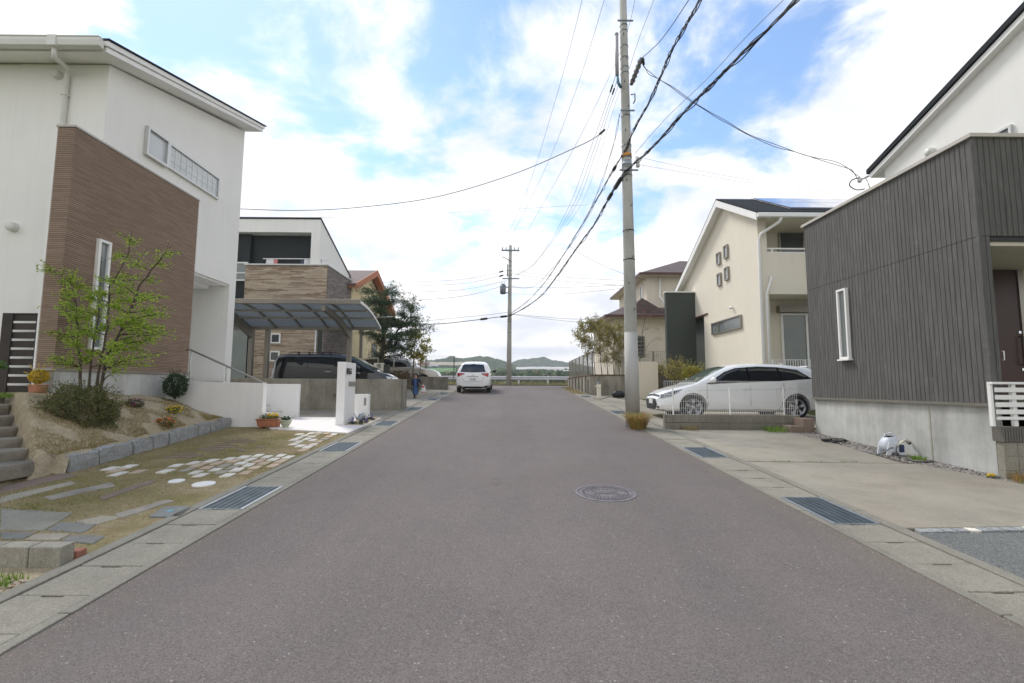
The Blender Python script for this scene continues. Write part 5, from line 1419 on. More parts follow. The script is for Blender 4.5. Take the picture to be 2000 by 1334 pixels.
for tl, bl in (([(.75, 1.46), (.15, 1.57)], [(1.18, 1.16), (.15, 1.14)]), ([(.08, 1.575), (-.85, 1.58)], [(.08, 1.15), (-.85, 1.17)]), ([(-.92, 1.58), (-1.85, 1.54)], [(-.92, 1.18), (-2.0, 1.24)])):
    C3.patch('l', tl, bl, G, 'side_window', .005, both=True, nu=6, nv=5)
C3.patch('t', [(.66, .54), (.66, -.54)], [(1.52, .68), (1.52, -.68)], M['pane_green'], 'windscreen', .006, nu=10, nv=10)
C3.patch('f', [(-.66, .86), (-.38, .84)], [(-.64, .72), (-.38, .72)], M['clear_lamp'], 'headlight', .006); C3.patch('f', [(.38, .84), (.66, .86)], [(.38, .72), (.64, .72)], M['clear_lamp'], 'headlight', .006)
C3.patch('b', [(-.60, 1.52), (.60, 1.52)], [(-.68, 1.15), (.68, 1.15)], G, 'rear_screen', .006, nu=8, nv=5)
for x, z in ((-.10, 1.02), (.98, .98)):
    h, n_ = C3.cast((x, -3, z), (0, 1, 0)); part('door_handle', MB().tube([(x-.11, h.y-.015, z), (x-.08, h.y-.035, z), (x+.08, h.y-.035, z), (x+.11, h.y-.015, z)], .016, 8), M['chrome'], bv_)
for x in (.12, -.88): line3(C3, 'l', [(x, 1.62), (x, .3)], .01, surf('black_seam', (.001, .001, .001), .6, .1, 1, 0), 'door_seam', both=True)
C3.mirror(1.05, 1.18, M['car_black'], .82)
part('roof_rail', MB().tube([(-1.7, -.60, 1.72), (-1.5, -.60, 1.76), (.1, -.60, 1.75), (.3, -.60, 1.69)], .014, 8), M['black_metal'], bv_)
mb = MB()
for x in (-1.3, -.9, -.4, -.1): mb.box(x-.03, x+.03, -.64, -.58, 1.70, 1.78)
part('roof_clip', mb, M['black_metal'], bv_)

# ---- beige off-roader behind the second concrete wall
sv = thing('car', 'beige four wheel drive car parked behind the far concrete wall beside the conifer', 'car', (-5.80, 26.3, zr(26.3)+.02), local=True)
L = 4.25
top = [(-2.12, .7), (-2.10, 1.1), (-1.98, 1.42), (-1.85, 1.56), (-1.5, 1.60), (-.3, 1.61), (.2, 1.57), (.45, 1.47), (.98, 1.10), (1.2, 1.03), (1.75, .95), (2.0, .84), (2.12, .62)]
belt = [(-2.12, .68), (-1.9, 1.03), (0, 1.02), (1.0, .98), (1.3, .95), (2.12, .60)]
half = [(-2.12, .66), (-1.9, .78), (0, .80), (1.4, .79), (1.9, .70), (2.12, .52)]
C4 = Car(sv, M['car_beige'], L, top, belt, half, [(-2.12, .6), (0, .62), (.6, .6), (1.2, .66), (2.12, .5)], [(-2.12, .34), (2.12, .30)], (-1.3, 1.28), .34)
for tl, bl in (([(.42, 1.40), (-.2, 1.50)], [(.85, 1.07), (-.2, 1.07)]), ([(-.27, 1.50), (-1.05, 1.50)], [(-.27, 1.07), (-1.05, 1.08)]), ([(-1.12, 1.50), (-1.72, 1.46)], [(-1.12, 1.09), (-1.88, 1.12)])):
    C4.patch('l', tl, bl, G, 'side_window', .005, both=True, nu=6, nv=5)
C4.patch('t', [(.40, .50), (.40, -.50)], [(1.08, .66), (1.08, -.66)], M['pane_mid'], 'windscreen', .006, nu=10, nv=8)
C4.patch('l', [(-2.10, 1.0), (-1.92, 1.02)], [(-2.11, .86), (-1.93, .90)], M['red_lamp'], 'tail_light', .006, both=True)
C4.mirror(.72, 1.12, M['car_beige'], .80)
part('roof_rail', MB().tube([(-1.6, -.56, 1.60), (-1.4, -.56, 1.65), (0, -.56, 1.645), (.2, -.56, 1.57)], .014, 8), M['frame_silver'], sv)
part('windscreen_trim', MB().tube([(-1.95, -.79, 1.045), (0, -.80, 1.03), (.9, -.80, 1.01)], .010, 6), M['chrome'], sv)
# ================================================================ GARDEN: BED, STONES, STEPS, PLANTS
def gx0(y): return -5.72 - .09*(y-6.5)
def bedz(x, y):
    s = max(0, min(1, (gx0(y)-x-.10)/1.45))
    zw = 1.36 - .055*max(0, y-9.0)
    z = (zr(y)+.19)*(1-s) + zw*s + .10*math.sin(math.pi*s)*(1 if y > 8 else .4)
    if y > 10.0: z -= (y-10.0)*.16*math.sin(math.pi*min(1, s*1.0))
    yr = 6.25 + max(0, (-x-5.9))*.80
    if y < yr:
        zs = .55 + .385*max(0, -x-5.9) - .24
        k = max(0, min(1, (yr-y)/.12)); z = z*(1-k)+min(z, zs)*k
    if y < 6.46 and x > -5.92: z = zr(y)-.02
    return z + .030*noise.noise(Vector((x*3, y*3, 1))) + .014*noise.noise(Vector((x*11, y*11, 1))) + .008*noise.noise(Vector((x*31, y*31, 1)))
def hitz(px, py, zf, y0=4.0, y1=13.0):
    """first point along the sight line that meets the surface zf"""
    n = 500; prev = None
    for i in range(n):
        Y = y0+(y1-y0)*i/n; p = at(px, py, Y)
        if p.z <= zf(p.x, p.y): return p
    return p
mb = MB(); mb.grid(lambda u, v: (lambda x, y: Vector((x, y, bedz(x, y))))(gx0(4.2+6.68*v)-.02-(3.9)*u, 4.2+6.68*v), 70, 110)
struct('garden_bed', mb, M['soil'])

def roughbox(mb, c, d, rz=0, seed=0, jit=.012, seg=(6, 3, 3), taper=0):
    """stone or timber block with a broken surface"""
    rot = Matrix.Rotation(rz, 3, 'Z'); c = Vector(c)
    def P(x, y, z):
        v = Vector((x*d[0]/2, y*d[1]/2, z*d[2]/2))
        k = Vector((seed*3.1+v.x*9, v.y*9, v.z*9))
        n_ = Vector((noise.noise(k), noise.noise(k+Vector((7, 0, 0))), noise.noise(k+Vector((0, 9, 0)))))
        e = 1-.10*max(0, abs(x)+abs(y)+abs(z)-2)**1
        return c + rot @ (v*e + n_*jit*2)
    nx, ny, nz = seg
    for ax, (a, b, m_, n_) in (('x', (1, 2, ny, nz)), ('y', (0, 2, nx, nz)), ('z', (0, 1, nx, ny))):
        for sg in (-1, 1):
            def f(u, v):
                q = [0, 0, 0]; q['xyz'.index(ax)] = sg; q[a] = -1+2*u; q[b] = -1+2*v; return P(*q)
            mb.grid(f, m_, n_, smooth=False)
    return mb
ys_ = [6.50, 7.02, 7.72, 8.20, 8.62, 8.84, 9.22, 9.58, 10.0, 10.42, 10.86]
GLAB = ['granite kerb stone at the near end of the garden bed, by the lowest timber step', 'long granite kerb stone second from the timber steps', 'granite kerb stone third from the timber steps', 'granite kerb stone fourth from the timber steps',
  'narrow granite kerb stone fifth from the timber steps', 'granite kerb stone sixth from the timber steps', 'granite kerb stone seventh from the timber steps', 'granite kerb stone third from the white entrance wall', 'granite kerb stone second from the white entrance wall', 'granite kerb stone touching the white entrance wall']
for i in range(10):
    ya, yb = ys_[i]+.008, ys_[i+1]-.008; ym = (ya+yb)/2
    mb = MB(); h = .27+.02*math.sin(i*2.3)
    ang = math.atan2(yb-ya, gx0(yb)-gx0(ya))
    roughbox(mb, (gx0(ym)-.065+.012*math.sin(i*5), ym, zr(ym)+.215-h/2+.01*math.sin(i*3)), (yb-ya, .13, h), ang, i, .010)
    solo('kerb_stone', mb, M['granite'], GLAB[i], 'kerb stone', 'granite stones edging the garden bed')
SLAB = ['lowest grey timber step at the foot of the garden stair', 'second grey timber step from the bottom', 'third grey timber step from the bottom', 'fourth grey timber step from the bottom, darkest and most split', 'third grey timber step from the top', 'second grey timber step from the top', 'topmost grey timber step beside the striped terracotta pot']
SX = [-5.90, -6.24, -6.58, -6.92, -7.26, -7.60, -7.94]; SZ = [.55, .67, .79, .905, 1.05, 1.20, 1.35]; SY = [6.30, 6.62, 6.85, 7.15, 7.40, 7.63, 7.85]
for i in range(7):
    mb = MB(); y0, y1 = 4.2, SY[i]
    n = 26
    def ring(t):
        y = y0+(y1-y0)*t; e = 1 if t < .93 else math.sqrt(max(0.05, 1-((t-.93)/.07)**2))
        hx = .17*e; z1 = SZ[i]+.012*noise.noise(Vector((i*5, y*2.3, 0))); z0 = SZ[i]-.17
        xo = SX[i]+.012*noise.noise(Vector((i*7, y*3, 2)))
        x1 = xo-(1-e)*.12; 
        return [(x1, y, z0), (x1+.004, y, z1-.05), (x1-.004, y, z1-.012), (x1-.03, y, z1), (x1-.2*e, y, z1+.006), (x1-.36*e, y, z1), (x1-.36*e, y, z0)]
    R_ = [ring(k/n) for k in range(n+1)]; m_ = 7
    mb.add([v for r in R_ for v in r], [(k*m_+j, (k+1)*m_+j, (k+1)*m_+(j+1) % m_, k*m_+(j+1) % m_) for k in range(n) for j in range(m_)]+[tuple(n*m_+j for j in range(m_))])
    solo('timber_step', mb, M['sleeper_wood'] if 'sleeper_wood' in M else M.setdefault('sleeper_wood', (lambda: (lambda m: m)(surf('step_timber', (.25, .225, .18), .9, .38, 2.2, .012, 22)))()), SLAB[i], 'step', 'grey timber steps of the garden stair')
solo('stair_landing', MB().box(-9.6, -8.22, 4.2, 8.2, 1.0, 1.34), M['sleeper'], 'weathered landing above the timber garden steps', 'landing')

# dark slatted gate at the top of the stair
t = thing('slatted_gate', 'dark stained slatted wooden gate between the white wall and the ribbed brown wall', 'gate', (-8.25, 8.3, 1.35))
zt_, zb_ = at(40, 614, 8.3).z, 1.30
for x0_, x1_ in ((-8.65, -8.47), (-8.07, -7.93)): part('post', MB().box(x0_, x1_, 8.27, 8.294, zb_, zt_), M['dark_wood'], t, .004)
k = 0
z = zt_
while z > zb_+.05:
    part('board', MB().box(-8.64, -7.94, 8.295, 8.325, z-.112, z), M['dark_wood'], t, .004); z -= .152
part('cap_rail', MB().box(-8.66, -7.93, 8.28, 8.40, zt_+.002, zt_+.02), M['dark_wood'], t, .004)

def leafquad(mb, c, size, nrm, up, r_, w=.55):
    """one pointed leaf, slightly folded"""
    a = up.cross(nrm)
    if a.length < 1e-4: a = Vector((1, 0, 0))
    a.normalize(); b = nrm.cross(a).normalized()
    L = size; W = size*w
    mb.add([c-b*L*.5, c+a*W*.5+nrm*W*.12, c+b*L*.5, c-a*W*.5+nrm*W*.12], [(0, 1, 2), (0, 2, 3)])
def rdir(r_):
    z = r_.uniform(-1, 1); t = r_.uniform(0, 6.2832); s = math.sqrt(1-z*z); return Vector((s*math.cos(t), s*math.sin(t), z))
def cloud(mb, c, rad, n, size, r_, shell=.5, flat=0.0, w=.55, lump=0.0, seed=0):
    c = Vector(c)
    for _ in range(n):
        d = rdir(r_); rr = (r_.random()**(1/3))*(1-shell)+shell*r_.uniform(.82, 1.05)
        if lump: rr *= 1+lump*noise.noise(d*2.2+Vector((seed*3.3, 0, 0)))*1.6
        p = c+Vector((d.x*rad[0], d.y*rad[1], d.z*rad[2]))*rr
        nrm = (rdir(r_)*(1-flat)+Vector((0, 0, 1))*flat*1.2+d*.35).normalized()
        leafquad(mb, p, size*r_.uniform(.6, 1.25), nrm, rdir(r_), r_, w)
    return mb
def bush(name, label, cat, c, rad, n, size, mat, seed, twig=True, lump=.25, group=None, flat=.2, extra=()):
    r_ = random.Random(seed); base = Vector((c[0], c[1], c[2]-rad[2]*.95))
    t = thing(name, label, cat, base, group)
    mb = MB(); cloud(mb, c, rad, n, size, r_, .55, flat, .55, lump, seed)
    for k in range(n//60):   # stray shoots beyond the outline
        d = rdir(r_); d.z = abs(d.z)*.9+.1; d.normalize(); p = Vector(c)+Vector((d.x*rad[0], d.y*rad[1], d.z*rad[2]))*r_.uniform(.9, 1.05)
        for j in range(7): leafquad(mb, p+d*j*size*.6+rdir(r_)*size*.3, size*.8, rdir(r_), d, r_)
    part('foliage', mb, mat, t)
    if twig:
        mb = MB()
        for k in range(16):
            d = rdir(r_); d.z = abs(d.z)*.7+.3
            e = Vector(c)+Vector((d.x*rad[0], d.y*rad[1], d.z*rad[2]))*.8
            mb.tube([base+Vector((r_.uniform(-.1, .1)*rad[0], r_.uniform(-.1, .1)*rad[1], -.03)), base.lerp(e, .5)+Vector((0, 0, .05)), e], [.010, .007, .003], 5)
        part('stems', mb, M['bark'], t)
    for (nm, mat2, n2, s2, kk) in extra:
        mb = MB(); cloud(mb, Vector(c)+Vector((0, 0, rad[2]*.25)), tuple(v*kk for v in rad), n2, s2, r_, .95, .6, .9)
        part(nm, mb, mat2, t)
    return t
p = hitz(160, 835, bedz); bush('shrub', 'wide low azalea like shrub in front of the young maple in the garden bed', 'shrub', (-6.70, 7.70, 1.08), (.53, .50, .41), 15000, .036, M['leaf_shrub'], 21)
p = hitz(352, 775, bedz); bush('shrub', 'small round clipped dark bush where the plinth meets the white entrance wall', 'shrub', (-7.22, 10.62, 1.50), (.245, .22, .27), 3200, .034, M['leaf_dark'], 22, lump=.1)
for px, py, lab, pm, sd in ((263, 795, 'clump of dark purple pansies on the sandy garden bed', M['petal_purple'], 31), (339, 807, 'clump of yellow pansies on the sandy garden bed', M['petal_yellow'], 32), (323, 832, 'clump of orange and red pansies nearest the granite kerb stones', M['petal_orange'], 33)):
    p = hitz(px, py, bedz); bush('flower_clump', lab, 'flowers', (p.x, p.y, p.z+.06), (.15, .13, .075), 420, .03, M['leaf_green'], sd, False, .1, 'pansy clumps on the garden bed', .3, (('blossom', pm, 150, .040, 1.08),))
# weeds and grass on the bed
r_ = random.Random(44); pts = []; g2 = []
for _ in range(26000):
    y = r_.uniform(6.3, 10.8); x = gx0(y)-.16-r_.random()**1.6*1.6
    if noise.noise(Vector((x*1.7, y*1.7, 8))) > -.12+.30*((gx0(y)-x)-.2): pts.append((x, y, bedz(x, y)))
blades('weeds', pts, M['grass_dry'], 'thin dry grass on the sandy garden bed', (.015, .04), .003, 1.3, 45)
for _ in range(700): 
    a = r_.random(); g2.append((-7.75-a*.35+r_.uniform(-.1, .1), 7.7+r_.uniform(-.35, .4), 1.30))
blades('weeds', g2, M['grass_green'], 'green weeds around the striped pot at the top of the stair', (.03, .10), .004, 1.0, 46)

# striped terracotta pot with a golden shrub
c = at(72, 783, 8.02); c.z = 1.27
t = thing('potted_plant', 'golden leaved shrub in a striped terracotta pot at the top of the timber steps', 'potted plant', c)
prof = [(.001, 0), (.105, 0)]
for k in range(7): z_ = .02+k*.031; prof += [(.12+.004*k, z_), (.135+.004*k, z_+.010), (.135+.004*k, z_+.020), (.12+.004*k, z_+.028)]
prof += [(.16, .235), (.16, .26), (.14, .26), (.135, .22), (.001, .22)]
part('pot', MB().lathe([(a_*.78, b_*.9) for a_, b_ in prof], c, 28), surf('striped_terracotta', (.46, .22, .12), .8, .3, 6, .002, 60), t)
r_ = random.Random(5); mb = MB(); cloud(mb, c+Vector((0, 0, .36)), (.14, .13, .12), 900, .038, r_, .5, .2)
for k in range(5):
    d = Vector((r_.uniform(-1, 1), r_.uniform(-.3, .3), r_.uniform(.1, .6))).normalized()
    for j in range(9): leafquad(mb, c+Vector((0, 0, .36))+d*(.10+.016*j), .035, rdir(r_), d, r_)
part('foliage', mb, M['leaf_gold'], t)

# ---------------------------------------------------------------- trees grown along stems towards the branch ends seen in the photo
def bez(a, b, c_, n):
    return [a*(1-t)**2+b*2*t*(1-t)+c_*t*t for t in [i/n for i in range(n+1)]]
def stemtree(name, label, cat, stems, tips, leafmat_, nleaf, size, blob, bark, seed, r0=.03, w=.55, flat=.5, along=.6, tube_n=6, droop=0.0, vz=.35, tz=.45, twigs=3, group=None, grav=0.0):
    r_ = random.Random(seed); tr = MB(); lf = MB()
    nodes = []
    for st, rr in stems:
        st = [Vector(p) for p in st]
        pts = []
        for i in range(len(st)-1):
            for k in range(5): pts.append(st[i].lerp(st[i+1], k/5)+rdir(r_)*rr*.35)
        pts.append(st[-1])
        rad = [rr*(1-.8*i/(len(pts)-1)) for i in range(len(pts))]
        tr.tube(pts, rad, 8)
        nodes += [(p, q) for p, q in zip(pts, rad)][3:]
    for (tip, dens) in tips:
        tip = Vector(tip)
        best = min(nodes, key=lambda nq: (nq[0]-tip).length + 1.6*max(0, nq[0].z-(tip.z-.12*(tip-nq[0]).length*1.2)))
        a = best[0]; mid = a.lerp(tip, .5)+Vector((0, 0, .10*(tip-a).length-.0))+rdir(r_)*.05*(tip-a).length
        pts = bez(a, mid, tip, 8); L = (tip-a).length
        pts = [p+rdir(r_)*.012*L for p in pts[:-1]]+[pts[-1]]
        tr.tube(pts, [max(.0025, min(best[1]*.7, r0*.45)*(1-.85*i/8)) for i in range(9)], 5)
        n = int(nleaf*dens)
        tw = []
        for k in range(twigs):
            f = r_.uniform(1-along, 1); p = pts[min(8, int(f*8))]
            d = (rdir(r_)*.9+(tip-a).normalized()*.8); d.z = d.z*tz+.08; d.normalize()
            e = p+d*blob*r_.uniform(.7, 1.5); tr.tube([p, p.lerp(e, .5)+Vector((0, 0, .015)), e], [.004, .003, .0015], 4); tw.append((p, e))
        for k in range(n):
            if tw and r_.random() < .6:
                p0, p1 = tw[int(r_.random()*len(tw))]; p = p0.lerp(p1, r_.random()**.7)
                p = p+rdir(r_)*blob*.16
            else:
                f = 1-along*r_.random()**1.2; i = min(7, int(f*8)); p = pts[i].lerp(pts[i+1], f*8-i)
                p = p+Vector((r_.gauss(0, 1), r_.gauss(0, 1), r_.gauss(0, vz)))*blob*.30
            p.z -= droop*r_.random()
            nrm = (rdir(r_)*(1-flat)+Vector((0, 0, 1))*flat).normalized()
            leafquad(lf, p, size*r_.uniform(.6, 1.3), nrm, rdir(r_), r_, w)
    b = stems[0][0][0]
    t = thing(name, label, cat, b, group)
    part('trunk', tr, bark, t); part('crown', lf, leafmat_, t)
    return t
r_ = random.Random(9)
def A(px, py, Y, j=0): return at(px, py, Y+r_.uniform(-j, j))
B8 = lambda px, Y: (lambda p: Vector((p.x, p.y, bedz(p.x, p.y)-.05)))(at(px, 790, Y))
stems = [([B8(160, 8.05), A(157, 720, 8.05), A(152, 660, 8.1), A(150, 600, 8.1), A(140, 555, 8.1)], .026),
         ([B8(170, 8.15), A(178, 700, 8.2), A(192, 620, 8.25), A(195, 560, 8.25), A(198, 500, 8.25)], .020),
         ([B8(181, 8.0), A(196, 710, 7.95), A(210, 640, 7.9), A(214, 560, 7.9), A(250, 500, 7.9), A(258, 452, 7.9)], .022),
         ([B8(190, 8.0), A(206, 700, 7.95), A(238, 645, 7.9), A(272, 560, 7.85), A(310, 510, 7.8), A(333, 482, 7.8)], .026)]
tl = [(92, 523, .6), (115, 532, 1), (135, 545, 1), (160, 558, 1), (175, 585, 1), (100, 590, .7), (120, 600, 1), (145, 615, 1), (105, 650, .5), (120, 660, .8), (150, 670, 1), (110, 700, .6), (128, 712, .5), (145, 640, 1),
      (258, 470, .5), (245, 500, .6), (262, 515, .6), (250, 540, .7), (300, 550, .6), (325, 495, .4), (312, 515, .4), (240, 570, .9), (215, 550, .8), (200, 575, 1), (185, 610, 1), (222, 600, 1.2), (205, 640, 1.2), (235, 625, 1.3), (180, 650, 1), (255, 590, 1), (280, 575, .7),
      (300, 580, .6), (265, 620, 1.2), (290, 610, .8), (322, 612, .8), (285, 640, 1.1), (310, 640, .9), (334, 650, .8), (300, 665, .8), (320, 655, .5), (250, 665, 1.2), (225, 675, 1.2), (270, 680, .9), (300, 695, .6), (275, 710, .5), (245, 705, .8), (215, 700, 1), (190, 690, .8), (165, 700, .8), (240, 720, .4), (130, 570, .9), (170, 620, .9)]
tips = [(A(x, y, 8.0, .55), d) for x, y, d in tl]
stemtree('tree', 'young multi stemmed maple with fresh lime green leaves before the ribbed brown wall', 'tree', stems, tips, M['leaf_lime'], 230, .036, .21, M['bark'], 77, .026, w=.75, flat=.2, vz=.7, twigs=7)
# lime sprig at the left edge
p = at(6, 716, 6.6)
stemtree('shrub', 'few bright green leaves reaching in at the left picture edge by the slatted gate', 'shrub', [([Vector((p.x-.35, 6.6, 1.0)), Vector((p.x-.2, 6.6, 1.5)), p], .012)], [(p, 1), (p+Vector((-.08, .05, .06)), 1)], M['leaf_green'], 40, .05, .08, M['bark'], 78, .01)

# conifer and small trees beyond the black minivan
Y = 21.4
cst = [([Vector((at(745, 730, Y).x, Y, 1.0)), A(746, 700, Y), A(748, 660, Y), A(744, 610, Y), A(752, 575, Y)], .13),
       ([A(746, 690, Y), A(765, 660, Y), A(795, 625, Y), A(812, 605, Y)], .06)]
ctl = [(706, 570, .8), (715, 590, 1), (703, 610, .6), (730, 580, .8), (760, 566, .6), (775, 572, .7), (790, 590, .8), (768, 590, 1), (740, 605, 1), (755, 612, 1), (785, 612, 1), (805, 600, .8), (818, 622, .6), (848, 641, .25), (825, 636, .6), (800, 632, 1), (775, 632, 1.2), (750, 640, 1.2), (725, 655, .5), (707, 652, .5),
       (790, 655, 1.1), (810, 652, .8), (765, 655, 1.2), (740, 668, .8), (780, 675, 1.2), (800, 680, .8), (760, 680, 1), (732, 690, .5), (815, 665, .6), (785, 695, .8), (722, 630, .7), (745, 590, .8)]
stemtree('tree', 'dark green conifer with wispy branches rising behind the curved carport', 'tree', cst, [(A(x, y, Y, .8), d) for x, y, d in ctl], M['leaf_pine'], 700, .11, .50, M['bark'], 79, .10, w=.26, flat=.15, along=.8, twigs=14, vz=.5, tz=.6)
Y = 23.2
ytl = [(795, 655, 1), (810, 645, 1), (820, 655, .8), (800, 675, 1), (815, 690, 1), (825, 680, .9), (835, 665, .3), (805, 700, .7), (825, 700, .6), (790, 690, .7), (840, 682, .3)]
stemtree('tree', 'slender yellow green tree to the right of the dark conifer', 'tree', [([Vector((at(806, 740, Y).x, Y, 1.2)), A(808, 700, Y), A(812, 660, Y)], .05), ([Vector((at(818, 740, Y).x, Y, 1.2)), A(822, 705, Y), A(840, 660, Y)], .03)],
         [(A(x, y, Y, .5), d) for x, y, d in ytl], M['leaf_yellow'], 420, .085, .34, M['bark_grey'], 80, .04, w=.6, twigs=9, flat=.1, vz=1.0, tz=1.1, along=.9)
# right hand trees behind the retaining wall
Y = 22.4
rs = []
for i, x in enumerate((1150, 1163, 1176, 1188, 1200, 1210)): rs.append(([Vector((at(x, 735, Y).x, Y, 2.0)), A(x-3, 705, Y, .2), A(x-8+i*2, 668, Y, .2), A(x-14+i*4, 640, Y, .2)], .022))
rt = [(1125, 655, .6), (1135, 640, .9), (1150, 628, .8), (1162, 640, 1), (1140, 665, 1), (1155, 670, 1), (1172, 655, 1), (1185, 640, .8), (1195, 650, .9), (1210, 640, .8), (1205, 665, 1), (1188, 670, 1), (1170, 682, 1), (1200, 690, 1), (1215, 680, .9), (1150, 690, .5), (1182, 700, .7), (1212, 705, .7), (1168, 628, .5), (1222, 660, .7)]
stemtree('tree', 'clump of yellowing bamboo like tree behind the retaining wall left of the thick pole', 'tree', rs, [(A(x, y, Y, .5), d) for x, y, d in rt], M['leaf_olive'], 620, .09, .42, M['bark_grey'], 81, .03, w=.35, twigs=12, flat=.0, vz=1.1, tz=1.3, along=.95)
Y = 21.9
bs = [([Vector((at(1250, 735, Y).x, Y, 1.9)), A(1250, 690, Y), A(1256, 640, Y), A(1262, 615, Y)], .03), ([A(1250, 700, Y), A(1268, 670, Y), A(1290, 655, Y)], .015)]
bt = [(1245, 620, .4), (1258, 610, .6), (1275, 616, .5), (1290, 620, .3), (1266, 640, .3), (1282, 640, .2), (1240, 650, .3), (1296, 665, .2), (1272, 690, .1), (1290, 695, .2), (1240, 670, .2)]
stemtree('tree', 'nearly bare small tree with a few reddish leaves right of the thick pole', 'tree', bs, [(A(x, y, Y, .4), d) for x, y, d in bt], leafmat('red_leaves', (.35, .06, .05), (.45, .15, .08)), 50, .05, .2, M['bark_grey'], 82, .02)
# plants by the green fin wall
for (px, py, Y, rad, n, mt, lab, sd) in ((1318, 725, 17.5, (.38, .3, .42), 1500, 'leaf_olive', 'leggy green shrub in front of the dark green fin wall', 91), (1352, 728, 17.0, (.34, .28, .26), 1500, 'leaf_yellow', 'yellow green shrub right of the fin wall behind the estate car', 92),
        (1288, 726, 20.8, (.35, .3, .3), 1200, 'leaf_olive', 'yellowish shrub behind the beige gate wall', 93)):
    p = at(px, py, Y); bush('shrub', lab, 'shrub', p, rad, n, .065, M[mt], sd)
    
# dry hedge before the beige car, grass tufts, weeds
p = at(778, 731, 22.6); bush('hedge', 'dry brown hedge between the white name pillar and the far concrete wall', 'hedge', (p.x, 22.6, 1.85), (.62, .3, .42), 2600, .06, leafmat('dry_hedge', (.10, .06, .03), (.17, .10, .05), (.16, .15, .06)), 94)
def tuft(label, p, n, h, w, rad, mat, seed, lean=1.1, group=None):
    r_ = random.Random(seed); mb = MB()
    for _ in range(n):
        a = r_.uniform(0, 6.28); rr = rad*math.sqrt(r_.random())*.5; hh = h*r_.uniform(.3, 1.15); l = hh*lean*r_.uniform(.2, 1)*.8
        b = Vector((p[0]+rr*math.cos(a), p[1]+rr*math.sin(a), p[2])); d = Vector((math.cos(a), math.sin(a), 0)); s = Vector((-d.y, d.x, 0))*w
        pts = [b, b+d*l*.25+Vector((0, 0, hh*.6)), b+d*l*.65+Vector((0, 0, hh*.95)), b+d*l*1.15+Vector((0, 0, hh*.75))]
        mb.add([pts[0]-s, pts[0]+s, pts[1]-s*.9, pts[1]+s*.9, pts[2]-s*.6, pts[2]+s*.6, pts[3]], [(0, 1, 3, 2), (2, 3, 5, 4), (4, 5, 6)])
    return solo('grass_tuft', mb, mat, label, 'grass tuft', group)
tuft('shaggy orange green grass tuft growing around the foot of the thick utility pole', (2.90, 10.93, zr(10.9)-.01), 1100, .36, .0035, .34, M['grass_red'], 51, 1.5)
tuft('low yellow green weed at the left foot of the ribbed block wall', (4.0, 10.80, zr(10.8)), 260, .10, .004, .42, M['grass_dry'], 52)
tuft('green weed tuft by the brown steps at the charcoal house corner', (5.75, 10.55, zr(10.5)), 260, .12, .004, .5, M['grass_green'], 53)
tuft('small weed patch in the gravel beside the hose reel', (6.35, 7.62, zr(7.6)), 120, .07, .004, .25, M['grass_green'], 54)
tuft('reddish dried weeds at the foot of the grid patterned block wall', (6.55, 6.2, zr(6.2)), 240, .13, .004, .4, M['grass_red'], 55)
r_ = random.Random(60); pts = []
for _ in range(420):
    x = r_.uniform(3.6, 5.85)
    if noise.noise(Vector((x*4, 0, 3))) > .0: pts.append((x, 7.405+r_.uniform(-.02, .02)-.03*(x-3.6)/2.3, zr(7.4)-.01))
blades('weeds', pts, M['grass_green'], 'line of small weeds growing in the joint between the right concrete pads', (.015, .05), .004, 1.2, 61)
pts = [(3.05+r_.random()*.5-.1, y_, zr(y_)) for y_ in [21.8+5.5*r_.random() for _ in range(900)]]
blades('weeds', pts, M['grass_dry'], 'weeds and moss along the foot of the far right retaining wall', (.03, .10), .010, 1.0, 62)
pts = []
for _ in range(5200):
    pts.append((r_.uniform(-12, 14), 32.9+r_.random()**1.5*1.6, zr(33)-.03))
blades('roadside_grass', pts[:3800], M['grass_dry'], 'dry yellow roadside grass under the guard rail', (.10, .42), .014, .8, 63)
blades('roadside_grass', pts[3800:], M['grass_green'], 'green roadside grass under the guard rail', (.10, .38), .014, .8, 64)
p = at(1936, 938, 6.42)
t = thing('flower_clump', 'small yellow pansy growing at the corner of the charcoal house plinth', 'flowers', (p.x, p.y, zr(6.4)))
r_ = random.Random(66); part('blossom', cloud(MB(), (p.x, p.y, zr(6.4)+.05), (.035, .03, .02), 26, .035, r_, .6, .5, .9), M['petal_yellow'], t); part('foliage', cloud(MB(), (p.x+.03, p.y, zr(6.4)+.02), (.10, .05, .02), 90, .025, r_, .3, .5), M['leaf_dark'], t)

# ================================================================ THINGS AROUND THE ENTRANCES
# terracotta trough with pansies
g0 = gp(531, 838); x0, x1 = gp(510, 836).x, gp(551, 838).x; yv = 10.72; zv = zr(yv)+.01
t = thing('planter', 'long terracotta trough of white and yellow pansies beside the white entrance wall', 'planter', ((x0+x1)/2, yv, zv))
x0, x1 = -5.44, -4.98
mb = MB().hexa([(x0+.03, yv-.09, zv+.03), (x1-.03, yv-.09, zv+.03), (x1-.03, yv+.09, zv+.03), (x0+.03, yv+.09, zv+.03)], [(x0, yv-.11, zv+.17), (x1, yv-.11, zv+.17), (x1, yv+.11, zv+.17), (x0, yv+.11, zv+.17)])
mb.box(x0-.012, x1+.012, yv-.122, yv+.122, zv+.172, zv+.20); mb.box(x0+.05, x0+.12, yv-.08, yv+.08, zv, zv+.029); mb.box(x1-.12, x1-.05, yv-.08, yv+.08, zv, zv+.029)
part('trough', mb, M['terracotta'], t, .006)
r_ = random.Random(70)
part('foliage', cloud(MB(), ((x0+x1)/2, yv, zv+.24), (.22, .10, .05), 420, .035, r_, .4, .3), M['leaf_green'], t)
part('blossom', cloud(MB(), (x1-.15, yv, zv+.28), (.12, .10, .05), 130, .042, r_, .8, .6, .9), M['petal_yellow'], t)
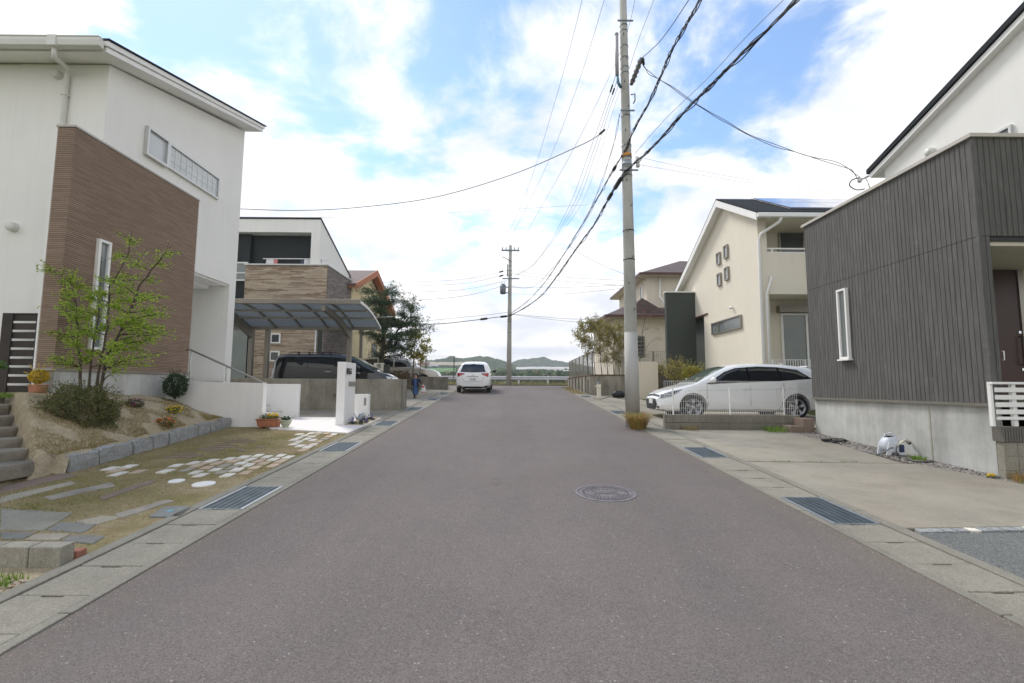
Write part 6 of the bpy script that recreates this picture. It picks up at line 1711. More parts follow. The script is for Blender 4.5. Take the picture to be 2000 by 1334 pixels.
part('blossom', cloud(MB(), (x0+.12, yv, zv+.27), (.10, .09, .045), 90, .042, r_, .8, .6, .9), M['petal_white'], t)
c = Vector((gp(564, 836).x, 10.62, zr(10.62)+.005))
t = thing('planter', 'pale green glazed urn with a small leafy plant right of the terracotta trough', 'planter', c)
part('saucer', MB().lathe([(.001, 0), (.10, 0), (.115, .018), (.001, .018)], c, 20), M['terracotta'], t)
part('urn', MB().lathe([(.06, .02), (.065, .03), (.055, .045), (.085, .08), (.115, .14), (.12, .17), (.13, .175), (.13, .19), (.115, .19), (.10, .165), (.001, .16)], c, 24), M['green_glaze'], t)
part('foliage', cloud(MB(), c+Vector((0, 0, .225)), (.10, .09, .05), 300, .035, r_, .4, .3), M['leaf_dark'], t)
part('blossom', cloud(MB(), c+Vector((0.02, 0, .25)), (.09, .08, .04), 24, .03, r_, .8, .6, .9), M['petal_white'], t)
# gate pillar
t = thing('gate_pillar', 'tall narrow white gate pillar with intercom and small name plate', 'pillar', (-3.75, 11.4, .6))
part('pillar', MB().box(-3.885, -3.70, 11.05, 11.80, .5, 2.05), M['stucco_white'], t, .004)
for nm, (pa, pb, qa, qb), mt in (('intercom', (677, 719, 685, 731), 'black_metal'), ('name_plate', (681, 745, 693, 754), 'frame_bronze')):
    a_ = atx(pa, pb, -3.70); b_ = atx(qa, qb, -3.70)
    ya, yb = sorted((a_.y, b_.y)); za, zb__ = sorted((a_.z, b_.z))
    o = part(nm, MB().box(-3.698, -3.675, ya, yb, za, zb__), M[mt], t, .003)
    if nm == 'intercom': part('lens', MB().box(-3.6745, -3.670, ya+(yb-ya)*.45, yb-.03, za+.08, zb__-.03), M['frame_silver'], o)
t = thing('parcel_box', 'low white rendered letter box block beside the tall gate pillar', 'letter box', (-3.7, 12.4, .66))
part('block', MB().box(-3.90, -3.52, 12.30, 12.48, .58, 1.30), M['stucco_white'], t, .004)
a_ = at(711, 777, 12.3); b_ = at(715, 792, 12.3); part('slot', MB().box(a_.x, b_.x, 12.292, 12.299, b_.z, a_.z), surf('slot_grey', (.28, .28, .27), .5, .1, 4, 0), t)
# purple flower bed with watering can
r_ = random.Random(71)
t = thing('flower_bed', 'bed of violet spiked flowers at the foot of the white gate pillar', 'flowers', (-3.45, 11.6, zr(11.6)))
mb = MB(); fb = MB()
for k in range(34):
    x = -3.64+r_.random()*.36; y = 11.1+r_.random()*1.3; z = zr(y)
    if r_.random() < .6: 
        h = r_.uniform(.12, .2); fb.tube([(x, y, z), (x, y, z+h*.4)], .003, 4)
        for j in range(26): leafquad(fb, Vector((x, y, z+h*r_.uniform(.35, 1)))+rdir(r_)*.014, .02, rdir(r_), rdir(r_), r_, .8)
    cloud(mb, (x, y, z+.04), (.05, .05, .04), 40, .035, r_, .4, .3)
part('foliage', mb, M['leaf_dark'], t); part('blossom', fb, M['petal_violet'], t)
fl = part('soil', MB().hexa([(-3.68, 11.05, zr(11.05)+.005), (-3.25, 11.05, zr(11.05)+.005), (-3.25, 12.45, zr(12.45)+.005), (-3.68, 12.45, zr(12.45)+.005)], [(-3.68, 11.05, zr(11.05)+.042), (-3.25, 11.05, zr(11.05)+.042), (-3.25, 12.45, zr(12.45)+.042), (-3.68, 12.45, zr(12.45)+.042)]), M['soil'], t)
c = Vector((-3.50, 11.55, zr(11.55)+.05))
t = thing('watering_can', 'dented galvanised watering can among the violet flowers', 'watering can', c)
rot = Matrix.Rotation(R(28), 4, 'Y')
part('body', MB().lathe([(.001, 0), (.075, 0), (.078, .01), (.070, .15), (.062, .165), (.055, .16), (.001, .15)], c+Vector((0, 0, .03)), 20, rot), M['galv'], t)
part('spout', MB().tube([c+Vector((-.05, 0, .05)), c+Vector((-.10, 0, .13)), c+Vector((-.13, 0, .20))], [.016, .012, .010], 8), M['galv'], t)
part('handle', MB().tube([c+Vector((.05, 0, .17)), c+Vector((.12, 0, .22)), c+Vector((.14, 0, .14)), c+Vector((.09, 0, .06))], .007, 6), M['galv'], t)
# tap post on the concrete wall
t = thing('water_tap', 'small tap with a coiled hose fixed to the concrete wall behind the gate pillar', 'tap', (-5.0, 14.6, 1.2))
a_ = at(656, 744, 14.6); b_ = at(663, 757, 14.6)
part('box', MB().box(a_.x, b_.x+.02, 14.56, 14.655, b_.z, a_.z), M['slab_light'], t, .006)
c = at(657, 769, 14.58); part('reel', MB().lathe([(.03, -.03), (.085, -.025), (.085, .025), (.03, .03)], c, 20, Matrix.Rotation(R(90), 4, 'X')), M['frame_taupe'], t)
# name pillar further left
t = thing('name_pillar', 'cream name pillar with dark curly metal lettering by the brown hedge', 'pillar', (-5.6, 21.0, 1.1))
a_ = at(730, 709, 21.0); b_ = at(749, 709, 21.0)
part('pillar', MB().box(a_.x, b_.x, 21.0, 21.2, .9, a_.z), M['stucco_cream'], t, .01)
part('cheek', MB().box(b_.x+.002, b_.x+.20, 21.02, 21.4, .9, a_.z-.06), M['dark_wood'] if False else M['fin_green'], t)
c = at(740, 717, 20.98); mb = MB(); P_ = lambda x, z: (c.x+x, 20.985, c.z+z)
mb.tube([P_(-.10, .09), P_(0, .13), P_(.09, .09), P_(.02, .07), P_(-.07, .05)], .012, 6); mb.tube([P_(-.06, .04), P_(-.02, -.03), P_(-.07, -.06)], .014, 6); mb.tube([P_(.03, .04), P_(.05, -.03), P_(.09, 0)], .014, 6); mb.tube([P_(.0, -.07), P_(.05, -.12)], .010, 6)
part('lettering', mb, M['black_metal'], t)
# hose reel by the plinth
c = Vector((6.28, 8.02, zr(8.02)+.005))
t = thing('hose_reel', 'white and blue boxed hose reel standing on the gravel by the grey plinth', 'hose reel', c)
rx = Matrix.Rotation(R(90), 4, 'X')
mb = MB()
mb.lathe([(.001, -.085), (.09, -.085), (.125, -.07), (.135, -.03), (.135, .03), (.125, .07), (.09, .085), (.001, .085)], c+Vector((-.02, 0, .165)), 28, rx)
part('casing', mb, surf('white_plastic', (.70, .74, .80), .35, .04, 6, 0), t)
for sg in (-1, 1):
    mb = MB().prism([(c.x-.17, c.z), (c.x-.10, c.z), (c.x-.07, c.z+.05), (c.x+.02, c.z+.06), (c.x+.05, c.z+.0), (c.x+.15, c.z), (c.x+.13, c.z+.12), (c.x+.08, c.z+.2), (c.x-.12, c.z+.2)], 'y', c.y+sg*.098-.010, c.y+sg*.098+.010)
    part('side_frame', mb, surf('white_plastic_frame', (.72, .76, .80), .35, .04, 6, 0), t, .003)
part('vent_slot', MB().box(c.x-.09, c.x+.0, c.y-.06, c.y+.02, c.z+.285, c.z+.305), M['black_metal'], t)
part('blue_panel', MB().box(c.x+.035, c.x+.12, c.y-.116, c.y-.109, c.z+.05, c.z+.17), surf('navy_plastic', (.03, .05, .11), .4, .1, 6, 0), t, .01)
part('carry_handle', MB().tube([c+Vector((-.10, 0, .27)), c+Vector((-.09, 0, .33)), c+Vector((0, 0, .345)), c+Vector((.07, 0, .33)), c+Vector((.08, 0, .27))], .014, 8), surf('white_plastic_handle', (.72, .76, .80), .35, .04, 6, 0), t)
part('spray_gun', MB().tube([c+Vector((.0, -.12, .15)), c+Vector((.08, -.12, .22)), c+Vector((.16, -.10, .24)), c+Vector((.21, -.09, .21))], [.012, .02, .026, .028], 10), surf('cream_plastic', (.66, .64, .50), .4, .05, 6, 0), t)
part('nozzle', MB().tube([c+Vector((.21, -.09, .21)), c+Vector((.235, -.088, .19))], .028, 10), M['black_metal'], t)
part('hose', MB().tube([c+Vector((0, -.12, .15)), c+Vector((-.03, -.135, .10)), c+Vector((-.03, -.14, .03)), c+Vector((-.02, -.13, .0))], .009, 8).tube([c+Vector((-.06, -.11, .12)), c+Vector((-.13, -.14, .12)), c+Vector((-.20, -.12, .06)), c+Vector((-.26, -.06, .005)), c+Vector((-.32, .2, .012))], .009, 8), M['grey_wire'], t)
mb = MB(); cc = Vector((6.28, 7.42, zr(7.42)+.012))
mb.tube([cc+Vector((-.15, .18, 0)), cc+Vector((-.10, -.02, 0)), cc+Vector((.02, -.06, 0)), cc+Vector((.14, -.03, 0)), cc+Vector((.16, .08, 0))], .010, 8)
solo('hose', mb, M['black_wire'], 'short black hose end lying on the gravel near the hose reel', 'hose')
mb = MB(); r_ = random.Random(4); cc = Vector((6.12, 9.2, zr(9.2)+.02))
for k in range(4): mb.tube([cc+Vector((.16*math.cos(a*.5+k)*(1+.1*k), .22*math.sin(a*.5+k), .012*k+.01*math.sin(a*2))) for a in range(10)], .009, 6)
solo('hose', mb, M['black_wire'], 'coiled black hose on the gravel left of the hose reel', 'hose')
# standpipe, bag and hose in the far right lot
c = gp(1170, 779); 
t = thing('standpipe', 'cream garden standpipe tap in front of the far right retaining wall', 'standpipe', c)
part('post', MB().box(c.x-.075, c.x+.075, c.y-.06, c.y+.06, c.z-.05, c.z+.60), M['stucco_cream'], t, .012)
part('cap', MB().lathe([(.001, .66), (.05, .65), (.085, .62), (.085, .60), (.001, .60)], c, 16), M['galv_dark'], t)
part('tap', MB().tube([c+Vector((0, -.06, .50)), c+Vector((0, -.14, .50)), c+Vector((0, -.15, .44))], .016, 8), M['chrome'], t)
part('lever', MB().tube([c+Vector((-.16, -.05, .52)), c+Vector((-.07, -.06, .45))], .014, 6), M['white_paint'], t)
c = gp(1208, 777)
t = thing('bag', 'black crumpled bag lying on the concrete behind the thick utility pole', 'bag', c)
def bagf(u, v):
    d = Vector((math.cos(2*math.pi*u)*math.sin(math.pi*v), math.sin(2*math.pi*u)*math.sin(math.pi*v), math.cos(math.pi*v)))
    k = 1+.25*noise.noise(d*3); return c+Vector((d.x*.26*k, d.y*.2*k, max(0, .13+d.z*.16*k)))
part('body', MB().grid(bagf, 24, 14), surf('black_sheet', (.02, .02, .022), .45, .2, 6, .004, 20), t)
mb = MB(); r_ = random.Random(8)
mb.tube([gp(1160, 779)+Vector((0, 0, .012)), gp(1172, 781)+Vector((0, 0, .012)), gp(1190, 776)+Vector((0, 0, .012)), gp(1202, 778)+Vector((0, 0, .02)), gp(1220, 781)+Vector((0, 0, .012)), gp(1250, 780)+Vector((0, 0, .012))], .016, 6)
solo('hose', mb, M['black_wire'], 'black hose trailing from the standpipe past the black bag', 'hose')

# ================================================================ CHILD
def skin(name, verts, edges, radii, mat, parent, sub=2):
    me = bpy.data.meshes.new(name); me.from_pydata([tuple(v) for v in verts], edges, []); me.update()
    o = bpy.data.objects.new(name, me); COL.objects.link(o)
    o.modifiers.new('skin', 'SKIN').use_smooth_shade = True
    for i, sv in enumerate(me.skin_vertices[0].data):
        r = radii[i]; sv.radius = r if isinstance(r, tuple) else (r, r); sv.use_root = (i == 0)
    s = o.modifiers.new('sub', 'SUBSURF'); s.levels = sub; s.render_levels = sub
    dg = bpy.context.evaluated_depsgraph_get(); dg.update()
    m2 = bpy.data.meshes.new_from_object(o.evaluated_get(dg)); bpy.data.objects.remove(o)
    m2.materials.clear(); m2.materials.append(mat)
    for p in m2.polygons: p.use_smooth = True
    o = bpy.data.objects.new(name, m2); COL.objects.link(o); o.parent = parent; ORG[o.name] = Vector((0, 0, 0)); return o
c = Vector((-3.64, 19.14, zr(19.14)+.012))
kid = thing('person', 'small child in a long blue denim dress and navy cardigan walking with a bag', 'person', c, local=True)
kid.scale = (1.0,)*3
SK = surf('skin_tone', (.55, .34, .24), .6, .05, 8, 0)
# body: pelvis root, spine, neck, head, arms, legs mid-stride (front = -Y)
V = [(0, 0, .50), (0, 0, .60), (0, 0, .70), (0, 0, .765), (0, -.005, .80), (0, -.01, .88), (0, -.008, .96),
     (-.09, 0, .745), (-.13, .0, .62), (-.12, -.04, .50), (-.115, -.06, .45),
     (.09, 0, .745), (.17, -.02, .65), (.25, -.06, .57), (.28, -.08, .53),
     (-.05, 0, .47), (-.052, .01, .28), (-.05, .06, .08), (-.05, .01, .03),
     (.05, 0, .47), (.045, -.05, .28), (.03, -.09, .08), (.03, -.15, .03)]
Eg = [(0, 1), (1, 2), (2, 3), (3, 4), (4, 5), (5, 6), (3, 7), (7, 8), (8, 9), (9, 10), (3, 11), (11, 12), (12, 13), (13, 14), (0, 15), (15, 16), (16, 17), (17, 18), (0, 19), (19, 20), (20, 21), (21, 22)]
Rr = [.065, .068, .072, .045, .03, .075, .055, .035, .028, .021, .016, .035, .028, .021, .016, .05, .036, .024, .022, .05, .036, .024, .022]
body = skin('body', V, Eg, Rr, SK, kid)
def hand(base, d, side, par):
    """palm with four separate curled fingers and a thumb"""
    d = Vector(d).normalized(); s = Vector(side).normalized(); n = d.cross(s).normalized(); base = Vector(base)
    vs = [base, base+d*.022]; es = [(0, 1)]; rs = [.013, (.016, .010)]
    for k, (o, L) in enumerate(((-.012, .026), (-.004, .030), (.004, .028), (.012, .022))):
        i = len(vs); a = base+d*.034+s*o; vs += [a, a+d*L*.5+n*.004, a+d*L*.75+n*.016]; es += [(1, i), (i, i+1), (i+1, i+2)]; rs += [.0055, .005, .0045]
    i = len(vs); vs += [base+d*.016-s*.018, base+d*.030-s*.024+n*.006]; es += [(1, i), (i, i+1)]; rs += [.006, .005]
    return skin('hand', vs, es, rs, SK, par, 1)
hand((-.115, -.06, .44), (0, -.1, -1), (0, 1, 0), body); hand((.285, -.085, .525), (.3, -.2, -.9), (0, 1, 0), body)
# face features
mb = MB()
for sg in (-1, 1): mb.lathe([(.001, -.004), (.007, -.003), (.007, .002), (.001, .004)], (sg*.026, -.080, .888), 10, Matrix.Rotation(R(90), 4, 'X'))
part('eyes', mb, M['ink'], body); part('nose', MB().lathe([(.001, .012), (.007, .004), (.009, -.006), (.001, -.01)], (0, -.084, .866), 10), SK, body)
part('mouth', MB().box(-.014, .014, -.081, -.076, .840, .845), surf('lips', (.45, .16, .13), .5, .05, 5, 0), body)
def hairf(u, v):
    a = 2*math.pi*u; ph = v*math.pi*.72
    fr = max(0, -math.sin(a))         # shorter over the face
    ph *= (1-.42*fr)
    return Vector((math.sin(ph)*math.cos(a)*.094, math.sin(ph)*math.sin(a)*.096+.004, .885+math.cos(ph)*.098-(0.03*v if fr < .3 else 0)))
part('hair', MB().grid(hairf, 26, 12), surf('dark_hair', (.018, .012, .010), .5, .3, 30, .003, 200), kid)
def lath2(mb, prof, n=24, wob=0.0):
    vs = []
    for (rx_, ry_, z, ox, oy) in prof:
        for k in range(n):
            a = 2*math.pi*k/n; w_ = 1+wob*math.sin(a*6)*(1 if z < .45 else .2); vs.append((ox+rx_*w_*math.cos(a), oy+ry_*w_*math.sin(a), z))
    return mb.add(vs, [(i*n+k, i*n+(k+1) % n, (i+1)*n+(k+1) % n, (i+1)*n+k) for i in range(len(prof)-1) for k in range(n)], True)
part('dress', lath2(MB(), [(.105, .115, .14, .0, -.02), (.108, .105, .25, 0, -.015), (.102, .092, .40, 0, -.005), (.088, .078, .52, 0, 0), (.092, .080, .62, 0, 0), (.095, .078, .71, 0, 0), (.06, .05, .775, 0, 0), (.04, .04, .785, 0, 0)], 30, .05), surf('denim', (.055, .105, .22), .9, .2, 12, .003, 200), kid)
nv = surf('navy_knit', (.018, .026, .055), .9, .2, 14, .003, 200)
mb = MB()
n = 22; vs = []
for (rx_, ry_, z) in ((.115, .10, .40), (.112, .098, .55), (.108, .09, .68), (.085, .07, .76), (.05, .05, .79)):
    for k in range(n+1):
        a = R(-55)+R(290)*k/n; vs.append((rx_*math.cos(a), ry_*math.sin(a), z))
mb.add(vs, [(i*(n+1)+k, i*(n+1)+k+1, (i+1)*(n+1)+k+1, (i+1)*(n+1)+k) for i in range(4) for k in range(n)], True)
mb.tube([(-.085, 0, .755), (-.135, 0, .62), (-.122, -.045, .475)], [.042, .036, .030], 10); mb.tube([(.085, 0, .755), (.175, -.02, .65), (.262, -.065, .56)], [.042, .036, .030], 10)
part('cardigan', mb, nv, kid)
mb = MB(); mb.tube([(-.05, .055, .13), (-.05, .03, .04)], .026, 10); mb.tube([(.03, -.085, .13), (.03, -.105, .04)], .026, 10)
part('socks', mb, M['black_metal'], kid)
for x, y in ((-.05, .0), (.03, -.15)):
    part('shoe', MB().grid(lambda u, v: Vector((x+.036*math.cos(2*math.pi*u)*math.sin(math.pi*v), y+.025+.075*math.sin(2*math.pi*u)*math.sin(math.pi*v), max(0.0, .024+.03*math.cos(math.pi*v)))), 18, 10), surf('black_shoe', (.015, .015, .016), .35, .1, 9, 0), kid)
    part('shoe_strap', MB().box(x-.034, x+.034, y+.015, y+.03, .045, .058), M['white_paint'], kid)
# carried plastic bag
bc = c+Vector((.315, -.09, .50))
t = thing('shopping_bag', 'white plastic bag with red print held in the hand of the child in blue', 'bag', bc)
def bf(u, v):
    a = 2*math.pi*u; k = .35+.65*min(1, v*1.6); r_x = .088*k*(1+.05*math.sin(a*5+v*4)); r_y = .055*k
    return bc+Vector((r_x*math.cos(a)+.02*v, r_y*math.sin(a), .02-.31*v+(.0 if v < .97 else .004)))
part('bag', MB().grid(bf, 24, 12), surf('white_bag', (.70, .70, .70), .5, .1, 12, .003, 30), t)
part('red_print', MB().grid(lambda u, v: bf(.62+.26*u, .12+.24*v)+Vector((0, -.004, 0)), 8, 5), surf('red_print', (.62, .04, .04), .5, .1, 9, 0), t)
part('red_print', MB().grid(lambda u, v: bf(.52+.46*u, .90+.08*v)+Vector((0, -.003, -.002)), 12, 3), surf('red_base', (.55, .06, .05), .5, .1, 9, 0), t)
part('loop_handle', MB().tube([bc+Vector((-.03, 0, 0)), bc+Vector((-.01, 0, .035)), bc+Vector((.02, 0, .035)), bc+Vector((.035, 0, 0))], .005, 6), surf('bag_handle', (.65, .2, .2), .5, .1, 9, 0), t)
# ================================================================ POLES, CABLES, GUARD RAIL
P1 = Vector((2.84, 11.2, 0))
t = thing('utility_pole', 'thick concrete utility pole at the right kerb, nearest to the viewer', 'utility pole', (2.86, 11.2, zr(11.2)))
def px_at(z): return Vector((2.86-.006*z, 11.2, z))
r1 = lambda z: .165-.0072*z
part('pole', MB().tube([px_at(z_) for z_ in (.3, 3, 6, 9, 13.4)], [r1(z_) for z_ in (.3, 3, 6, 9, 13.4)], 32), M['conc_pole'], t)
sv_ = part('sleeve', MB().tube([px_at(.98), px_at(2.78)], [r1(.98)+.006, r1(2.78)+.006], 32, cap=True), surf('pale_sleeve', (.46, .455, .425), .75, .04, 3, .001, 60), t)
bk = M['black_metal']
for z_ in (4.5, 5.2, 6.55, 6.75, 7.0, 7.3, 8.05, 9.15, 9.30, 9.55, 9.85, 10.25, 10.4):
    part('band', MB().tube([px_at(z_-.012), px_at(z_+.012)], r1(z_)+.007, 24), M['galv_dark'] if z_ > 6 else bk, t)
part('band', MB().tube([px_at(7.02), px_at(7.10)], r1(7)+.006, 24), surf('orange_tape', (.70, .30, .06), .5, .1, 4, 0), t)
part('band', MB().tube([px_at(6.78), px_at(6.92)], r1(7)+.005, 24), M['galv'], t)
mb = MB()
for k, z_ in enumerate([3.3+i*.62 for i in range(12)]):
    sg = -1 if k % 2 else 1; p = px_at(z_); mb.tube([p+Vector((sg*r1(z_)*.35, -r1(z_)*.85, 0)), p+Vector((sg*r1(z_)*.45, -r1(z_)-.05, .0)), p+Vector((sg*r1(z_)*.45, -r1(z_)-.055, .03))], .011, 6)
part('step_bolt', mb, M['galv_dark'], t)
mb = MB(); mb.tube([(2.60, 11.12, 9.05), (2.60, 11.12, 10.1)], .045, 12); mb.tube([(2.60, 11.12, 10.1), (2.60, 11.12, 10.14)], .050, 12)
part('conduit_tube', mb, surf('grey_tube', (.36, .35, .36), .5, .08, 4, 0), t)
part('cable_hook', MB().tube([(2.60, 11.12, 9.05), (2.62, 11.1, 8.85), (2.68, 11.08, 8.72)], .035, 8), surf('teal_boot', (.05, .16, .20), .5, .1, 4, 0), t)
# slanting arm on the right with its insulator string
a_, b_ = at(1233, 165, 11.0), at(1253, 114, 10.4)
arm = part('cross_arm', MB().tube([a_, b_], .045, 8), M['galv_dark'], t)
mb = MB(); d = (b_-a_)
for k in range(5): p = a_+d*(.15+k*.18); mb.tube([p-d.normalized()*.02, p+d.normalized()*.02], .062, 10)
part('insulator', mb, M['frame_taupe'], arm)
for (za, xa_, ya_, l) in ((10.4, 0, 0, .19), (6.62, 0, 0, .22), (8.1, .02, 0, .17)): part('cross_bar', MB().box(px_at(za).x-l, px_at(za).x+l, 11.0, 11.03, za-.015, za+.015), M['galv_dark'], t)
# top crossarm above the frame carrying the three high wires
part('cross_arm', MB().box(1.85, 4.15, 11.02, 11.09, 12.25, 12.33), M['galv_dark'], t)
part('white_box', MB().tube([at(1245, 308, 11.0), at(1246, 326, 11.0)], .045, 12), M['offwhite_plastic'], t)
a_ = at(1232, 185, 11.1); part('hook_bracket', MB().tube([a_, a_+Vector((.10, 0, .02)), a_+Vector((.10, 0, -.14)), a_+Vector((.06, 0, -.22))], .015, 6), bk, t)

t = thing('utility_pole', 'distant utility pole with a grey transformer standing at the end of the street', 'utility pole', (.02, 30.5, zr(30.5)))
q = lambda z_: Vector((.02+.005*z_, 30.5, z_))
part('pole', MB().tube([q(z_) for z_ in (1.2, 4, 8, 10.55)], [.165, .145, .115, .10], 20), M['conc_pole'], t)
part('cross_arm', MB().box(-.50, .66, 30.38, 30.46, 10.16, 10.24), M['galv_dark'], t)
mb = MB()
for x in (-.44, -.2, .34, .58): mb.tube([(x, 30.42, 10.24), (x, 30.42, 10.42)], .03, 8)
part('insulator', mb, M['frame_taupe'], t)
part('cross_arm', MB().box(-.42, .66, 30.36, 30.42, 8.33, 8.39), M['galv_dark'], t)
part('brace', MB().tube([(-.45, 30.36, 9.78), (.18, 30.36, 9.45)], .025, 6), M['galv_dark'], t)
mb = MB(); mb.tube([(-.38, 30.3, 7.35), (-.38, 30.3, 7.92)], .17, 20); mb.tube([(-.38, 30.3, 7.92), (-.38, 30.3, 8.0)], [.17, .05], 20)
tf = part('transformer', mb, M['galv_dark'], t)
mb = MB()
for k in range(10): a = math.pi*2*k/10; mb.box(-.38+.18*math.cos(a)-.01, -.38+.18*math.cos(a)+.01, 30.3+.18*math.sin(a)-.01, 30.3+.18*math.sin(a)+.01, 7.42, 7.88)
for x in (-.46, -.30): mb.tube([(x, 30.25, 7.98), (x, 30.25, 8.1)], .02, 6)
part('cooling_fin', mb, M['galv'], tf)
part('bracket', MB().box(-.25, .02, 30.42, 30.47, 7.42, 7.48).box(-.25, .02, 30.42, 30.47, 7.78, 7.84), M['galv_dark'], t)
for z_ in (3.4, 4.9, 5.6, 5.75, 6.0, 8.6, 8.9, 9.2): part('band', MB().tube([q(z_-.02), q(z_+.02)], .14 if z_ < 7 else .12, 16), M['galv_dark'], t)
mb = MB(); mb.tube([(-.10, 30.4, 8.5), (-.10, 30.4, 9.3)], .035, 8); part('conduit_tube', mb, M['galv_dark'], t)

def cable(name, label, pts, r, mat, group=None, twist=0, n=10, boxes=(), seed=0):
    """smooth cable through the given points; twist adds wrapped strands"""
    P = [Vector(p) for p in pts]; out = []
    for i in range(len(P)-1):
        p0 = P[max(0, i-1)]; p1 = P[i]; p2 = P[i+1]; p3 = P[min(len(P)-1, i+2)]
        for k in range(n):
            t_ = k/n
            out.append(.5*((2*p1)+(p2-p0)*t_+(2*p0-5*p1+4*p2-p3)*t_*t_+(3*p1-p0-3*p2+p3)*t_**3))
    out.append(P[-1])
    mb = MB(); r_ = random.Random(seed)
    if not twist: mb.tube(out, r, 6)
    else:
        for s in range(twist):
            ph = 6.28*s/twist; o2 = []
            for i, p in enumerate(out):
                a = ph+i*.55; k = r*1.25*(1+.5*math.sin(i*.37+s*2)); o2.append(p+Vector((math.cos(a)*k, 0, math.sin(a)*k-(.05*abs(math.sin(i*.23+s)) if s == twist-1 else 0))))
            mb.tube(o2, r*.62, 5)
    if boxes:
        t_ = thing(name, label, 'cable', P[0], group)
        part('wire', mb, mat, t_)
        for (bi, L, rr) in boxes:
            i = int(bi*(len(out)-1)); a = out[i]; d = (out[min(len(out)-1, i+1)]-a).normalized()
            part('splice_case', MB().tube([a-d*L*.5, a-d*L*.42, a+d*L*.42, a+d*L*.5], [rr*.5, rr, rr, rr*.5], 10), M['black_metal'], t_)
        return t_
    return solo(name, mb, mat, label, 'cable', group)
def ray_pts(lst): return [at(x, y, Y) for x, y, Y in lst]
bw, gw = M['black_wire'], M['grey_wire']
HV = 'thin high wires along the street'
e = 10.42
cable('overhead_wire', 'leftmost thin high wire running from the far pole up past the top of the picture', [(-.44, 30.42, e), at(1030, 370, 23), at(1085, 195, 16.5), at(1137, 0, 12.3), (2.0, 11.05, 12.4)], .006, gw)
cable('overhead_wire', 'second thin high wire from the left, rising from the far pole', [(-.20, 30.42, e), at(1060, 340, 22), at(1120, 190, 16.5), at(1180, 0, 12.3), (2.6, 11.05, 12.4)], .006, gw)
cable('overhead_wire', 'third thin high wire, passing behind the head of the thick pole', [(.58, 30.42, e), at(1110, 310, 20.5), at(1190, 150, 15), at(1222, 70, 13), at(1240, 0, 11.9), (3.25, 11.05, 12.4)], .006, gw)
cable('overhead_wire', 'thin wire right of the thick pole head leaving the picture at the top', [at(1229, 135, 11.15), at(1250, 70, 10.6), at(1277, 0, 10.0), at(1310, -90, 9.4)], .005, gw)
for k, (lab, dx) in enumerate((('leftmost low voltage wire of the bundle between the two poles', 0), ('second low voltage wire of the bundle between the two poles', 7), ('third low voltage wire of the bundle between the two poles', 13), ('rightmost faint low voltage wire of the bundle between the two poles', 22))):
    cable('overhead_wire', lab, [(.10+.03*k, 30.38, 8.62-.12*k), at(1035+dx*.4, 525-4*k, 26.5), at(1075+dx*.7, 470-3*k, 22), at(1115+dx, 395, 18), at(1150+dx, 300, 15), at(1180+dx*.8, 215, 12.8), at(1205+dx*.3, 140+k*12, 11.1)], .0055 if k < 3 else .004, bw if k < 2 else gw, boxes=((.93, .35, .022),) if k < 2 else ())
cable('overhead_wire', 'dark pair of drop wires hanging close to the left of the thick pole', [at(1211, 220, 11.0), at(1196, 290, 12.5), at(1165, 380, 15.5), at(1130, 455, 19), at(1090, 510, 23), at(1040, 560, 27), (.1, 30.4, 7.9)], .009, bw, twist=2)
# communication bundles
cable('cable_bundle', 'thick lower bundle of black telephone cables from the thick pole to the far pole', [at(1222, 335, 11.0), at(1207, 358, 11.4), at(1184, 396, 12.6), at(1159, 440, 14.4), at(1128, 483, 17), at(1091, 535, 20.5), at(1060, 574, 24), at(1030, 598, 27.3), (.02, 30.4, 5.95)], .017, bw, twist=4, boxes=((.13, .55, .055), (.22, .42, .05), (.28, .12, .03)), seed=3)
cable('cable_bundle', 'upper bundle of black telephone cables from the thick pole to the far pole', [at(1225, 288, 11.05), at(1208, 315, 11.3), at(1187, 350, 12.2), at(1172, 378, 13.2), at(1145, 425, 15), at(1112, 479, 18), at(1079, 530, 21), at(1056, 561, 24.2), at(1028, 590, 27.5), (.03, 30.4, 6.05)], .013, bw, twist=3, boxes=((.16, .2, .035),), seed=5)
cable('cable_bundle', 'thick upper bundle of black cables running over the viewer from the thick pole', [at(1224, 290, 11.05), at(1236, 258, 10.7), at(1267, 200, 9.6), at(1290, 148, 8.9), at(1311, 101, 8.3), at(1340, 48, 7.8), at(1366, 0, 7.3), (3.0, 5.5, 7.7), (3.1, 3, 7.9)], .015, bw, twist=4, seed=7)
cable('cable_bundle', 'thick lower bundle of black cables running over the viewer at the upper right', [at(1222, 335, 11.05), at(1240, 318, 10.6), at(1262, 299, 10.0), at(1289, 271, 9.35), at(1333, 222, 8.5), at(1365, 190, 8.0), at(1396, 158, 7.6), at(1450, 104, 7.0), at(1555, 0, 6.05), (3.8, 4.5, 6.6)], .015, bw, twist=5, seed=9)
cable('overhead_wire', 'thin stay wire above the lower bundle at the upper right', [at(1240, 300, 11), at(1300, 232, 9.8), at(1380, 155, 8.4), at(1450, 80, 7.6), at(1530, 0, 6.6)], .005, gw)
cable('overhead_wire', 'single black wire from the slanting arm leaving at the top of the picture', [at(1253, 114, 10.4), at(1285, 85, 9.8), at(1312, 50, 9.2), at(1345, 0, 8.5)], .008, bw)
cable('service_cable', 'service cable sagging from the thick pole to the bracket of the charcoal house', [at(1256, 118, 10.4), at(1262, 135, 10.5), at(1290, 155, 10.5), at(1365, 205, 10.5), at(1450, 255, 10.45), at(1540, 292, 10.4), at(1640, 320, 10.35), (7.75, 10.3, 6.16)], .011, bw, twist=2, boxes=((.03, .16, .03),))
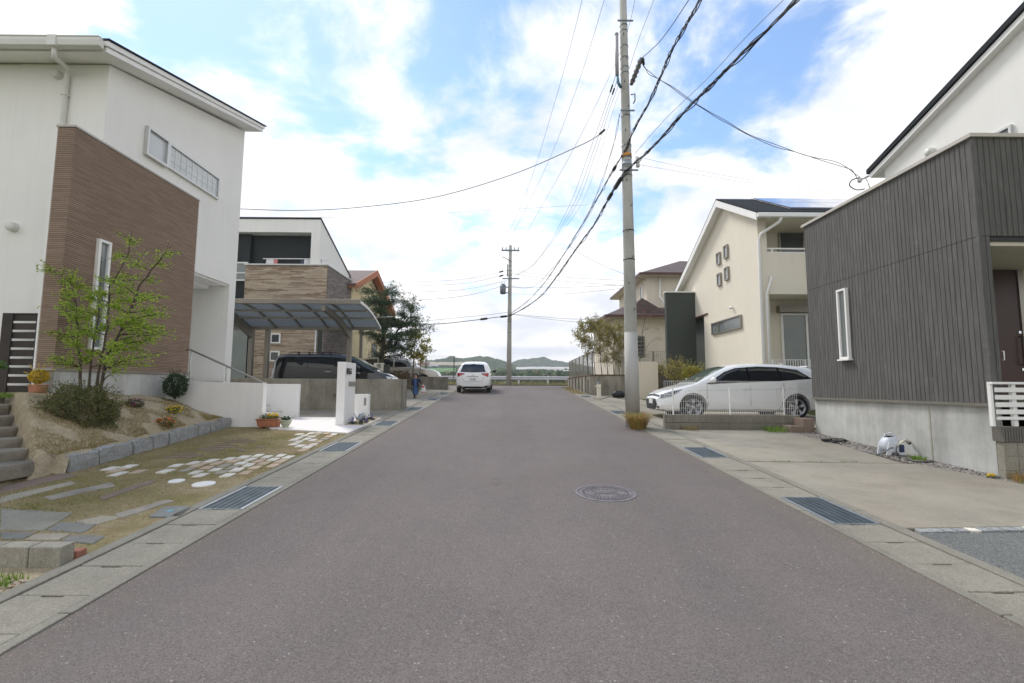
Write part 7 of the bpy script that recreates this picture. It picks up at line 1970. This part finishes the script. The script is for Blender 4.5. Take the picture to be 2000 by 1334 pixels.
cable('service_cable', 'small looped lead at the bracket of the charcoal house', [(7.75, 10.3, 6.16), (7.58, 10.3, 6.10), (7.52, 10.3, 5.98), (7.66, 10.3, 5.88), (7.85, 10.3, 5.9)], .012, bw)
cable('service_cable', 'service cable sagging from the wires left across the sky to the tall white house', [at(1177, 257, 12.2), at(1160, 270, 12.2), at(1120, 290, 12.4), at(1000, 341, 12.8), at(850, 385, 13.1), at(700, 405, 13.3), at(580, 411, 13.4), at(468, 408, 13.5)], .011, gw, boxes=((.02, .22, .03), (.05, .15, .025)))
cable('overhead_wire', 'faint upper wire crossing the sky above the balcony house', [at(468, 424, 24), at(700, 424, 24), at(900, 414, 24), at(1148, 400, 24)], .006, gw)
cable('overhead_wire', 'upper of two thin wires from the thick pole to the solar panel house', [at(1240, 305, 11.2), at(1400, 340, 13), at(1540, 362, 14.5), at(1700, 378, 16)], .004, gw)
cable('overhead_wire', 'lower of two thin wires from the thick pole to the solar panel house', [at(1250, 322, 11.2), at(1400, 347, 13), at(1540, 368, 14.5), at(1700, 382, 16)], .004, gw)
for k, (ya, yb, lab) in enumerate(((528, 552, 'topmost thin wire running left from the far pole towards the yellow gabled house'), (536, 560, 'second thin wire running left from the far pole'), (548, 572, 'third thin wire running left from the far pole'), (556, 590, 'lowest of the upper thin wires running left from the far pole'))):
    cable('overhead_wire', lab, [at(990, ya, 30.3), at(900, (ya+yb)/2+6, 29), at(745, yb, 27)], .009 if k < 3 else .011, gw, boxes=((.10, .3, .05),) if k < 2 else ())
for k, (ya, yb, lab) in enumerate(((528, 548, 'topmost thin wire running right from the far pole behind the thick pole'), (534, 558, 'second thin wire running right from the far pole'), (561, 556, 'third thin wire running right from the far pole'), (574, 562, 'fourth thin wire running right from the far pole'), (613, 625, 'low thin wire running right from the far pole to the yellowing trees'), (614, 633, 'lowest thin wire running right from the far pole'))):
    cable('overhead_wire', lab, [at(998, ya, 30.3), at(1100, (ya+yb)/2+(3 if k != 3 else 6), 28), at(1225 if k < 4 else 1190, yb, 26)], .009, gw)
cable('overhead_wire', 'wire from the telephone bundle down to the beige hipped roof house', [at(1112, 481, 18), at(1160, 510, 21), at(1216, 534, 24.5), at(1262, 548, 26.2)], .008, bw)
cable('cable_bundle', 'black telephone cable with splice cases running left from the far pole', [(0, 30.35, 5.95), at(960, 621, 29.5), at(905, 628, 28.5), at(850, 633, 27.5), at(800, 632, 27)], .020, bw, boxes=((.10, .55, .07), (.33, .5, .07)))
cable('overhead_wire', 'thin wire above the splice cases running left from the far pole', [(0, 30.35, 6.2), at(960, 614, 29.5), at(880, 622, 28), at(800, 630, 27)], .010, gw)

# guard rail along the crossing road
t = thing('guard_rail', 'white steel guard rail along the crossing road at the head of the street', 'guard rail', (0, 33, zr(33)))
mb = MB(); prf = [(0, .43), (-.04, .46), (-.04, .50), (0, .53), (0, .57), (-.04, .60), (-.04, .64), (0, .67)]
zz = zr(33)
vs = []
for x in (-30, 30):
    for (dy, z_) in prf: vs.append((x, 32.9+dy, zz+z_*.98))
n = len(prf); mb.add(vs, [(i, i+1, n+i+1, n+i) for i in range(n-1)])
vs2 = [(x, y+.01, z_) for x, y, z_ in vs]; mb.add(vs2, [(i+1, i, n+i, n+i+1) for i in range(n-1)])
part('beam', mb, surf('galvanised_white', (.68, .69, .73), .45, .06, 2, .001, 40), t)
for k in range(-14, 15): part('post', MB().tube([(k*2.0+.7, 33.0, zz-.2), (k*2.0+.7, 33.0, zz+.68)], .06, 10), M['offwhite_plastic'], t)
struct('kerb', MB().box(-30, 30, 32.62, 32.78, zz-.2, zz+.10), M['conc_curb'])
struct('verge', MB().box(-60, 60, 32.782, 35.4, zz-.3, zz-.02), M['lawn'])

# ================================================================ FAR COUNTRY
m = NT('wooded_hillside'); a = m.noise(.035, 6, .65); b = m.noise(.16, 5, .7); c_ = m.noise(.6, 4, .7)
k = m.mix(m.ramp(a, [(.3, 0), (.7, 1)]), (.045, .085, .040), (.10, .13, .055))
k = m.mix(m.ramp(b, [(.4, 0), (.62, 1)]), k, (.022, .045, .022)); k = m.mix(m.math('MULTIPLY', m.ramp(c_, [(.5, 0), (.75, 1)]), .5), k, (.13, .13, .05))
m.col(k); m.rough(1); m.b.inputs['Specular IOR Level'].default_value = 0; M['forest'] = m.m
def ridge(name, tab, r0, depth, base, seed, bump_):
    """hill body whose crest follows tab (azimuth x/y -> height above eye per metre)"""
    mb = MB(); nu, nv = 420, 26
    def f(u, v):
        s = tab[0][0]+(tab[-1][0]-tab[0][0])*u
        e = interp(tab, s); rr = r0+depth*(v*2-.9)*.5+depth*.15*noise.noise(Vector((s*9, seed, 0)))
        x, y = s*rr, rr
        h = EYE + e*(r0) ; prof = math.sin(math.pi*min(1, v*1.02))**.7
        z = base+(h-base)*prof
        z += bump_*prof*(noise.noise(Vector((x*.09, y*.09, seed)))+.55*noise.noise(Vector((x*.23, y*.23, seed)))+.4*noise.noise(Vector((x*.5, y*.5, seed))))
        return Vector((x, y, z))
    mb.grid(f, nu, nv, smooth=False); return struct(name, mb, M['forest'])
E_ = lambda py: (755-py)/FPX
S_ = lambda px: (px-993)/FPX
ridge('hills', [(S_(0), E_(735)), (S_(700), E_(725)), (S_(800), E_(716)), (S_(832), E_(705)), (S_(865), E_(701)), (S_(885), E_(697.5)), (S_(905), E_(701)), (S_(925), E_(697)), (S_(960), E_(698.5)), (S_(985), E_(704)), (S_(1000), E_(712)), (S_(1040), E_(722)), (S_(1200), E_(735)), (S_(2000), E_(745))], 620, 190, -14, 2, 3.0)
ridge('hills', [(S_(-200), E_(748)), (S_(700), E_(735)), (S_(960), E_(722)), (S_(1000), E_(708)), (S_(1022), E_(701)), (S_(1045), E_(697)), (S_(1065), E_(698)), (S_(1085), E_(703)), (S_(1110), E_(708)), (S_(1200), E_(722)), (S_(1400), E_(735)), (S_(2200), E_(748))], 900, 260, -14, 5, 4.0)
ridge('hills', [(S_(-200), E_(740)), (S_(780), E_(721)), (S_(850), E_(719)), (S_(930), E_(724)), (S_(985), E_(722)), (S_(1010), E_(726)), (S_(1060), E_(722)), (S_(1100), E_(726)), (S_(1300), E_(730)), (S_(2200), E_(742))], 300, 110, -14, 8, 2.2)
# pale fields and terraces below the woods
pf = surf('pale_field', (.34, .30, .22), 1, .25, .05, 0); gf = surf('green_field', (.10, .20, .07), 1, .3, .05, 0)
def band(name, px0, px1, pya, pyb, D, mat, kind='structure', label=None, cat=None):
    mb = MB(); 
    def f(u, v):
        p = at(px0+(px1-px0)*u, pya+(pyb-pya)*v + 1.0*noise.noise(Vector((u*5, px0*.1, 0))), D-v*D*.16); return p
    mb.grid(f, 24, 4)
    vs = list(mb.v)
    o = struct(name, mb, mat); return o
band('field', 835, 905, 707, 713, 520, pf); band('field', 838, 890, 719, 727, 262, gf)
band('field', 1008, 1112, 716.5, 721, 500, surf('pale_terrace', (.48, .47, .45), 1, .2, .05, 0)); band('field', 955, 992, 721, 724, 500, gf)
# greenhouses and scattered buildings on the valley side, trees dotted before them
r_ = random.Random(15)
for i, (px, py, w_, h_, D, c_) in enumerate(((1098, 727, 26, 5, 330, (.62, .62, .60)), (1085, 724, 18, 4, 345, (.50, .47, .42)), (1107, 733, 16, 4, 280, (.60, .60, .60)), (846, 716, 12, 3.5, 400, (.30, .34, .40)), (826, 709, 14, 4, 420, (.34, .20, .14)), (1070, 729, 9, 3, 300, (.42, .40, .36)))):
    p = at(px, py, D); t = thing('building', ['long white shed on the far valley side right of the far pole', 'brownish shed beside the long white shed in the far valley', 'low pale building at the right end of the far valley', 'bluish grey shed on the far hillside left of the white hatchback', 'red brown building beyond the beige car', 'small pale hut in the far valley between trees'][i], 'building', (p.x, D, p.z-h_))
    part('wall', MB().box(p.x-w_/2*.6, p.x+w_/2*.6, D, D+9, p.z-h_-4, p.z), surf('far_wall_%d' % i, c_, .9, .1, .3, 0), t)
    part('roof', MB().prism([(D-.6, p.z+.01), (D+4.5, p.z+1.6), (D+9.6, p.z+.01)], 'x', p.x-w_*.32, p.x+w_*.32), surf('far_roof_%d' % i, sc(c_, .75), .8, .1, .3, 0), t)
mb = MB(); tm = MB()
for k in range(1500):
    px = r_.uniform(815, 1125); D = r_.uniform(180, 420); py = 744-(D-180)*.055+r_.uniform(-4, 4)
    p = at(px, py, D); s = r_.uniform(1.2, 2.7)
    for j in range(16):
        d = rdir(r_); leafquad(mb, p+Vector((d.x*s, d.y*s, d.z*s*1.1)), s*1.0, rdir(r_), rdir(r_), r_, .9)
    tm.tube([p-Vector((0, 0, s*2.5)), p], s*.10, 4)
o = mk('far_woods', mb, leafmat('far_foliage', (.045, .085, .035), (.09, .14, .055), (.19, .18, .08), .1)); o['kind'] = 'stuff'; o['label'] = 'scattered trees covering the far valley side'; o['category'] = 'woods'
# thin haze over the valley
hz = MB().box(-1500, 1500, -60, 1300, -30, 75)
m = bpy.data.materials.new('haze_air'); m.use_nodes = True; m.node_tree.nodes.clear()
o_ = m.node_tree.nodes.new('ShaderNodeOutputMaterial'); v_ = m.node_tree.nodes.new('ShaderNodeVolumePrincipled')
v_.inputs['Color'].default_value = (.86, .90, .95, 1); v_.inputs['Density'].default_value = .0005; v_.inputs['Anisotropy'].default_value = .2
m.node_tree.links.new(v_.outputs[0], o_.inputs['Volume'])
h_ = mk('haze', hz, m); h_['kind'] = 'stuff'
